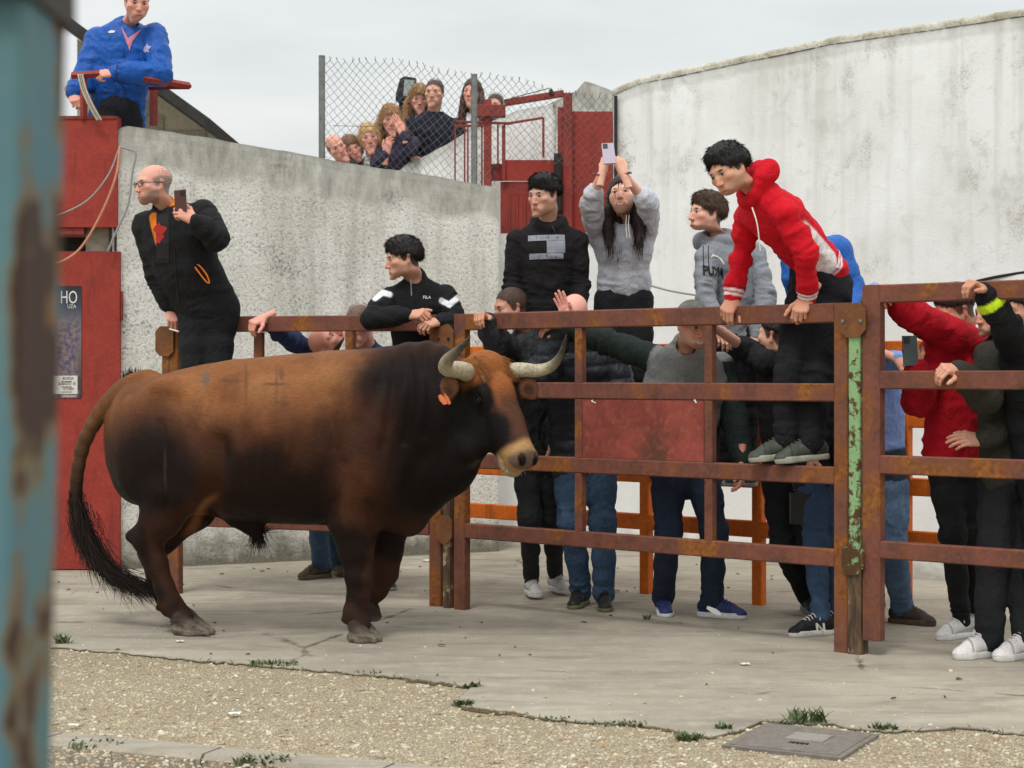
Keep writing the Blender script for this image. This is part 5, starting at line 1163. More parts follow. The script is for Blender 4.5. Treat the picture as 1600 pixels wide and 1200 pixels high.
def hair_arrays(style):
    if style in _hair: return _hair[style]
    f = Field((-.14, -.17, -.36 if 'long' in style else -.16), (.14, .15, .17), .0042)
    th = {'buzz': .004, 'sides': .004, 'short': .010, 'thick': .016, 'fringe': .014, 'bob': .020, 'long': .013, 'longcurly': .026, 'tied': .009, 'cap': .012}[style]
    f.ell((0, -.016, .040), (.075+th*.55, .097+th*.7, .087+th*.9), .01)
    if style in ('thick', 'fringe'): f.ell((.0, .030, .098), (.058, .050, .026), .025); f.ell((0, -.07, .03), (.075, .05, .07), .02)
    if style == 'bob': f.ell((0, -.03, -.01), (.1, .088, .085), .03)
    if style == 'cap': f.cone((0, .05, .055), (0, .135, .045), .06, .05, .01, flat=(0, 0, 1), ratio=.15)
    # clear the face, ears and below the nape
    fl = {'buzz': .066, 'sides': .2, 'short': .070, 'thick': .066, 'fringe': .058, 'bob': .055, 'long': .066, 'longcurly': .056, 'tied': .07, 'cap': .2}[style]
    if style in ('short', 'thick', 'fringe'): f.plane((0, -.02, .018 if style != 'thick' else .0), (0, .25, -1), k=.03)
    if style == 'cap': f.plane((0, 0, .036), (0, -.2, -1), k=.004)
    elif style == 'sides': f.ell((0, .02, .15), (.075, .115, .115), .006, None, 'cut'); f.plane((0, .012, 0), (0, 1, .2)); f.plane((0, 0, -.055), (0, 0, -1))
    else:
        f.cone((0, .12, fl-.125), (0, .12, fl-.035), .085, .068, .012, 'cut', flat=(0, 1, 0), ratio=1.0) if False else f.ell((0, .105, fl-.095), (.072, .088, .098), .02, None, 'cut')
        if style in ('buzz', 'short', 'thick', 'fringe'):
            for s in (-1, 1): f.ell((s*.085, .005, -.038), (.032, .042, .060), .01, None, 'cut')
            f.plane((0, -.05, -.062), (0, .45, -1), k=.01)
        elif style == 'tied':
            for s in (-1, 1): f.ell((s*.085, .005, -.035), (.03, .035, .055), .01, None, 'cut')
            f.plane((0, -.05, -.07), (0, .3, -1), k=.01); f.chain([(0, -.1, .02), (0, -.13, -.04), (0, -.12, -.14)], [.03, .028, .012], .02)
        elif style == 'bob': f.plane((0, 0, -.085), (0, 0, -1), k=.02)
    if 'long' in style:
        w = 1.0 if style == 'long' else 1.25
        for s in (-1, 1): f.chain([(s*.074, -.012, .03), (s*.088*w, -.004, -.06), (s*.096*w, .008, -.17), (s*.088*w, .030, -.30)], [.030*w, .034*w, .036*w, .016], .02, flat=(1, 0, 0), ratio=.75); f.cone((s*.05, -.07, .0), (s*.06*w, -.075, -.26), .04*w, .025, .03)
    V, F = f.mesh(); N = vnormals(V, F)
    if style not in ('cap', 'sides', 'buzz'):
        am = .009 if style in ('longcurly',) else .0035
        V = V+N*(am*(1-2*np.abs(vnoise(V*np.array([1, 1, .45]), 60, 4)))+am*.8*vnoise(V, 26, 8))[:, None].astype(np.float32)
    _hair[style] = (V.astype(np.float32), F); return _hair[style]
_hand = {}
POSE = {  # mcp, pip, dip bend in degrees, spread, thumb (out, in-curl)
    'hang': (62, 46, 24, 3, 38, 15), 'grip': (48, 72, 40, 2, 34, 35), 'flat': (4, 6, 4, 4, 30, 5), 'relax': (22, 30, 18, 3, 28, 15), 'phone': (42, 62, 34, 4, 44, 20), 'rest': (30, 40, 25, 4, 34, 10)}
def hand_arrays(pose):
    if pose in _hand: return _hand[pose]
    mc, pi, di, sp, to, ti = POSE[pose]; f = Field((-.10, -.09, -.16), (.22, .11, .06), .0030)
    f.chain([(-.09, 0, 0), (-.02, 0, 0), (.012, 0, -.001)], [.0275, .0255, .026], .01, flat=(0, 0, 1), ratio=.78)
    for i, y in enumerate((.027, .009, -.009, -.026)):
        mx_ = (.088, .093, .088, .079)[i]; f.cone((.008, y*.55, -.001), (mx_-.008, y, 0), .0165, .0135, .016, flat=(0, 0, 1), ratio=.85)
    f.ell((.035, .026, -.008), (.032, .017, .015), .012)                 # base of the thumb
    L = ((.040, .024, .020), (.044, .027, .021), (.041, .025, .021), (.032, .019, .018))
    for i, y in enumerate((.028, .0095, -.0095, -.027)):
        p = np.array(((.088, .093, .088, .079)[i], y, .0)); a = 0; yaw = math.radians((1.5-i)*sp); pts = [p]; k = 1+(i-1.5)*.07
        for b, l in zip((mc, pi, di), L[i]):
            a += math.radians(b*k); p = p+l*np.array((math.cos(a)*math.cos(yaw), math.cos(a)*math.sin(yaw), -math.sin(a))); pts.append(p)
        r = .0092 if i < 3 else .0078; f.chain(pts, [r*1.04, r*.98, r*.9, r*.78], .0035)
        f.ell(pts[0]+np.array((0, 0, .004)), (.009, .0085, .007), .006)
    t0 = np.array((.030, .036, -.010)); d1 = nrm((math.cos(math.radians(to)), math.sin(math.radians(to)), -.28)); d2 = nrm((math.cos(math.radians(to-ti-8)), math.sin(math.radians(to-ti-8)), -.38))
    f.chain([t0-d1*.012, t0+d1*.036, t0+d1*.036+d2*.03, t0+d1*.036+d2*.052], [.0145, .0112, .0102, .0082], .008)
    V, F = f.mesh(); V = smooth_mesh(V, F, 1, .3); _hand[pose] = (V, F); return V, F
def frame(x, z):
    x = nrm(x); y = nrm(np.cross(np.asarray(z, float), x)); z = np.cross(x, y); return np.stack([x, y, z], 1)
_shoe = None
def shoe_arrays():
    """x towards the toe, z up, origin under the ankle on the ground"""
    global _shoe
    if _shoe: return _shoe
    f = Field((-.11, -.08, -.01), (.24, .08, .16), .0042)
    f.chain([(-.045, 0, .052), (.03, 0, .058), (.11, .004, .045), (.165, .006, .030)], [.036, .038, .035, .026], .02, flat=(0, 1, 0), ratio=.95)
    f.ell((.15, .006, .022), (.052, .040, .026), .02); f.chain([(-.035, 0, .06), (-.012, 0, .1)], [.040, .040], .02); f.ell((-.008, 0, .128), (.042, .031, .03), .006, None, 'cut'); f.cone((.03, 0, .09), (.09, .002, .066), .024, .022, .015, flat=(0, 1, 0), ratio=.9)
    f.plane((0, 0, .022), (0, 0, -1)); up = f.mesh()
    g = Field((-.11, -.08, -.01), (.24, .08, .06), .0042)
    g.chain([(-.048, 0, .015), (.05, .0, .015), (.135, .005, .015), (.168, .008, .018)], [.038, .037, .043, .033], .02); g.plane((0, 0, .030), (-.02, 0, 1), k=.004); g.plane((0, 0, .0), (0, 0, -1), k=.003); so = g.mesh()
    mb = MB()
    for k in range(5):
        x = .030+k*.018; z = .1225-(x-.03)*.46; mb.tube([(x-.004, -.024, z-.016), (x, -.012, z-.001), (x+.002, 0, z+.002), (x, .012, z-.001), (x-.004, .024, z-.016)], .0030, 5)
    mb.tube([(.026, 0, .108), (.02, .03, .112), (.035, .05, .085)], .0026, 5); mb.tube([(.026, 0, .108), (.02, -.03, .112), (.035, -.05, .085)], .0026, 5)
    la = (np.concatenate(mb.v), mb.f); _shoe = (up, so, la); return _shoe
def xf(V, R, t, s=1.0): return ((np.asarray(V)*s)@R.T+t).astype(np.float32)
def unit_frame(face, up):
    y = nrm(face); x = nrm(np.cross(y, nrm(up))); z = np.cross(x, y); return np.stack([x, y, z], 1)
class Garment:
    """one piece of clothing as a distance field with fold displacement"""
    def __init__(s): s.p = []; s.lo = np.full(3, 1e9); s.hi = -s.lo; s.folds = []
    def add(s, pts, rs, k=.03, flat=None, ratio=1.0):
        for p, r in zip(pts, rs): s.lo = np.minimum(s.lo, np.asarray(p)-r*1.6); s.hi = np.maximum(s.hi, np.asarray(p)+r*1.6)
        s.p.append(('c', pts, rs, k, flat, ratio)); return s
    def ell(s, c, r, k=.03, R=None):
        c = np.asarray(c, float); m = max(r); s.lo = np.minimum(s.lo, c-m); s.hi = np.maximum(s.hi, c+m); s.p.append(('e', c, r, k, R)); return s
    def cutcone(s, a, b, ra, rb, k=.01): s.p.append(('x', a, b, ra, rb, k)); return s
    def cutplane(s, p, n, k=.01): s.p.append(('p', p, n, k)); return s
    def build(s, h=.0095, amp=.006, seed=0, quilt=None):
        f = Field(s.lo-.04, s.hi+.04, h)
        for q in s.p:
            if q[0] == 'c':
                if len(q[1]) == 1: f.ell(q[1][0], (q[2][0],)*3, q[3])
                else: f.chain(q[1], q[2], q[3], 'add', q[4], q[5])
            elif q[0] == 'e': f.ell(q[1], q[2], q[3], q[4])
            elif q[0] == 'x': f.cone(q[1], q[2], q[3], q[4], q[5], 'cut')
            else: f.plane(q[1], q[2], 'cut', q[3])
        V, F = f.mesh(); V = smooth_mesh(V, F, 1, .4); N = vnormals(V, F)
        d = amp*(.55-1.5*np.abs(vnoise(V+.03*np.stack([vnoise(V, 9, 2+seed), vnoise(V, 9, 5), vnoise(V, 9, 7)], 1), 11, seed)))+amp*.5*(.5-np.abs(vnoise(V, 24, seed+3)))*1.2
        for c, ax, rad, wl, a in s.folds:
            q = V-c; t = q@ax; g = np.exp(-np.sum(q*q, 1)/rad**2); w = np.stack([t/wl*1.15, (q-t[:, None]*ax)@np.array((1., .3, .2))*5, (q-t[:, None]*ax)@np.array((.2, 1., -.4))*5], 1)+.6*vnoise(V, 9, seed+9)[:, None]; d += a*.95*g*(1.0-2.2*np.abs(vnoise(w, 1.0, seed+int(abs(c[0])*50) % 17)))
        if quilt: 
            c0, ax, step, a = quilt; t = (V-c0)@ax; d += a*(np.abs(np.sin(math.pi*(t/step+.12*vnoise(V, 6, seed))))**.6-.6)+a*.35*vnoise(V, 30, seed+2)
        V = (V+N*d[:, None]).astype(np.float32); s.V, s.F = V, F; return V, F
def noisecol(V, c, var=.06, seed=0): return np.asarray(c, float)*(1+var*fbm(V, 6, seed, 3))[:, None]
PEOPLE = {}
def person(key, label, sp, group=None):
    """sp: head (point, face dir, up), joints sh/el/wr/hip/kn/an as (a, b) pairs (a = left in the picture), clothing"""
    g = sp.get; hc, face, up = np.asarray(sp['head'][0]), sp['head'][1], sp['head'][2]; hs = g('hs', 1.06); seed = g('seed', len(PEOPLE)*7+1)
    sh, el, wr = sp['sh'], sp['el'], sp['wr']; hipc = np.asarray(sp['hipc'], float); neck = np.asarray(sp['neck'], float)
    lat = nrm(np.asarray(sh[1])-np.asarray(sh[0])); spine = nrm(neck-hipc); fwd = np.cross(lat, spine); fwd = nrm(fwd)
    bfd = np.asarray(g('bf', (0, -1, 0)), float); fwd = fwd if fwd@bfd > 0 else -fwd
    base = g('base', None); ground = hipc*V3(1, 1, 0)+V3(0, 0, 0) if base is None else base
    root = thing('person', ground, label, 'person', group); PEOPLE[key] = root
    skin = np.minimum(np.asarray(g('skin', sr(196, 142, 116)))*1.16, .8); hk = g('hk', 'm'); brow = np.asarray(g('brow', sr(38, 28, 24)))
    # ---- body: head, hands and what is under the clothes
    R = unit_frame(face, up); Vs, Fs, Cs = [], [], []; n0 = 0
    def put(V, F, C):
        nonlocal n0; Vs.append(V); Fs.append(F+n0); Cs.append(C); n0 += len(V)
    hv, hfc = head_arrays(hk); hcol = head_colors(hv, hk, skin, brow, g('lip', .5), g('stubble', 0.0), g('beard', None), g('scalp', None), g('bald_top', None), eye=(.03, .02, .012))
    rs_ = np.random.default_rng(seed+31); w_ = smin(hv[:, 2], -.16, -.10)[:, None]; sc_ = 1+rs_.uniform(-.05, .05, 3)*np.array((1, .6, 1)); hv = hv*(1+(sc_-1)*w_)
    hv = hv+np.stack([0*hv[:, 0], smin(np.hypot(hv[:, 0]*1.3, hv[:, 2]+.02), .03, .0)*rs_.uniform(-.006, .006)*(hv[:, 1] > .07)+smin(hv[:, 2], -.085, -.11)*rs_.uniform(-.006, .006)*(hv[:, 1] > .03), 0*hv[:, 0]], 1); hv = hv.astype(np.float32)
    R2 = R.copy(); nk = smin(hv[:, 2], -.06, -.17)[:, None]                # neck bends from the head towards the shoulders
    loc = xf(hv, R, hc, hs); tgt = neck+(loc-(hc+R@np.array((0, -.052, -.185))*hs))*.95+spine*.0; hw = loc*(1-nk)+tgt*nk
    put(hw.astype(np.float32), hfc, hcol)
    for i in (0, 1):
        if g('hand') and g('hand')[i]:
            pose, dr, dor, right = g('hand')[i]; av, af = hand_arrays(pose); av = av.copy(); A = frame(dr, dor)
            if not right: av = av*np.array((1, -1, 1), np.float32); af = af[:, ::-1]
            q = xf(av, A, np.asarray(wr[i]), g('hds', 1.0)); nz = fbm(av, 60, seed, 2); hc_ = noisecol(av, skin*np.array((1.0, .93, .90)), .05, seed)
            put(q, af, hc_)
    core = Field(np.min([hipc, neck, *sh, *el, *wr], 0)-.14, np.max([hipc, neck, *sh, *el, *wr], 0)+.14, .022); core.chain([hipc, (hipc+neck)/2, neck-spine*.08, neck], [.062, .060, .062, .045], .03)
    for i in (0, 1): core.chain([neck-spine*.05, sh[i]-spine*.03, el[i], wr[i]], [.05, .042, .036, .027], .02)
    cv, cf_ = core.mesh(); put(cv, cf_, np.tile(skin, (len(cv), 1)))
    mobj('body', np.concatenate(Vs), np.concatenate(Fs), M_SKIN, root, smooth=True, attrs={'coat': np.concatenate(Cs)})
    # ---- hair
    for st, hcz, dens in g('hair', ()):
        if st == 'none': continue
        v, f_ = hair_arrays(st); hcz = np.asarray(hcz); N = vnormals(v, f_); vv = xf(v, R, hc, hs); col = hcz*(1+.25*fbm(v, 30, seed, 2))[:, None]
        if st in ('buzz', 'sides'): dens = dens*3
        if st not in ('buzz', 'sides'): mobj('hair' if st != 'cap' else 'flat_cap', vv, f_, M_HAIR if st != 'cap' else CL['cotton'], root, smooth=True, attrs={'coat': col})
        if st in ('short', 'thick', 'fringe'): dens = int(dens*2.6)
        if dens and st != 'cap':
            ok_ = np.where((v[:, 1] < .052) | (v[:, 2] > .05))[0]; pk = ok_[rng.integers(0, len(ok_), dens)]; crown = np.array((0, -.05, .12)); fl = v[pk]-crown; fl[:, 2] -= .05; fl = fl-N[pk]*np.sum(fl*N[pk], 1)[:, None]; fl /= np.linalg.norm(fl, axis=1)[:, None]+1e-6
            if 'long' in st: fl = fl*.35+np.array((0, 0, -1.0))
            out = {'buzz': .5, 'short': .3, 'thick': .2, 'fringe': .14, 'bob': .3, 'long': .14, 'longcurly': .32, 'tied': .12, 'sides': .3}[st]; ln = {'buzz': .005, 'short': .016, 'thick': .024, 'fringe': .026, 'bob': .045, 'long': .09, 'longcurly': .07, 'tied': .04, 'sides': .008}[st]
            fl = fl+N[pk]*out+rng.normal(0, .16 if st != 'long' else .07, (dens, 3)); cw = {'longcurly': .9, 'bob': .4}.get(st, .2)
            so = strands('hair_strands', xf(v[pk]-N[pk]*.003, R, hc, hs), fl@R.T, ln*rng.uniform(.6, 1.5, dens), M_HAIRS, root, .0034 if st != 'buzz' else .002, 3, .12, cw, hcz*rng.uniform(.45, 1.9, (dens, 1))); so['kind'] = 'stuff'
        if st in ('short', 'thick', 'fringe', 'bob', 'longcurly'):      # ragged hairline
            lowf = {'short': .085, 'thick': .085, 'fringe': .080}.get(st, .075); e1 = np.where(((v[:, 2] < lowf) & (v[:, 1] > .02)) | ((v[:, 2] < .045) & (v[:, 1] <= .02)))[0] if 'long' not in st and st != 'bob' else np.where((v[:, 1] > .03) & (v[:, 2] > .02))[0]
            if len(e1):
                ne = 420 if st != 'fringe' else 620; pk = e1[rng.integers(0, len(e1), ne)]; dn = np.array((0, .1, -1.0))+N[pk]*.35+rng.normal(0, .3, (ne, 3))
                if 'long' in st or st == 'bob': dn = np.stack([np.sign(v[pk, 0])*1.2, np.full(ne, -.2), np.full(ne, -.8)], 1)+rng.normal(0, .25, (ne, 3))
                lf = np.where(v[pk, 1] > .03, {'short': .010, 'thick': .018, 'fringe': .024}.get(st, .05), .014)
                so = strands('hairline', xf(v[pk]-N[pk]*.002, R, hc, hs), dn@R.T, lf*rng.uniform(.4, 1.3, ne), M_HAIR, root, .0021, 3, .1, .25, hcz*rng.uniform(.55, 1.5, (ne, 1))); so['kind'] = 'stuff'
    if g('glasses'):
        mb = MB(); c = lambda x, y, z: hc+R@(np.array((x, y, z))*hs)
        for s in (-1, 1):
            mb.tube([c(s*.033+.022*math.cos(t), .102-.012*abs(math.cos(t))*(math.cos(t)*s > 0), .008+.015*math.sin(t)) for t in np.linspace(0, 6.283, 17)], .0022, 5); mb.tube([c(s*.056, .092, .014), c(s*.078, .03, .012), c(s*.082, -.02, .008)], .0024, 5)
        mb.tube([c(-.012, .104, .012), c(0, .107, .015), c(.012, .104, .012)], .0022, 5); mb.obj('glasses', M_BLACKPL, root, smooth=True)
    # ---- upper garment
    t = sp['top']; bw = t.get('bulk', 1.0); build = g('build', 1.0); ff = t.get('flat', .64)
    G_ = Garment(); mid = hipc+(neck-hipc)*.42+fwd*t.get('belly', 0.0); chest = hipc+(neck-hipc)*.74+fwd*.01; hem = hipc+spine*t.get('hem', -.04)
    wr_ = [.158*build*bw, (.148 if not g('fem') else .132)*build*bw, .172*build*(bw if not g('fem') else bw*.92), .10*bw]
    G_.add([hem, mid, chest, neck-spine*.055], wr_, .05, fwd, ff)
    for i in (0, 1):
        s_, e_, w_ = np.asarray(sh[i]), np.asarray(el[i]), np.asarray(wr[i]); sr_w = t.get('sleeve', 1.0)*bw; fd = nrm(w_-e_)
        G_.add([neck-spine*.045, s_-spine*.008], [.055, .058*bw], .05); w2 = w_-fd*t.get('cuffback', .012)
        if t.get('short') and t['short'][i]: w2 = e_+(w_-e_)*t['short'][i]
        G_.add([s_, s_+(e_-s_)*.5, e_, e_+(w2-e_)*.6, w2-fd*.05, w2-fd*.035, w2], [.064*sr_w, .060*sr_w, .055*sr_w, .050*sr_w, .045*sr_w, .038*max(1, sr_w*.9), .037*max(1, sr_w*.9)], .02)
        ua = nrm(e_-s_); G_.folds += [(e_, ua, .11, .034, .010), (e_, fd, .11, .03, .008), (s_+(e_-s_)*.1, nrm(ua+lat*(.5 if i else -.5)), .13, .045, .008), (w2-fd*.04, fd, .07, .02, .007)]
    G_.folds += [(hem+spine*.05, spine, .19, .05, .007), (mid, nrm(spine+lat*.4), .2, .075, .008)]
    if t.get('hood'):
        b = neck-fwd*.065+spine*(.01+t.get('hoodup', 0)); G_.add([b-lat*.075+fwd*.03, b-lat*.05-fwd*.03-spine*.02, b+lat*.05-fwd*.03-spine*.02, b+lat*.075+fwd*.03], [.042, .05, .05, .042], .03); G_.add([b-lat*.075+fwd*.03, neck+fwd*.075-spine*(.055-t.get('hoodup', 0)), b+lat*.075+fwd*.03], [.036, .026, .036], .02)
        cc = neck+spine*(t.get('hoodup', 0)*.6+.012)+fwd*.006; G_.add([cc+(lat*math.cos(q_)*.076+fwd*math.sin(q_)*.078)-spine*.035*max(0, math.sin(q_)) for q_ in np.linspace(0, 6.283, 13)], [.026]*13, .02)
    elif t.get('collar', True):
        r_ = t.get('collar_r', .062); G_.add([neck+spine*.0, neck+spine*t.get('collar_h', .03)], [r_+.012, r_], .02)
    hd = R@np.array((0, -.05, -.16))*hs+hc; nd = nrm((hc+R@np.array((0, -.03, -.06))*hs)-neck); G_.cutcone(neck-spine*.01, neck+nd*.10, .048, .056, .008)
    if 'extra' in t: t['extra'](G_, locals())
    V, F = G_.build(t.get('h', .0095), t.get('amp', .0065), seed, (hipc, spine, t['quilt'], .011) if t.get('quilt') else None)
    C = noisecol(V, t['col'], .05, seed)
    info = dict(V=V, hipc=hipc, neck=neck, spine=spine, lat=lat, fwd=fwd, sh=sh, el=el, wr=wr, chest=chest, hem=hem)
    if 'paint' in t: C = t['paint'](C, V, info)
    go = mobj(t.get('name', 'jacket'), V, F, CL[t.get('mat', 'cotton')], root, smooth=True, attrs={'coat': C}); info['F'] = F; info['obj'] = go
    info['root'] = root
    # ---- trousers and shoes
    if g('leg'):
        L = sp['leg']; T = Garment(); hp = L['hip']; kn = L['kn']; an = L['an']; lb = L.get('bulk', 1.0); pelv = (np.asarray(hp[0])+np.asarray(hp[1]))/2; T.add([pelv+spine*L.get('rise', .06), pelv-spine*.02], [L.get('waist', .135)*build*lb**.5, .155*build*lb**.5], .03, fwd, .68)
        for i in (0, 1):
            a, k_, c = np.asarray(hp[i]), np.asarray(kn[i]), np.asarray(an[i]); r = L.get('r', (.092, .080, .066, .060, .056)); T.add([a, a+(k_-a)*.5, k_, k_+(c-k_)*.5, c], [q*lb for q in r], .03); td, sd = nrm(k_-a), nrm(c-k_)
            T.folds += [(k_, td, .13, .045, .009), (k_-td*.02, sd, .11, .036, .007), (c-sd*.05, sd, .1, .03, .010), (a+td*.06, nrm(td+lat*.6), .14, .05, .008)]
        V, F = T.build(.0105, L.get('amp', .006), seed+5); C = noisecol(V, L['col'], .07, seed)
        if 'paint' in L: C = L['paint'](C, V, info)
        mobj(L.get('name', 'trousers'), V, F, CL[L.get('mat', 'cotton')], root, smooth=True, attrs={'coat': C})
        for i in (0, 1):
            if not L.get('toe') or L['toe'][i] is None: continue
            (uv, uf), (sv, sf), (lv, lf) = shoe_arrays(); d = nrm(L['toe'][i]); A = frame(d, L.get('sup', (0, 0, 1))); c = np.asarray(an[i])-A[:, 2]*L.get('ank', .085); sz = L.get('ssz', 1.0)
            cu, cs, cl_ = L['shoe']; col = noisecol(uv, cu, .05, seed)
            dk = 1-.55*smin(np.abs(uv[:, 0]-.118-.12*np.abs(uv[:, 1])), .006, .002)*(uv[:, 2] > .03)-.7*smin(uv[:, 2], .112, .122)*(uv[:, 0] < .04)-.25*smin(uv[:, 0], -.02, -.03)-.35*smin(np.abs(uv[:, 2]-.045+.15*uv[:, 0]), .005, .002)*(np.abs(uv[:, 1]) > .025)
            col = col*np.clip(dk, .15, 1)[:, None]
            if 'shoepaint' in L: col = L['shoepaint'](col, uv)
            so = mobj('shoe', xf(uv, A, c, sz), uf, CL['leather'], root, smooth=True, attrs={'coat': col}); mobj('sole', xf(sv, A, c, sz), sf, CL['leather'], so, smooth=True, attrs={'coat': noisecol(sv, cs, .06, 2)}); mobj('laces', xf(lv, A, c, sz), lf, CL['cotton'], so, smooth=True, attrs={'coat': np.tile(cl_, (len(lv), 1))})
    return info
def decal(info, V2, F2, center, right, upv, mat, name, lift=.006, parent=None, sub=0):
    """lay flat artwork (2D verts in metres) on the garment by casting along the garment's front"""
    V2 = np.asarray(V2, float)
    if sub:                                  # refine so that it can follow the folds
        bm = bmesh.new(); vs = [bm.verts.new((v[0], v[1], 0)) for v in V2]
        for f in F2:
            try: bm.faces.new([vs[i] for i in f])
            except ValueError: pass
        bmesh.ops.triangulate(bm, faces=bm.faces[:])
        for _ in range(sub): bmesh.ops.subdivide_edges(bm, edges=[e for e in bm.edges if e.calc_length() > .012], cuts=1, use_grid_fill=True)
        bmesh.ops.triangulate(bm, faces=bm.faces[:]); bm.verts.index_update(); V2 = np.array([v.co[:2] for v in bm.verts]); F2 = [tuple(v.index for v in f.verts) for f in bm.faces]; bm.free()
    if 'bvh' not in info: info['bvh'] = BVHTree.FromPolygons([tuple(map(float, v)) for v in info['V']], [tuple(map(int, f)) for f in info['F']])
    r, u = nrm(right), np.asarray(upv, float); u = nrm(u-r*(u@r)); n = np.cross(r, u); n = n if n@V3(0, -1, 0) > 0 else -n; out = []; last = 0
    for x, y in V2[:, :2]:
        p = np.asarray(center)+r*x+u*y; h = info['bvh'].ray_cast(Vector(p+n*.35), Vector(-n), .8); d = h[3] if h[0] is not None else last; last = d if d else .35; out.append(p+n*(.35-last+lift))
    return mobj(name, np.array(out), F2, mat, parent or info['root'], smooth=False)
def rect(w, h, n=8):
    V = [(-w/2+w*i/n, -h/2+h*j/n) for j in range(n+1) for i in range(n+1)]; return V, [(j*(n+1)+i, j*(n+1)+i+1, (j+1)*(n+1)+i+1, (j+1)*(n+1)+i) for j in range(n) for i in range(n)]
def phone(c, R, mat, label, w=.074, h=.152, key='mobile_phone', face=M_PHONE):
    t = thing('mobile_phone', c, label, 'mobile phone'); c = np.asarray(c); x, y, n = R[:, 0], R[:, 1], R[:, 2]
    MB().beam(c-y*h/2, c+y*h/2, w, .009, up=n, bev=.003).obj('case', mat, t); MB().beam(c-y*h*.48-n*.005, c+y*h*.48-n*.005, w*.92, .0015, up=n, bev=.0005).obj('screen', face, t)
    MB().beam(c+y*h*.46-x*w*.22+n*.0055, c+y*h*.24-x*w*.22+n*.0055, w*.38, .003, up=n, bev=.001).obj('camera_bump', M_BLACKPL, t)
    return t
# ------------------------------------------------------------------ the crowd
J = P
BLK = sr(30, 30, 33); BLK2 = sr(38, 38, 42); SK1 = sr(200, 154, 132); SK2 = sr(184, 136, 112); SKP = sr(208, 154, 138); DKH = sr(22, 19, 18); BRH = sr(62, 44, 32)
JEAN = sr(58, 80, 106); JEAND = sr(36, 46, 64)
def sm(x, a, b): return smin(x, a, b)
def mixv(C, f, c): return C*(1-f)[:, None]+np.asarray(c)*f[:, None]
def gloc(px, py): return G(px, py)
# --- young man in red jacket on the gate
def red_paint(C, V, I):
    red, wht = sr(206, 18, 36), sr(232, 226, 226)
    t = (V-I['hem'])@I['spine']; l = (V-I['hipc'])@I['lat']; fw = (V-I['hipc'])@I['fwd']
    # side panel in white, wide at the hem and narrow at the armpit, on the viewer's right flank
    A, Bp = J(1286, 408, 9.2), J(1238, 330, 9.1); d = Bp-A; L2 = d@d; s = np.clip(((V-A)@d)/L2, 0, 1); q = V-A-s[:, None]*d; dist = np.hypot(q[:, 0], q[:, 2]); w = .066*(1-s)+.012
    body = np.ones(len(V))
    e0, e1 = I['el'][1], I['sh'][1]; dd = e0-e1; sa = np.clip(((V-e1)@dd)/(dd@dd), 0, 1); da = np.linalg.norm(V-e1-sa[:, None]*dd, axis=1); w1 = I['wr'][1]; d2 = w1-e0; sb = np.clip(((V-e0)@d2)/(d2@d2), 0, 1); db = np.linalg.norm(V-e0-sb[:, None]*d2, axis=1)
    sleeve = (np.minimum(da, db) < .100)
    C = mixv(C, sm(dist, w+.008, w-.004)*(~sleeve), wht)
    for i in (0, 1):
        w_, e_ = I['wr'][i], I['el'][i]; f = nrm(w_-e_); r = (w_-V)@f; nr = np.linalg.norm(V-w_, axis=1) < .13
        for a, b in ((.012, .022), (.034, .044)): C = mixv(C, nr*sm(np.abs(r-(a+b)/2), .0085, .005), wht)
        C = mixv(C, nr*sm(np.abs(r-.056), .008, .003)*.8, sr(120, 16, 28))
    for a, b in ((.014, .024), (.036, .046)): C = mixv(C, sm(np.abs(t-(a+b)/2), .009, .005)*(np.abs(fw) < .3)*(~sleeve), wht)
    return C
ry = 9.3
red = person('red', 'young man in red hooded jacket climbing on the steel fence and leaning over it', dict(
    head=(J(1140, 268, 8.98), (-.64, -.62, -.40), (-.25, .12, 1)), hs=1.10, neck=J(1182, 297, 9.08), skin=sr(192, 146, 122), brow=sr(26, 20, 18), stubble=.28, lip=.6, scalp=DKH, hair=[('thick', DKH, 1500), ('buzz', DKH, 300)],
    sh=(J(1168, 338, 9.34), J(1226, 332, 8.96)), el=(J(1157, 402, 9.42), J(1260, 396, 8.98)), wr=(J(1145, 466, 9.40), J(1262, 466, 9.12)), hipc=J(1284, 421, 9.42), bf=(-.8, -.5, -.5), base=J(1240, 720, 9.28),
    hand=(('hang', (-.35, -.45, -.65), (-.3, -.85, .5), True), ('hang', (-.45, -.4, -.65), (-.3, -.85, .5), False)), hds=1.08,
    top=dict(name='hooded_jacket', col=sr(206, 18, 36), hood=True, hoodup=.045, bulk=1.02, sleeve=.98, hem=.02, amp=.009, paint=red_paint, flat=.70, cuffback=-.004, h=.0085),
    leg=dict(hip=(J(1262, 452, 9.42), J(1300, 446, 9.40)), kn=(J(1232, 586, 9.26), J(1278, 588, 9.24)), an=(J(1228, 690, 9.26), J(1268, 692, 9.2)), col=sr(26, 26, 29), r=(.098, .084, .070, .062, .056), amp=.007, bulk=1.08, toe=((-.95, -.2, -.08), (-.95, -.25, -.08)), shoe=(sr(66, 72, 62), sr(150, 150, 136), sr(90, 92, 84)), ank=.09, ssz=1.06)))
for x0, y0, x1, y1, dy in ((1183, 350, 1190, 392, 8.86),): MB().tube(spline([J(x0-8, y0-26, dy), J(x0, y0, dy-.02), J(x1-2, y1, dy)], 10), .0035, 6).obj('drawstring', M_INKW, red['root'])
MB().beam(J(1273, 404, 9.02)+V3(0, -.0, 0), J(1267, 462, 9.1), .006, .004, bev=.001).obj('pocket_zip', mat_flat('pale_zip', sr(206, 210, 170), .5), red['root'])
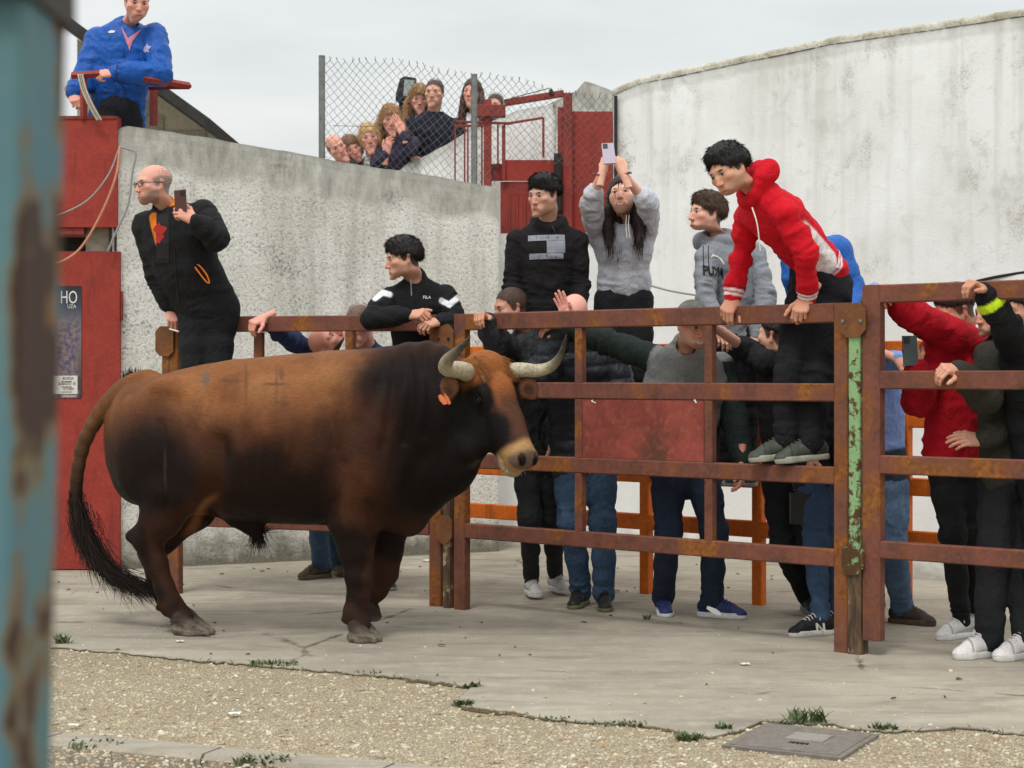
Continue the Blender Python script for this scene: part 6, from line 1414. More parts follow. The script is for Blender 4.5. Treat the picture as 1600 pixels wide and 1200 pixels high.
# --- bald man with glasses at the left
def fleece_paint(C, V, I):
    org = sr(230, 128, 34); n = I['neck']; q = V-n; r = np.hypot(q[:, 0]+.03, q[:, 2])
    a, b = J(236, 338, 10.9), J(240, 380, 10.9); d = b-a; s = np.clip(((V-a)@d)/(d@d), 0, 1); e = V-a-s[:, None]*d; dist = np.hypot(e[:, 0]-.012*s, e[:, 2])
    C = mixv(C, sm(dist, .032*(1-.7*s)+.004, .026*(1-.7*s))*(V[:, 1] < n[1]+.02), org)
    return mixv(C, sm(np.hypot(V[:, 0]-J(268, 312, 11)[0], V[:, 2]-J(268, 312, 11)[2]), .05, .035)*(V[:, 1] < 11.12)*.9, org)
fl = person('fleece', 'bald man with glasses in black fleece with orange lining holding up a phone', dict(
    head=(J(240, 290, 10.95), (-.80, -.62, -.08), (-.12, -.05, 1)), hs=1.07, neck=J(262, 334, 11.06), skin=sr(204, 154, 136), brow=sr(96, 84, 76), stubble=.6, scalp=sr(138, 122, 112), bald_top=True, hair=[('sides', sr(150, 134, 124), 200)], glasses=True, build=1.18,
    sh=(J(228, 352, 11.12), J(318, 334, 11.0)), el=(J(246, 428, 11.2), J(338, 372, 10.86)), wr=(J(266, 482, 11.22), J(303, 344, 10.75)), hipc=J(322, 476, 11.2), bf=(-.5, -1, 0), base=J(322, 700, 11.25),
    hand=(('hang', (.25, -.35, -.7), (.3, -.9, .3), True), ('phone', (-.75, -.1, .45), (.2, -.9, .35), False)), hds=1.05,
    top=dict(name='fleece_jacket', col=sr(31, 31, 33), bulk=1.12, sleeve=1.2, hem=-.02, belly=.04, amp=.006, paint=fleece_paint, collar_h=.06, collar_r=.066, flat=.7),
    leg=dict(hip=(J(305, 492, 11.2), J(342, 490, 11.2)), kn=(J(303, 590, 11.15), J(340, 590, 11.15)), an=(J(303, 690, 11.25), J(340, 690, 11.25)), col=sr(30, 31, 34), bulk=1.12, toe=((-.3, -1, 0), (-.1, -1, 0)), shoe=(sr(40, 40, 42), sr(60, 60, 60), sr(40, 40, 40)))))
mb = MB(); mb.tube(spline([J(304, 416, 10.96), J(308, 422, 10.93), J(322, 440, 10.93), J(327, 441, 10.94), J(322, 428, 10.93), J(310, 414, 10.95), J(304, 416, 10.96)], 24), .005, 5); mb.obj('pocket_zip', mat_flat('orange_trim', sr(232, 122, 30), .6), fl['root'], smooth=True)
tp = J(248, 368, 10.86); o = decal(fl, *rect(.075, .30, 10), J(254, 372, 10.9), (1, .2, 0), (.12, 0, 1), mat_flat('tshirt_dark', sr(40, 36, 40), .9), 'tshirt_front', .004)
V_ = np.array([[math.cos(a)*(.03+.014*math.sin(5*a)), math.sin(a)*(.055+.018*math.sin(3*a+1))] for a in np.linspace(0, 6.283, 25)[:-1]]); decal(fl, V_, [tuple(range(24))], J(250, 362, 10.9), (1, .2, 0), (.12, 0, 1), mat_flat('red_print', sr(170, 40, 36), .8), 'chest_print', .006, sub=2)
Rp = np.stack([nrm((-.95, .25, .05)), nrm((-.05, 0, 1)), nrm((-.25, -.95, 0))], 1); phone(J(282, 314, 10.74), Rp, M_PHONE_R, 'brown cased phone in the raised hand of the bald man', .076, .13)
tag(MB().tube([J(265, 514, 11.05), J(279, 518, 11.0)], .005, 6).obj('cigarette', M_INKW, loc=J(272, 516, 11.0)), 'white cigarette in the hand gripping the left fence corner', 'cigarette')
# --- young man in half zip
def chev(C, V, I):
    for i, (a, m_, b) in enumerate((((586, 466), (598, 457), (609, 460)), ((690, 470), (702, 476), (719, 462)))):
        for p, q in ((a, m_), (m_, b)):
            p_, q_ = np.array(p, float), np.array(q, float); px = V[:, 0]*FPX/V[:, 1]+800; py = 585-(V[:, 2]-CAM_H)*FPX/V[:, 1]; d = q_-p_; s = np.clip(((px-p_[0])*d[0]+(py-p_[1])*d[1])/(d@d), 0, 1); C = mixv(C, sm(np.hypot(px-p_[0]-s*d[0], py-p_[1]-s*d[1]), 5.2, 3.6), sr(226, 226, 230))
    return C
hz = person('halfzip', 'young man in black half zip with white sleeve chevrons resting arms on fence', dict(
    head=(J(630, 405, 10.8), (-.93, -.28, -.20), (-.06, -.05, 1)), hs=1.04, neck=J(650, 444, 10.9), skin=sr(192, 148, 126), brow=DKH, scalp=sr(28, 24, 22), hair=[('thick', sr(28, 24, 22), 1500), ('buzz', sr(28, 24, 22), 300)],
    sh=(J(606, 468, 10.86), J(697, 464, 11.0)), el=(J(580, 498, 10.72), J(712, 508, 10.86)), wr=(J(640, 492, 10.66), J(684, 503, 10.68)), hipc=J(655, 580, 11.02), base=J(655, 690, 11.0),
    hand=(('hang', (.75, -.45, .05), (.1, -.75, .65), True), ('hang', (-.55, -.55, -.1), (0, -.75, .65), False)),
    top=dict(name='half_zip_top', col=sr(27, 27, 30), bulk=1.0, sleeve=1.12, hem=-.1, amp=.006, paint=chev, collar_h=.05, collar_r=.06, h=.008), build=1.02,
    leg=dict(hip=(J(634, 600, 11.02), J(676, 600, 11.02)), kn=(J(634, 690, 10.98), J(676, 690, 10.98)), an=(J(640, 792, 11.0), J(668, 794, 10.95)), col=sr(28, 28, 30), toe=((-.3, -1, 0), (-.35, -.95, 0)), shoe=(sr(214, 210, 204), sr(214, 210, 204), sr(220, 220, 220)))))
def flag_text(I, s, h, c, mat, name, right=(1, 0, 0), up=(0, 0, 1), sx=1.0, space=1.0, bold=0.0, sub=1):
    V, F = text_mesh(s, 1.0, space=space, bold=bold); V = V[:, :2]; V = (V-[(V[:, 0].min()+V[:, 0].max())/2, .35])*h/.7; V[:, 0] *= sx; return decal(I, V, F, c, right, up, mat, name, .004, sub=0)
flag_text(hz, 'FILA', .018, J(667, 464, 10.8), M_INKW, 'chest_lettering', bold=.01)
MB().tube([J(642, 436, 10.76), J(643, 462, 10.72)], .003, 5).obj('zip', M_GALV, hz['root'])
# --- man in navy reaching to the rail, mostly behind the bull
person('navy', 'bearded man in navy sweater leaning forward with one arm over the left fence', dict(
    head=(J(514, 534, 11.3), (.45, -.62, .62), (-.75, -.35, .45)), neck=J(486, 556, 11.5), skin=SKP, beard=sr(34, 26, 23), brow=sr(36, 28, 25), scalp=sr(190, 132, 114), hair=[],
    sh=(J(478, 545, 11.42), J(528, 580, 11.62)), el=(J(438, 520, 11.26), J(545, 640, 11.6)), wr=(J(410, 497, 11.12), J(540, 690, 11.5)), hipc=J(508, 690, 12.0), base=gloc(508, 905),
    hand=(('hang', (-.5, -.55, -.3), (-.2, -.6, .8), True), ('relax', (0, -.2, -1), (1, 0, 0), False)), top=dict(name='sweater', col=sr(44, 54, 88), short=(.35, None), bulk=1.0, amp=.006), build=1.05,
    leg=dict(hip=(J(492, 705, 12.0), J(524, 705, 12.0)), kn=(J(496, 800, 11.9), J(526, 800, 12.05)), an=(gloc(502, 903)+V3(0, 0, .085), gloc(528, 898)+V3(0, 0, .085)), col=JEAN, mat='denim', name='jeans', toe=((-.7, -.7, 0), (.3, -.9, 0)), shoe=(sr(74, 60, 48), sr(92, 80, 66), sr(70, 60, 50)))))
# --- man behind rail, forehead above it
person('rail', 'man with short greying hair looking down, face half hidden by the left rail', dict(
    head=(J(562, 507, 11.3), (-.35, -.85, -.35), (0, -.1, 1)), neck=J(574, 548, 11.42), skin=SKP, brow=sr(60, 50, 44), scalp=sr(92, 74, 62), hair=[('buzz', sr(78, 64, 54), 500)],
    sh=(J(545, 566, 11.5), J(628, 566, 11.5)), el=(J(540, 640, 11.5), J(634, 640, 11.5)), wr=(J(548, 700, 11.4), J(628, 700, 11.4)), hipc=J(588, 690, 11.6), base=gloc(588, 915),
    hand=(('relax', (0, -.2, -1), (-1, 0, 0), True), ('relax', (0, -.2, -1), (1, 0, 0), False)), top=dict(name='sweater', col=sr(52, 60, 96), bulk=1.05),
    leg=dict(hip=(J(570, 705, 11.6), J(606, 705, 11.6)), kn=(J(572, 810, 11.55), J(606, 810, 11.55)), an=(gloc(574, 918)+V3(0, 0, .085), gloc(604, 918)+V3(0, 0, .085)), col=JEAND, mat='denim', name='jeans', toe=((-.2, -1, 0), (.2, -1, 0)), shoe=(sr(60, 60, 62), sr(150, 148, 140), sr(60, 60, 60)))))
# --- tall hoodie
hd = person('hoodie', 'dark haired young man in black hoodie with grey flag print standing above the crowd', dict(
    head=(J(850, 306, 10.85), (-.62, -.76, -.20), (0, -.06, 1)), hs=1.03, neck=J(857, 350, 10.95), skin=sr(194, 152, 132), brow=sr(24, 20, 19), lip=.65, scalp=sr(20, 18, 18), hair=[('fringe', sr(20, 18, 18), 1500), ('buzz', sr(20, 18, 18), 300)],
    sh=(J(808, 374, 10.98), J(902, 374, 10.96)), el=(J(801, 444, 11.0), J(907, 444, 10.98)), wr=(J(806, 505, 10.9), J(900, 505, 10.9)), hipc=J(855, 492, 11.0), base=J(855, 716, 11.05),
    hand=(('relax', (0, -.2, -1), (-1, -.3, 0), True), ('relax', (0, -.2, -1), (1, -.3, 0), False)), top=dict(name='hoodie', col=sr(31, 29, 30), hood=True, bulk=.97, sleeve=1.02, hem=-.06, amp=.006, h=.0085),
    leg=dict(hip=(J(836, 508, 11.0), J(876, 508, 11.0)), kn=(J(836, 612, 10.95), J(876, 612, 10.95)), an=(J(836, 700, 11.05), J(876, 700, 11.05)), col=sr(28, 29, 33), toe=((0, -1, 0), (0, -1, 0)), shoe=(sr(200, 200, 200), sr(220, 220, 220), sr(220, 220, 220)))))
M_FLAG = mat_flat('grey_print', sr(150, 154, 164), .85, 0, .05, 40, .1)
for x, y, w, h in ((854, 370, 58, 9), (869, 384, 29, 19), (854, 399, 54, 9)): decal(hd, *rect(w*10.75/FPX, h*10.75/FPX, 8), J(x, y+.5, 10.8), (1, -.0, .02), (0, 0, 1), M_FLAG, 'print_block', .004)
flag_text(hd, 'T O M M Y', .019, J(855, 370.5, 10.8), M_INKB, 'print_lettering', sx=1.1); flag_text(hd, 'J E A N S', .019, J(856, 399.5, 10.8), M_INKB, 'print_lettering', sx=1.1)
MB().tube(spline([J(862, 352, 10.78), J(866, 360, 10.74), J(868, 366, 10.74)], 8), .0028, 5).obj('drawstring', M_INKB, hd['root'])
# --- woman with raised phone
def lhem(C, V, I): return C
wm = person('woman', 'smiling long haired woman in pale grey sweatshirt raising her phone overhead', dict(
    head=(J(973, 308, 11.0), (-.22, -.92, .18), (-.05, .15, 1)), hs=1.02, hk='smile', fem=True, neck=J(974, 356, 11.1), skin=sr(216, 172, 152), brow=sr(40, 28, 24), lip=.75, hair=[('long', sr(42, 30, 28), 1800)],
    sh=(J(936, 366, 11.12), J(1010, 362, 11.1)), el=(J(922, 316, 10.88), J(1012, 318, 10.86)), wr=(J(942, 268, 10.72), J(974, 272, 10.7)), hipc=J(974, 452, 11.15), base=J(974, 700, 11.15),
    hand=(('phone', (.22, .15, 1), (-.75, -.6, .1), True), ('phone', (-.40, .1, 1), (.5, -.8, .2), False)), hds=.94, top=dict(name='sweatshirt', col=sr(196, 198, 206), bulk=1.06, sleeve=1.06, hem=.045, amp=.009, short=(.36, .30), h=.0085, collar_h=.015),
    leg=dict(hip=(J(955, 470, 11.15), J(994, 470, 11.15)), kn=(J(955, 585, 11.1), J(994, 585, 11.1)), an=(J(957, 690, 11.15), J(992, 690, 11.15)), col=sr(29, 29, 32), bulk=1.12, waist=.12, rise=.05, r=(.095, .088, .074, .066, .06), toe=((0, -1, 0), (0, -1, 0)), shoe=(sr(200, 200, 200), sr(220, 220, 220), sr(220, 220, 220)))))
Rp = np.stack([nrm((1, .1, .06)), nrm((-.06, .5, .86)), nrm((0, -.86, .5))], 1); phone(J(951, 240, 10.62), Rp, M_PHONE_L, 'lilac phone held up in both hands of the woman', .074, .15)
for x, y, d in ((935, 272, 10.74), (977, 270, 10.72)):
    c = J(x, y, d); MB().tube([c+V3(.036*math.cos(a), .034*math.sin(a), .008*math.sin(a)) for a in np.linspace(0, 6.283, 17)], .005, 6).obj('bracelet', mat_flat('bracelet_thread', sr(120, 60, 62), .8), wm['root'], smooth=True)
for x in (979, 983): MB().tube(spline([J(x, 336, 10.92), J(x-1, 352, 10.86), J(x+1, 372, 10.84)], 10), .003, 5).obj('drawstring', M_INKW, wm['root'])
# --- youth in grey hoodie
pm = person('greyhoodie', 'brown haired youth in grey hoodie looking left beside the young man in red', dict(
    head=(J(1104, 335, 10.5), (-.90, -.42, .02), (0, -.05, 1)), hs=1.02, neck=J(1124, 372, 10.6), skin=sr(204, 158, 138), brow=sr(60, 42, 32), lip=.6, scalp=sr(68, 50, 38), hair=[('thick', sr(68, 50, 38), 1500), ('buzz', sr(68, 50, 38), 300)],
    sh=(J(1104, 402, 10.5), J(1178, 396, 10.75)), el=(J(1103, 462, 10.42), J(1196, 462, 10.66)), wr=(J(1122, 512, 10.34), J(1182, 528, 10.5)), hipc=J(1152, 508, 10.66), base=J(1152, 750, 10.7), bf=(-.5, -1, 0),
    hand=(('rest', (.2, -.6, -.5), (0, -.6, .8), True), ('rest', (-.3, -.5, -.6), (0, -.7, .7), False)), top=dict(name='grey_hoodie', col=sr(140, 144, 150), hood=True, bulk=1.0, sleeve=1.06, hem=-.05, amp=.006, h=.0085),
    leg=dict(hip=(J(1134, 524, 10.66), J(1170, 524, 10.66)), kn=(J(1134, 630, 10.62), J(1168, 630, 10.62)), an=(J(1136, 735, 10.7), J(1166, 735, 10.7)), col=sr(24, 24, 27), toe=((0, -1, 0), (0, -1, 0)), shoe=(sr(60, 60, 60), sr(160, 160, 160), sr(60, 60, 60)))))
flag_text(pm, 'PUMA', .052, J(1114, 424, 10.45), mat_flat('black_logo', sr(28, 28, 30), .8), 'chest_lettering', right=(1, .25, -.08), up=(.05, 0, 1), sx=.72, bold=.045)
cat = [(-.5, -.05), (-.46, .06), (-.38, .12), (-.30, .08), (-.15, .1), (.05, .02), (.22, -.12), (.4, -.34), (.5, -.42), (.48, -.3), (.36, -.1), (.2, .06), (.02, .14), (-.1, .2), (-.22, .2), (-.32, .24), (-.42, .26), (-.5, .18), (-.56, .06)]
decal(pm, np.array(cat)*.085, [tuple(range(len(cat)))], J(1122, 404, 10.45), (1, .25, -.1), (0, 0, 1), M_INKW, 'chest_logo', .004, sub=1)
for x in (1099, 1107): MB().tube(spline([J(x, 384, 10.34), J(x, 402, 10.3), J(x+1, 418, 10.31)], 10), .003, 5).obj('drawstring', M_INKB, pm['root'])
# --- buzz cut man with arm on rail
person('buzz', 'buzz cut man in black jacket and joggers, arm on the rail near the horns', dict(
    head=(J(798, 482, 10.75), (-.86, -.42, -.22), (0, -.05, 1)), hs=1.02, neck=J(822, 524, 10.86), skin=SK2, brow=sr(30, 24, 22), scalp=sr(52, 42, 38), hair=[('buzz', sr(40, 33, 30), 900)],
    sh=(J(790, 548, 10.72), J(862, 545, 10.95)), el=(J(776, 534, 10.5), J(874, 630, 10.95)), wr=(J(758, 496, 10.42), J(862, 695, 10.8)), hipc=J(838, 690, 10.95), base=gloc(830, 940), bf=(-.5, -1, 0),
    hand=(('hang', (-.3, -.7, .1), (-.3, -.4, .9), True), ('relax', (0, -.3, -1), (1, 0, 0), False)), top=dict(name='nylon_jacket', col=sr(44, 44, 48), mat='nylon', bulk=1.12, sleeve=1.22, amp=.009, hem=-.05), build=1.06,
    leg=dict(hip=(J(824, 706, 10.95), J(856, 706, 10.95)), kn=(J(828, 810, 10.88), J(862, 810, 11.0)), an=(gloc(830, 932)+V3(0, 0, .10), gloc(868, 926)+V3(0, 0, .10)), col=sr(44, 45, 48), r=(.092, .078, .064, .054, .042), toe=((.15, -1, 0), (.3, -1, 0)), shoe=(sr(214, 212, 208), sr(222, 220, 216), sr(226, 226, 226)))))
# --- bald man, raised hand
person('bald', 'bald man in dark puffer jacket raising an open hand behind the rail', dict(
    head=(J(897, 493, 10.5), (-.25, -.9, -.35), (0, -.2, 1)), hs=1.03, neck=J(904, 536, 10.62), skin=sr(218, 162, 148), brow=sr(90, 70, 60), hair=[],
    sh=(J(856, 556, 10.6), J(956, 556, 10.66)), el=(J(846, 580, 10.32), J(972, 630, 10.6)), wr=(J(888, 502, 10.28), J(962, 690, 10.45)), hipc=J(912, 704, 10.66), base=gloc(920, 950),
    hand=(('flat', (-.35, -.1, 1), (.5, .8, .1), True), ('relax', (-.1, -.3, -1), (1, 0, 0), False)), top=dict(name='puffer_jacket', col=sr(40, 41, 48), mat='nylon', bulk=1.16, sleeve=1.3, amp=.005, quilt=.085, hem=-.07, collar_h=.05, collar_r=.07), build=1.1,
    leg=dict(hip=(J(892, 722, 10.66), J(936, 722, 10.66)), kn=(J(892, 815, 10.6), J(942, 815, 10.6)), an=(gloc(908, 946)+V3(0, 0, .085), gloc(944, 950)+V3(0, 0, .085)), col=JEAN, mat='denim', name='jeans', bulk=1.12, toe=((-.35, -1, 0), (-.05, -1, 0)), shoe=(sr(40, 40, 40), sr(112, 112, 74), sr(40, 40, 40)), ssz=1.05)))
# --- man in grey vest and cap
def vest_paint(C, V, I):
    grey, navy, grn = sr(118, 118, 116), sr(32, 36, 50), sr(36, 44, 41)
    t = (V-I['hipc'])@I['spine']; C = mixv(C, sm(t, .20, .26), grey); C = mixv(C, sm(t, .24, .2), navy)
    sl = np.full(len(V), 9.0)
    for i in (0, 1):
        s_, e_, w_ = I['sh'][i], I['el'][i], I['wr'][i]; dirn = nrm(e_-s_); out = (V-s_)@dirn
        for a, b in ((s_, e_), (e_, w_)): d = b-a; s = np.clip(((V-a)@d)/(d@d), 0, 1); sl = np.minimum(sl, np.linalg.norm(V-a-s[:, None]*d, axis=1)+9*(out < .0))
    return mixv(C, sm(sl, .098, .088), grn)
vs = person('vest', 'laughing man in flat cap and grey body warmer over dark green sweater', dict(
    head=(J(1082, 510, 9.74), (.40, -.88, -.22), (.06, -.08, 1)), hs=1.05, hk='smile', neck=J(1070, 550, 9.92), skin=sr(200, 148, 128), brow=sr(110, 96, 84), stubble=.2, hair=[('cap', sr(104, 104, 98), 0), ('sides', sr(130, 122, 112), 200)],
    sh=(J(1022, 560, 10.06), J(1124, 572, 10.1)), el=(J(946, 534, 10.2), J(1148, 655, 10.02)), wr=(J(884, 512, 10.3), J(1160, 722, 9.78)), hipc=J(1068, 712, 10.16), base=gloc(1080, 968), bf=(.3, -1, 0),
    hand=(('rest', (-.9, -.2, .1), (0, -.5, .9), True), ('relax', (-.02, -.15, -1), (1, -.2, 0), False)), top=dict(name='body_warmer', col=sr(110, 110, 108), bulk=1.12, sleeve=1.1, amp=.006, paint=vest_paint, hem=-.06, collar_h=.05, collar_r=.066, belly=.03), build=1.14,
    leg=dict(hip=(J(1042, 728, 10.16), J(1094, 728, 10.16)), kn=(J(1044, 830, 10.05), J(1116, 830, 10.1)), an=(gloc(1036, 958)+V3(0, 0, .085), gloc(1112, 964)+V3(0, 0, .085)), col=JEAND, mat='denim', name='jeans', bulk=1.06, toe=((-.02, -1, 0), (.85, -.5, 0)), shoe=(sr(44, 54, 104), sr(214, 214, 214), sr(44, 50, 90)), ssz=1.06)))
MB().tube(spline([J(1068, 560, 9.86), J(1066, 620, 9.83), J(1064, 700, 9.93)], 14), .005, 6).obj('zip', M_GALV, vs['root'])
MB().prism([J(x, y, 9.93) for x, y in ((1104, 951), (1106, 947), (1120, 952), (1126, 957), (1128, 962), (1120, 961), (1112, 957))], (0, .012, 0)).obj('shoe_flash', M_INKW, vs['root'])
# --- dark haired man reaching over to the rail from behind
person('reach', 'dark haired man in black sweater reaching a bare forearm to the rail', dict(
    head=(J(1214, 526, 10.05), (-.75, .65, .05), (0, 0, 1)), neck=J(1226, 570, 10.1), skin=SK1, brow=DKH, scalp=sr(34, 27, 28), hair=[('short', sr(34, 27, 28), 800), ('buzz', sr(34, 27, 28), 300)],
    sh=(J(1196, 566, 9.98), J(1268, 590, 10.1)), el=(J(1172, 550, 10.1), J(1274, 660, 10.0)), wr=(J(1096, 496, 9.72), J(1256, 720, 9.9)), hipc=J(1232, 730, 10.1), base=gloc(1232, 968), bf=(-.5, -1, 0),
    hand=(('hang', (-.7, -.5, .25), (-.1, -.4, .9), True), ('relax', (0, -.2, -1), (1, 0, 0), False)), top=dict(name='sweater', col=sr(36, 36, 38), bulk=1.04, short=(.25, None), amp=.006),
    leg=dict(hip=(J(1216, 745, 10.1), J(1250, 745, 10.1)), kn=(J(1222, 850, 10.1), J(1262, 850, 10.1)), an=(gloc(1262, 955)+V3(0, 0, .085), gloc(1296, 958)+V3(0, 0, .085)), col=sr(26, 26, 30), toe=((0, -1, 0), (0, -1, 0)), shoe=(sr(50, 50, 50), sr(120, 120, 120), sr(50, 50, 50)))))
# --- woman in black puffer behind the red jacket
pf = person('puffer', 'woman in black puffer jacket and tight jeans half hidden behind the gate post', dict(
    head=(J(1302, 528, 9.75), (-.5, -.8, -.15), (0, 0, 1)), hk='f', fem=True, neck=J(1298, 570, 9.8), skin=SKP, brow=sr(50, 36, 30), hair=[('long', sr(36, 28, 26), 500)],
    sh=(J(1258, 588, 9.76), J(1326, 590, 9.8)), el=(J(1252, 660, 9.8), J(1332, 660, 9.78)), wr=(J(1262, 715, 9.62), J(1318, 715, 9.62)), hipc=J(1288, 730, 9.8), base=gloc(1285, 998),
    hand=(('relax', (.2, -.5, -.8), (-1, 0, 0), True), ('relax', (-.2, -.5, -.8), (1, 0, 0), False)), top=dict(name='puffer_jacket', col=sr(34, 35, 40), mat='nylon', bulk=1.12, sleeve=1.25, quilt=.07, amp=.004, hem=-.05),
    leg=dict(hip=(J(1270, 745, 9.8), J(1304, 745, 9.8)), kn=(J(1274, 850, 9.66), J(1306, 850, 9.72)), an=(gloc(1282, 992)+V3(0, 0, .085), gloc(1306, 986)+V3(0, 0, .085)), col=sr(52, 72, 98), mat='denim', name='jeans', r=(.094, .08, .062, .054, .044), toe=((-.92, -.4, 0), (-.8, -.6, 0)), shoe=(sr(32, 32, 34), sr(206, 202, 196), sr(214, 210, 206)))))
def letterN(c, r, u, h, mat, par):
    n = np.cross(r, u); n = n if n[1] < 0 else -n
    for (a, b) in (((-.4, -.5), (-.4, .5)), ((-.4, .5), (.4, -.5)), ((.4, -.5), (.4, .5))): MB().beam(c+r*a[0]*h+u*a[1]*h, c+r*b[0]*h+u*b[1]*h, .006, .016, up=n, bev=.001).obj('shoe_letter', mat, par)
letterN(gloc(1276, 994)*V3(1, 1, 0)+V3(.012, -.052, .05), V3(.95, .3, 0), V3(-.1, 0, 1), .05, M_INKW, pf['root'])
tag(MB().beam(J(1252, 770, 9.72), J(1252, 818, 9.72), .1, .12, up=(1, 0, 0), bev=.03).obj('handbag', CL['leather'], loc=J(1252, 795, 9.72)), 'small black handbag hanging beside the tight jeans', 'handbag')
bpy.data.objects['handbag'].data.materials.clear(); bpy.data.objects['handbag'].data.materials.append(M_BLACKPL)
# --- blue jacket behind the red one
person('bluejacket', 'man in bright blue rain jacket behind the young man in red', dict(
    head=(J(1226, 350, 10.0), (-.7, -.6, -.2), (-.1, 0, 1)), neck=J(1256, 384, 10.06), skin=SK1, brow=DKH, scalp=sr(52, 30, 28), hair=[('short', sr(52, 30, 28), 600), ('buzz', sr(52, 30, 28), 300)],
    sh=(J(1256, 404, 10.0), J(1306, 392, 10.1)), el=(J(1262, 470, 10.0), J(1332, 456, 10.1)), wr=(J(1262, 520, 9.9), J(1330, 500, 9.92)), hipc=J(1300, 520, 10.1), base=J(1300, 760, 10.15), bf=(-.4, -1, 0),
    hand=(('rest', (-.2, -.7, -.4), (0, -.5, .9), True), ('rest', (-.1, -.8, -.3), (0, -.5, .9), False)), top=dict(name='rain_jacket', col=sr(34, 94, 176), mat='nylon', bulk=1.12, sleeve=1.2, hood=True, amp=.008, hem=-.05),
    leg=dict(hip=(J(1282, 536, 10.1), J(1318, 536, 10.1)), kn=(J(1284, 640, 10.1), J(1318, 640, 10.1)), an=(J(1286, 745, 10.15), J(1316, 745, 10.15)), col=sr(24, 24, 28), toe=((0, -1, 0), (0, -1, 0)), shoe=(sr(40, 40, 40), sr(90, 90, 90), sr(40, 40, 40)))))
# --- light blue shirt behind the gate post
def shirt_paint(C, V, I): t = (V-I['hipc'])@I['spine']; return mixv(C, sm(t, .14, .12), sr(44, 50, 64))
person('shirt', 'man in pale blue shirt and jeans standing behind the right gate post', dict(
    head=(J(1346, 545, 9.85), (-.4, -.85, -.2), (0, 0, 1)), neck=J(1352, 588, 9.9), skin=SK1, brow=BRH, scalp=BRH, hair=[('short', BRH, 500), ('buzz', BRH, 300)],
    sh=(J(1330, 602, 9.9), J(1392, 590, 9.9)), el=(J(1326, 560, 9.75), J(1396, 570, 9.72)), wr=(J(1368, 452, 9.2), J(1404, 562, 9.5)), hipc=J(1372, 740, 9.9), base=gloc(1400, 975),
    hand=(('hang', (.1, -.8, .1), (.0, -.3, .95), True), ('relax', (.6, -.5, -.3), (0, -.5, .9), False)), top=dict(name='shirt', col=sr(126, 152, 206), bulk=1.06, sleeve=1.1, amp=.007, paint=shirt_paint, hem=-.03),
    leg=dict(hip=(J(1356, 755, 9.9), J(1392, 755, 9.9)), kn=(J(1358, 860, 9.85), J(1396, 860, 9.8)), an=(gloc(1366, 968)+V3(0, 0, .085), gloc(1410, 974)+V3(0, 0, .085)), col=sr(76, 98, 124), mat='denim', name='jeans', bulk=1.05, toe=((-.2, -1, 0), (.75, -.65, 0)), shoe=(sr(66, 56, 50), sr(84, 70, 56), sr(104, 82, 60)))))
# --- red sweatshirt with phone
rs = person('redsweat', 'man in plain red sweatshirt filming with a phone, arm over the right fence', dict(
    head=(J(1492, 486, 9.18), (-.86, -.2, -.40), (0, -.1, 1)), neck=J(1510, 530, 9.24), skin=SK2, brow=DKH, scalp=sr(70, 54, 46), hair=[('short', sr(36, 28, 26), 700), ('buzz', sr(36, 28, 26), 300)],
    sh=(J(1462, 552, 9.18), J(1536, 548, 9.24)), el=(J(1434, 624, 9.12), J(1430, 496, 8.98)), wr=(J(1432, 572, 8.96), J(1396, 462, 8.93)), hipc=J(1494, 690, 9.28), base=gloc(1490, 1003),
    hand=(('phone', (-.25, .1, 1), (.2, -.95, .1), False), ('hang', (-.5, -.6, .1), (-.2, -.3, .95), False)), top=dict(name='sweatshirt', col=sr(176, 16, 34), bulk=1.14, sleeve=1.25, amp=.010, hem=-.03, hood=True, h=.009), build=1.0,
    leg=dict(hip=(J(1476, 715, 9.3), J(1512, 715, 9.3)), kn=(J(1488, 830, 9.28), J(1514, 830, 9.36)), an=(gloc(1502, 996)+V3(0, 0, .085), gloc(1524, 988)+V3(0, 0, .085)), col=sr(28, 28, 30), r=(.092, .08, .062, .054, .046), toe=((-.8, -.6, 0), (-.5, -.8, 0)), shoe=(sr(206, 204, 200), sr(214, 212, 208), sr(220, 218, 216)))))
Rp = np.stack([nrm((1, .1, 0)), nrm((-.03, .1, 1)), nrm((.1, -1, .1))], 1); phone(J(1422, 548, 8.93), Rp, mat_flat('phone_graphite', sr(66, 74, 74), .35), 'dark green phone held by the man in plain red', .076, .15)
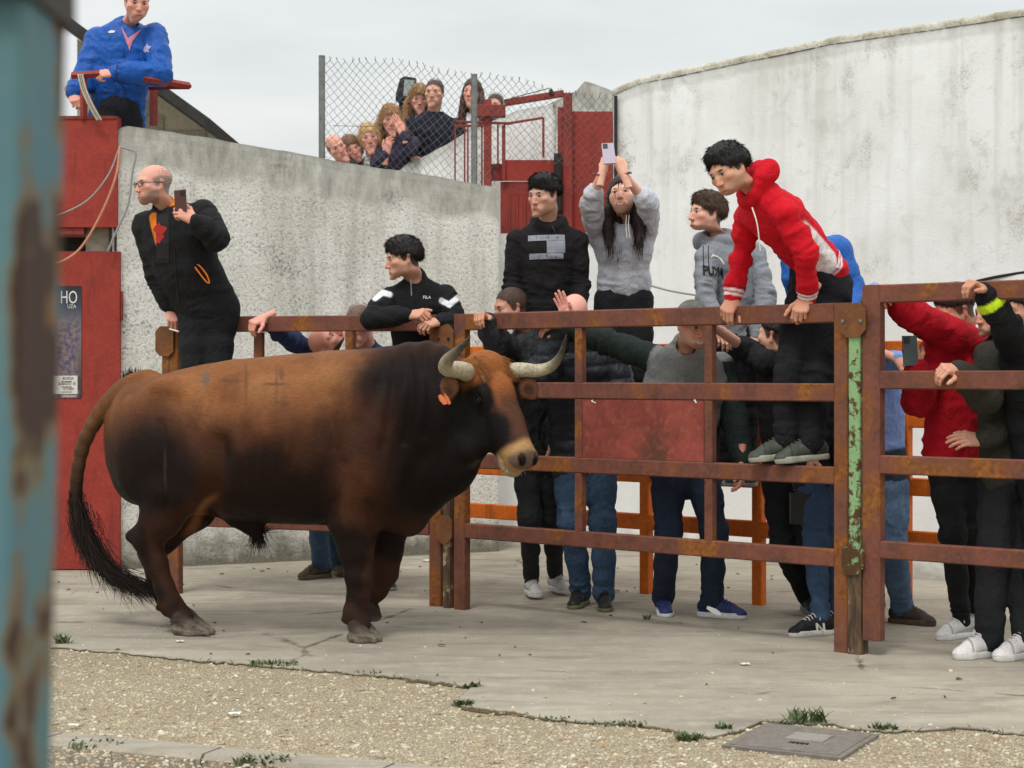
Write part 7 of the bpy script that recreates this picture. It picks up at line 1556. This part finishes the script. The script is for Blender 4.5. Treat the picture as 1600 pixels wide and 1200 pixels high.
# --- olive jacket at right
def pink_shoe(C, v): return mixv(C, sm(v[:, 0], .0, -.03), sr(206, 172, 176))
person('olive', 'person in olive jacket and black trousers with white and pink sneakers', dict(
    head=(J(1556, 490, 8.92), (-.92, -.32, -.14), (0, 0, 1)), neck=J(1572, 535, 8.98), skin=SK1, brow=DKH, scalp=sr(30, 25, 24), hair=[('short', sr(30, 25, 24), 800), ('buzz', sr(30, 25, 24), 300)],
    sh=(J(1548, 560, 8.84), J(1622, 556, 9.05)), el=(J(1540, 620, 8.72), J(1628, 640, 9.0)), wr=(J(1494, 576, 8.62), J(1532, 688, 8.78)), hipc=J(1582, 720, 8.98), base=gloc(1545, 1030), bf=(-.5, -1, 0),
    hand=(('hang', (-.65, -.5, .0), (-.1, -.7, .7), True), ('relax', (-.75, -.3, .05), (0, -.8, .5), False)), top=dict(name='olive_jacket', col=sr(56, 54, 47), bulk=1.14, sleeve=1.2, hem=-.06, amp=.007), build=1.06,
    leg=dict(hip=(J(1566, 745, 8.98), J(1606, 745, 8.98)), kn=(J(1552, 870, 8.86), J(1596, 870, 8.9)), an=(gloc(1545, 1026)+V3(0, 0, .085), gloc(1604, 1028)+V3(0, 0, .085)), col=sr(34, 35, 38), bulk=1.2, toe=((-.90, -.45, 0), (-.85, -.5, 0)), shoe=(sr(222, 216, 214), sr(206, 204, 200), sr(226, 218, 220)), shoepaint=pink_shoe, ssz=1.12)))
# --- black sleeve with neon band at the right edge
def neon(C, V, I): w_, e_ = I['wr'][0], I['el'][0]; f = nrm(w_-e_); r = (w_-V)@f; return mixv(C, (np.linalg.norm(V-w_, axis=1) < .2)*sm(np.abs(r-.075), .022, .016), sr(196, 226, 40))
person('neon', 'person in black jacket with neon band on the sleeve at right edge', dict(
    head=(J(1590, 486, 8.7), (-.75, -.5, -.2), (0, 0, 1)), neck=J(1606, 530, 8.76), skin=SK2, brow=DKH, scalp=sr(34, 28, 26), hair=[('short', sr(34, 28, 26), 600), ('buzz', sr(34, 28, 26), 300)],
    sh=(J(1590, 552, 8.72), J(1664, 552, 8.76)), el=(J(1572, 508, 8.52), J(1672, 640, 8.7)), wr=(J(1536, 452, 8.46), J(1660, 700, 8.6)), hipc=J(1640, 730, 8.8), base=gloc(1640, 1036),
    hand=(('hang', (-.75, -.5, .35), (-.1, -.3, .95), True), ('relax', (0, -.2, -1), (1, 0, 0), False)), top=dict(name='jacket', col=sr(24, 24, 27), bulk=1.08, sleeve=1.15, paint=neon, amp=.007),
    leg=dict(hip=(J(1622, 745, 8.8), J(1664, 745, 8.8)), kn=(J(1624, 880, 8.76), J(1664, 880, 8.76)), an=(gloc(1628, 1030)+V3(0, 0, .085), gloc(1668, 1030)+V3(0, 0, .085)), col=sr(28, 28, 32), toe=((-.3, -1, 0), (0, -1, 0)), shoe=(sr(206, 204, 200), sr(214, 212, 208), sr(220, 218, 216)))))
# --- man in blue on the housing, top left
bl = person('topblue', 'man in royal blue jacket and pink shirt leaning on the red railing above', dict(
    head=(J(214, 5, 12.85), (.35, -.85, -.30), (.05, -.1, 1)), hs=1.06, neck=J(198, 46, 13.0), skin=SKP, brow=sr(70, 58, 52), stubble=.25, scalp=sr(92, 82, 76), hair=[('short', sr(92, 82, 76), 500), ('buzz', sr(92, 82, 76), 300)], build=1.12,
    sh=(J(154, 64, 13.05), J(240, 58, 13.0)), el=(J(132, 128, 12.95), J(250, 114, 12.86)), wr=(J(112, 148, 12.85), J(178, 114, 12.66)), hipc=J(184, 176, 13.1), base=J(190, 330, 13.05), bf=(.2, -1, 0),
    hand=(('grip', (.3, -.4, -.4), (0, -.8, .5), True), ('grip', (-.95, -.2, -.1), (0, -.75, .65), False)), top=dict(name='rain_jacket', col=sr(24, 84, 168), mat='nylon', bulk=1.2, sleeve=1.3, belly=.05, amp=.010, hem=-.06, collar_h=.03, collar_r=.066),
    leg=dict(hip=(J(166, 192, 13.0), J(202, 192, 13.0)), kn=(J(166, 262, 12.96), J(202, 262, 12.96)), an=(J(168, 330, 13.05), J(200, 330, 13.05)), col=sr(28, 30, 36), bulk=1.1)))
Vp = [(-.055, .10), (-.01, -.02), (.004, -.06), (.02, .0), (.07, .085), (.03, .05), (-.005, .02)]; decal(bl, np.array(Vp)*1.15, [(0, 1, 6), (1, 2, 3, 6), (6, 3, 5), (5, 3, 4)], J(194, 58, 12.7), (1, 0, 0), (0, 0, 1), mat_flat('pink_shirt', sr(206, 130, 150), .8), 'shirt_collar', .006, sub=1)
rosette = np.array([[math.cos(a)*(.026+.01*math.sin(4*a)), math.sin(a)*(.03+.008*math.sin(5*a))] for a in np.linspace(0, 6.283, 25)[:-1]]); decal(bl, rosette, [tuple(range(24))], J(223, 70, 12.7), (1, 0, 0), (0, 0, 1), mat_flat('crest_print', sr(170, 160, 196), .7, 0, .5, 60), 'crest', .004, sub=1)
decal(bl, np.array([(-.03, .0), (0, .012), (.03, .006), (.02, -.008), (-.01, -.01)]), [(0, 1, 2, 3, 4)], J(165, 42, 12.7), (1, 0, 0), (0, 0, 1), M_INKW, 'chest_mark', .004, sub=1)
# --- spectators behind the chain link fence
def spectator(key, label, hx, hy, Y, face, up=(0, 0, 1), hk='m', skin=SKP, hair=(), col=BLK, hs=.98, dz=0.0, wid=1.0, top=None, **k):
    h = J(hx, hy, Y); n = h+V3(.02, .06, -.20) if 'neck' not in k else k.pop('neck'); w = .19*wid
    sp = dict(head=(h, face, up), hs=hs, hk=hk, fem=hk != 'm', neck=n, skin=skin, brow=sr(80, 60, 48), hair=list(hair), sh=(n+V3(-w, .02, -.075), n+V3(w, .02, -.075)), el=(n+V3(-w-.03, -.02, -.34), n+V3(w+.03, -.02, -.34)), wr=(n+V3(-w+.06, -.22, -.40), n+V3(w-.06, -.22, -.40)), hipc=n+V3(0, .04, -.52), base=n+V3(0, .04, -1.4),
              hand=(('rest', (.2, -.9, 0), (0, -.3, .9), True), ('rest', (-.2, -.9, 0), (0, -.3, .9), False)), top=dict(dict(col=col, h=.013, name='jacket'), **(top or {})), leg=dict(hip=(n+V3(-.09, .04, -.58), n+V3(.09, .04, -.58)), kn=(n+V3(-.09, 0, -1.0), n+V3(.09, 0, -1.0)), an=(n+V3(-.09, .04, -1.36), n+V3(.09, .04, -1.36)), col=sr(40, 42, 50)))
    sp.update(k); return person(key, label, sp, 'spectators behind the chain link fence')
spectator('sp1', 'balding man at far left behind the chain link, head tilted', 526, 231, 15.6, (.35, -.9, -.15), (-.55, -.1, 1), skin=SKP, scalp=sr(110, 92, 82), bald_top=True, hair=[('sides', sr(110, 96, 88), 150)], col=sr(60, 60, 64), neck=J(545, 262, 15.7))
spectator('sp2', 'woman with short brown hair peering over the wall between two others', 551, 234, 15.75, (.2, -.95, -.15), (-.5, -.1, 1), hk='f', hair=[('bob', sr(120, 88, 64), 350)], col=sr(70, 78, 100), neck=J(566, 262, 15.85), brow=sr(96, 70, 54))
def stripes(C, V, I): l = (V-I['hipc'])@I['lat']; f = (V-I['hipc'])@I['fwd']; t = (V-I['hipc'])@I['spine']; return mixv(C, (np.abs(l+.01) < .055)*(f > 0)*(.35+.65*(np.sin(t*150) > 0)), sr(206, 204, 200))
spectator('sp3', 'blonde woman in dark green jacket over a striped top behind the fence', 577, 216, 15.7, (.1, -.95, -.15), (-.15, -.1, 1), hk='f', hair=[('bob', sr(196, 160, 112), 500)], col=sr(44, 56, 52), top=dict(paint=stripes))
c4 = spectator('sp4', 'curly fair haired woman covering her face with one hand', 610, 188, 15.75, (.15, -.9, -.2), (0, -.1, 1), hk='f', hair=[('longcurly', sr(160, 120, 78), 900)], col=sr(56, 50, 74),
          sh=(J(592, 226, 15.85), J(646, 224, 15.85)), el=(J(590, 258, 15.6), J(640, 232, 15.5)), wr=(J(604, 240, 15.5), J(628, 208, 15.45)), hand=(('rest', (.2, -.2, 1), (-.3, -.9, .2), True), ('flat', (-.35, .1, .9), (.5, -.8, .2), False)))
spectator('sp5', 'woman with long dark blond hair half hidden behind the navy jacket', 655, 156, 16.1, (.1, -.95, -.2), (.05, -.1, 1), hk='f', hair=[('longcurly', sr(150, 112, 74), 700)], col=sr(50, 46, 52))
spectator('sp6', 'man in navy jacket leaning at the parapet behind the fence', 679, 146, 15.9, (-.2, -.95, -.1), (0, -.08, 1), hk='m', skin=SK1, hair=[('buzz', sr(52, 42, 36), 900)], col=sr(36, 38, 54), hs=1.05, wid=1.15, build=1.15, neck=J(677, 183, 15.98), brow=sr(56, 44, 38), scalp=sr(58, 46, 40))
def wshirt(C, V, I): l = (V-I['hipc'])@I['lat']; f = (V-I['hipc'])@I['fwd']; return mixv(C, (np.abs(l+.01) < .06)*(f > 0), sr(216, 214, 222))
spectator('sp7', 'brown haired woman in white shirt and black jacket beside the fence post', 738, 146, 15.9, (-.3, -.95, .0), (0, -.05, 1), hk='f', hair=[('long', sr(78, 50, 42), 600)], col=sr(44, 42, 52), top=dict(paint=wshirt))
spectator('sp8', 'dark haired person hidden behind the red gate beam', 774, 166, 16.2, (-.3, -.9, -.1), (0, 0, 1), hk='m', scalp=sr(40, 34, 32), hair=[('buzz', sr(40, 34, 32), 600)], col=sr(40, 38, 40))

# front zips and seams
def zip_line(key_info, x0, y0, x1, y1, Y, mat, w=.010):
    a, b = J(x0, y0, Y), J(x1, y1, Y); L = np.linalg.norm(b-a); n = 40; V = [(s*w/2, L/2-L*i/n) for i in range(n+1) for s in (-1, 1)]; F = [(2*i, 2*i+1, 2*i+3, 2*i+2) for i in range(n)]
    decal(key_info, V, F, (a+b)/2, (1, 0, 0), a-b, mat, 'zip', .005)
M_SEAM = mat_flat('dark_zip', sr(18, 18, 20), .5); M_SEAMB = mat_flat('blue_zip', sr(16, 56, 118), .5)
zip_line(fl, 256, 392, 290, 470, 10.95, M_SEAM); zip_line(bl, 193, 72, 188, 172, 12.8, M_SEAMB)

# plank on trestles that the three tall onlookers stand on, behind the third rail
pk_ = thing('plank_bench', J(985, 728, 11.0)*V3(1, 1, 0), 'wooden plank bench behind the fence under the three raised onlookers', 'bench')
M_WOOD = mat_flat('grey_plank', sr(120, 104, 84), .85, 0, .3, 12, .2)
MB().beam(J(800, 724, 11.05), J(1180, 746, 10.72), .3, .04).obj('seat_plank', M_WOOD, pk_)
for x, y in ((898, 730), (944, 733), (1122, 743)):
    q = J(x, y, 11.05-.33*(x-800)/380); MB().beam(q*V3(1, 1, 0), q-V3(0, 0, .02), .034, .034, up=(0, 1, 0)).obj('leg', M_WOOD, pk_)
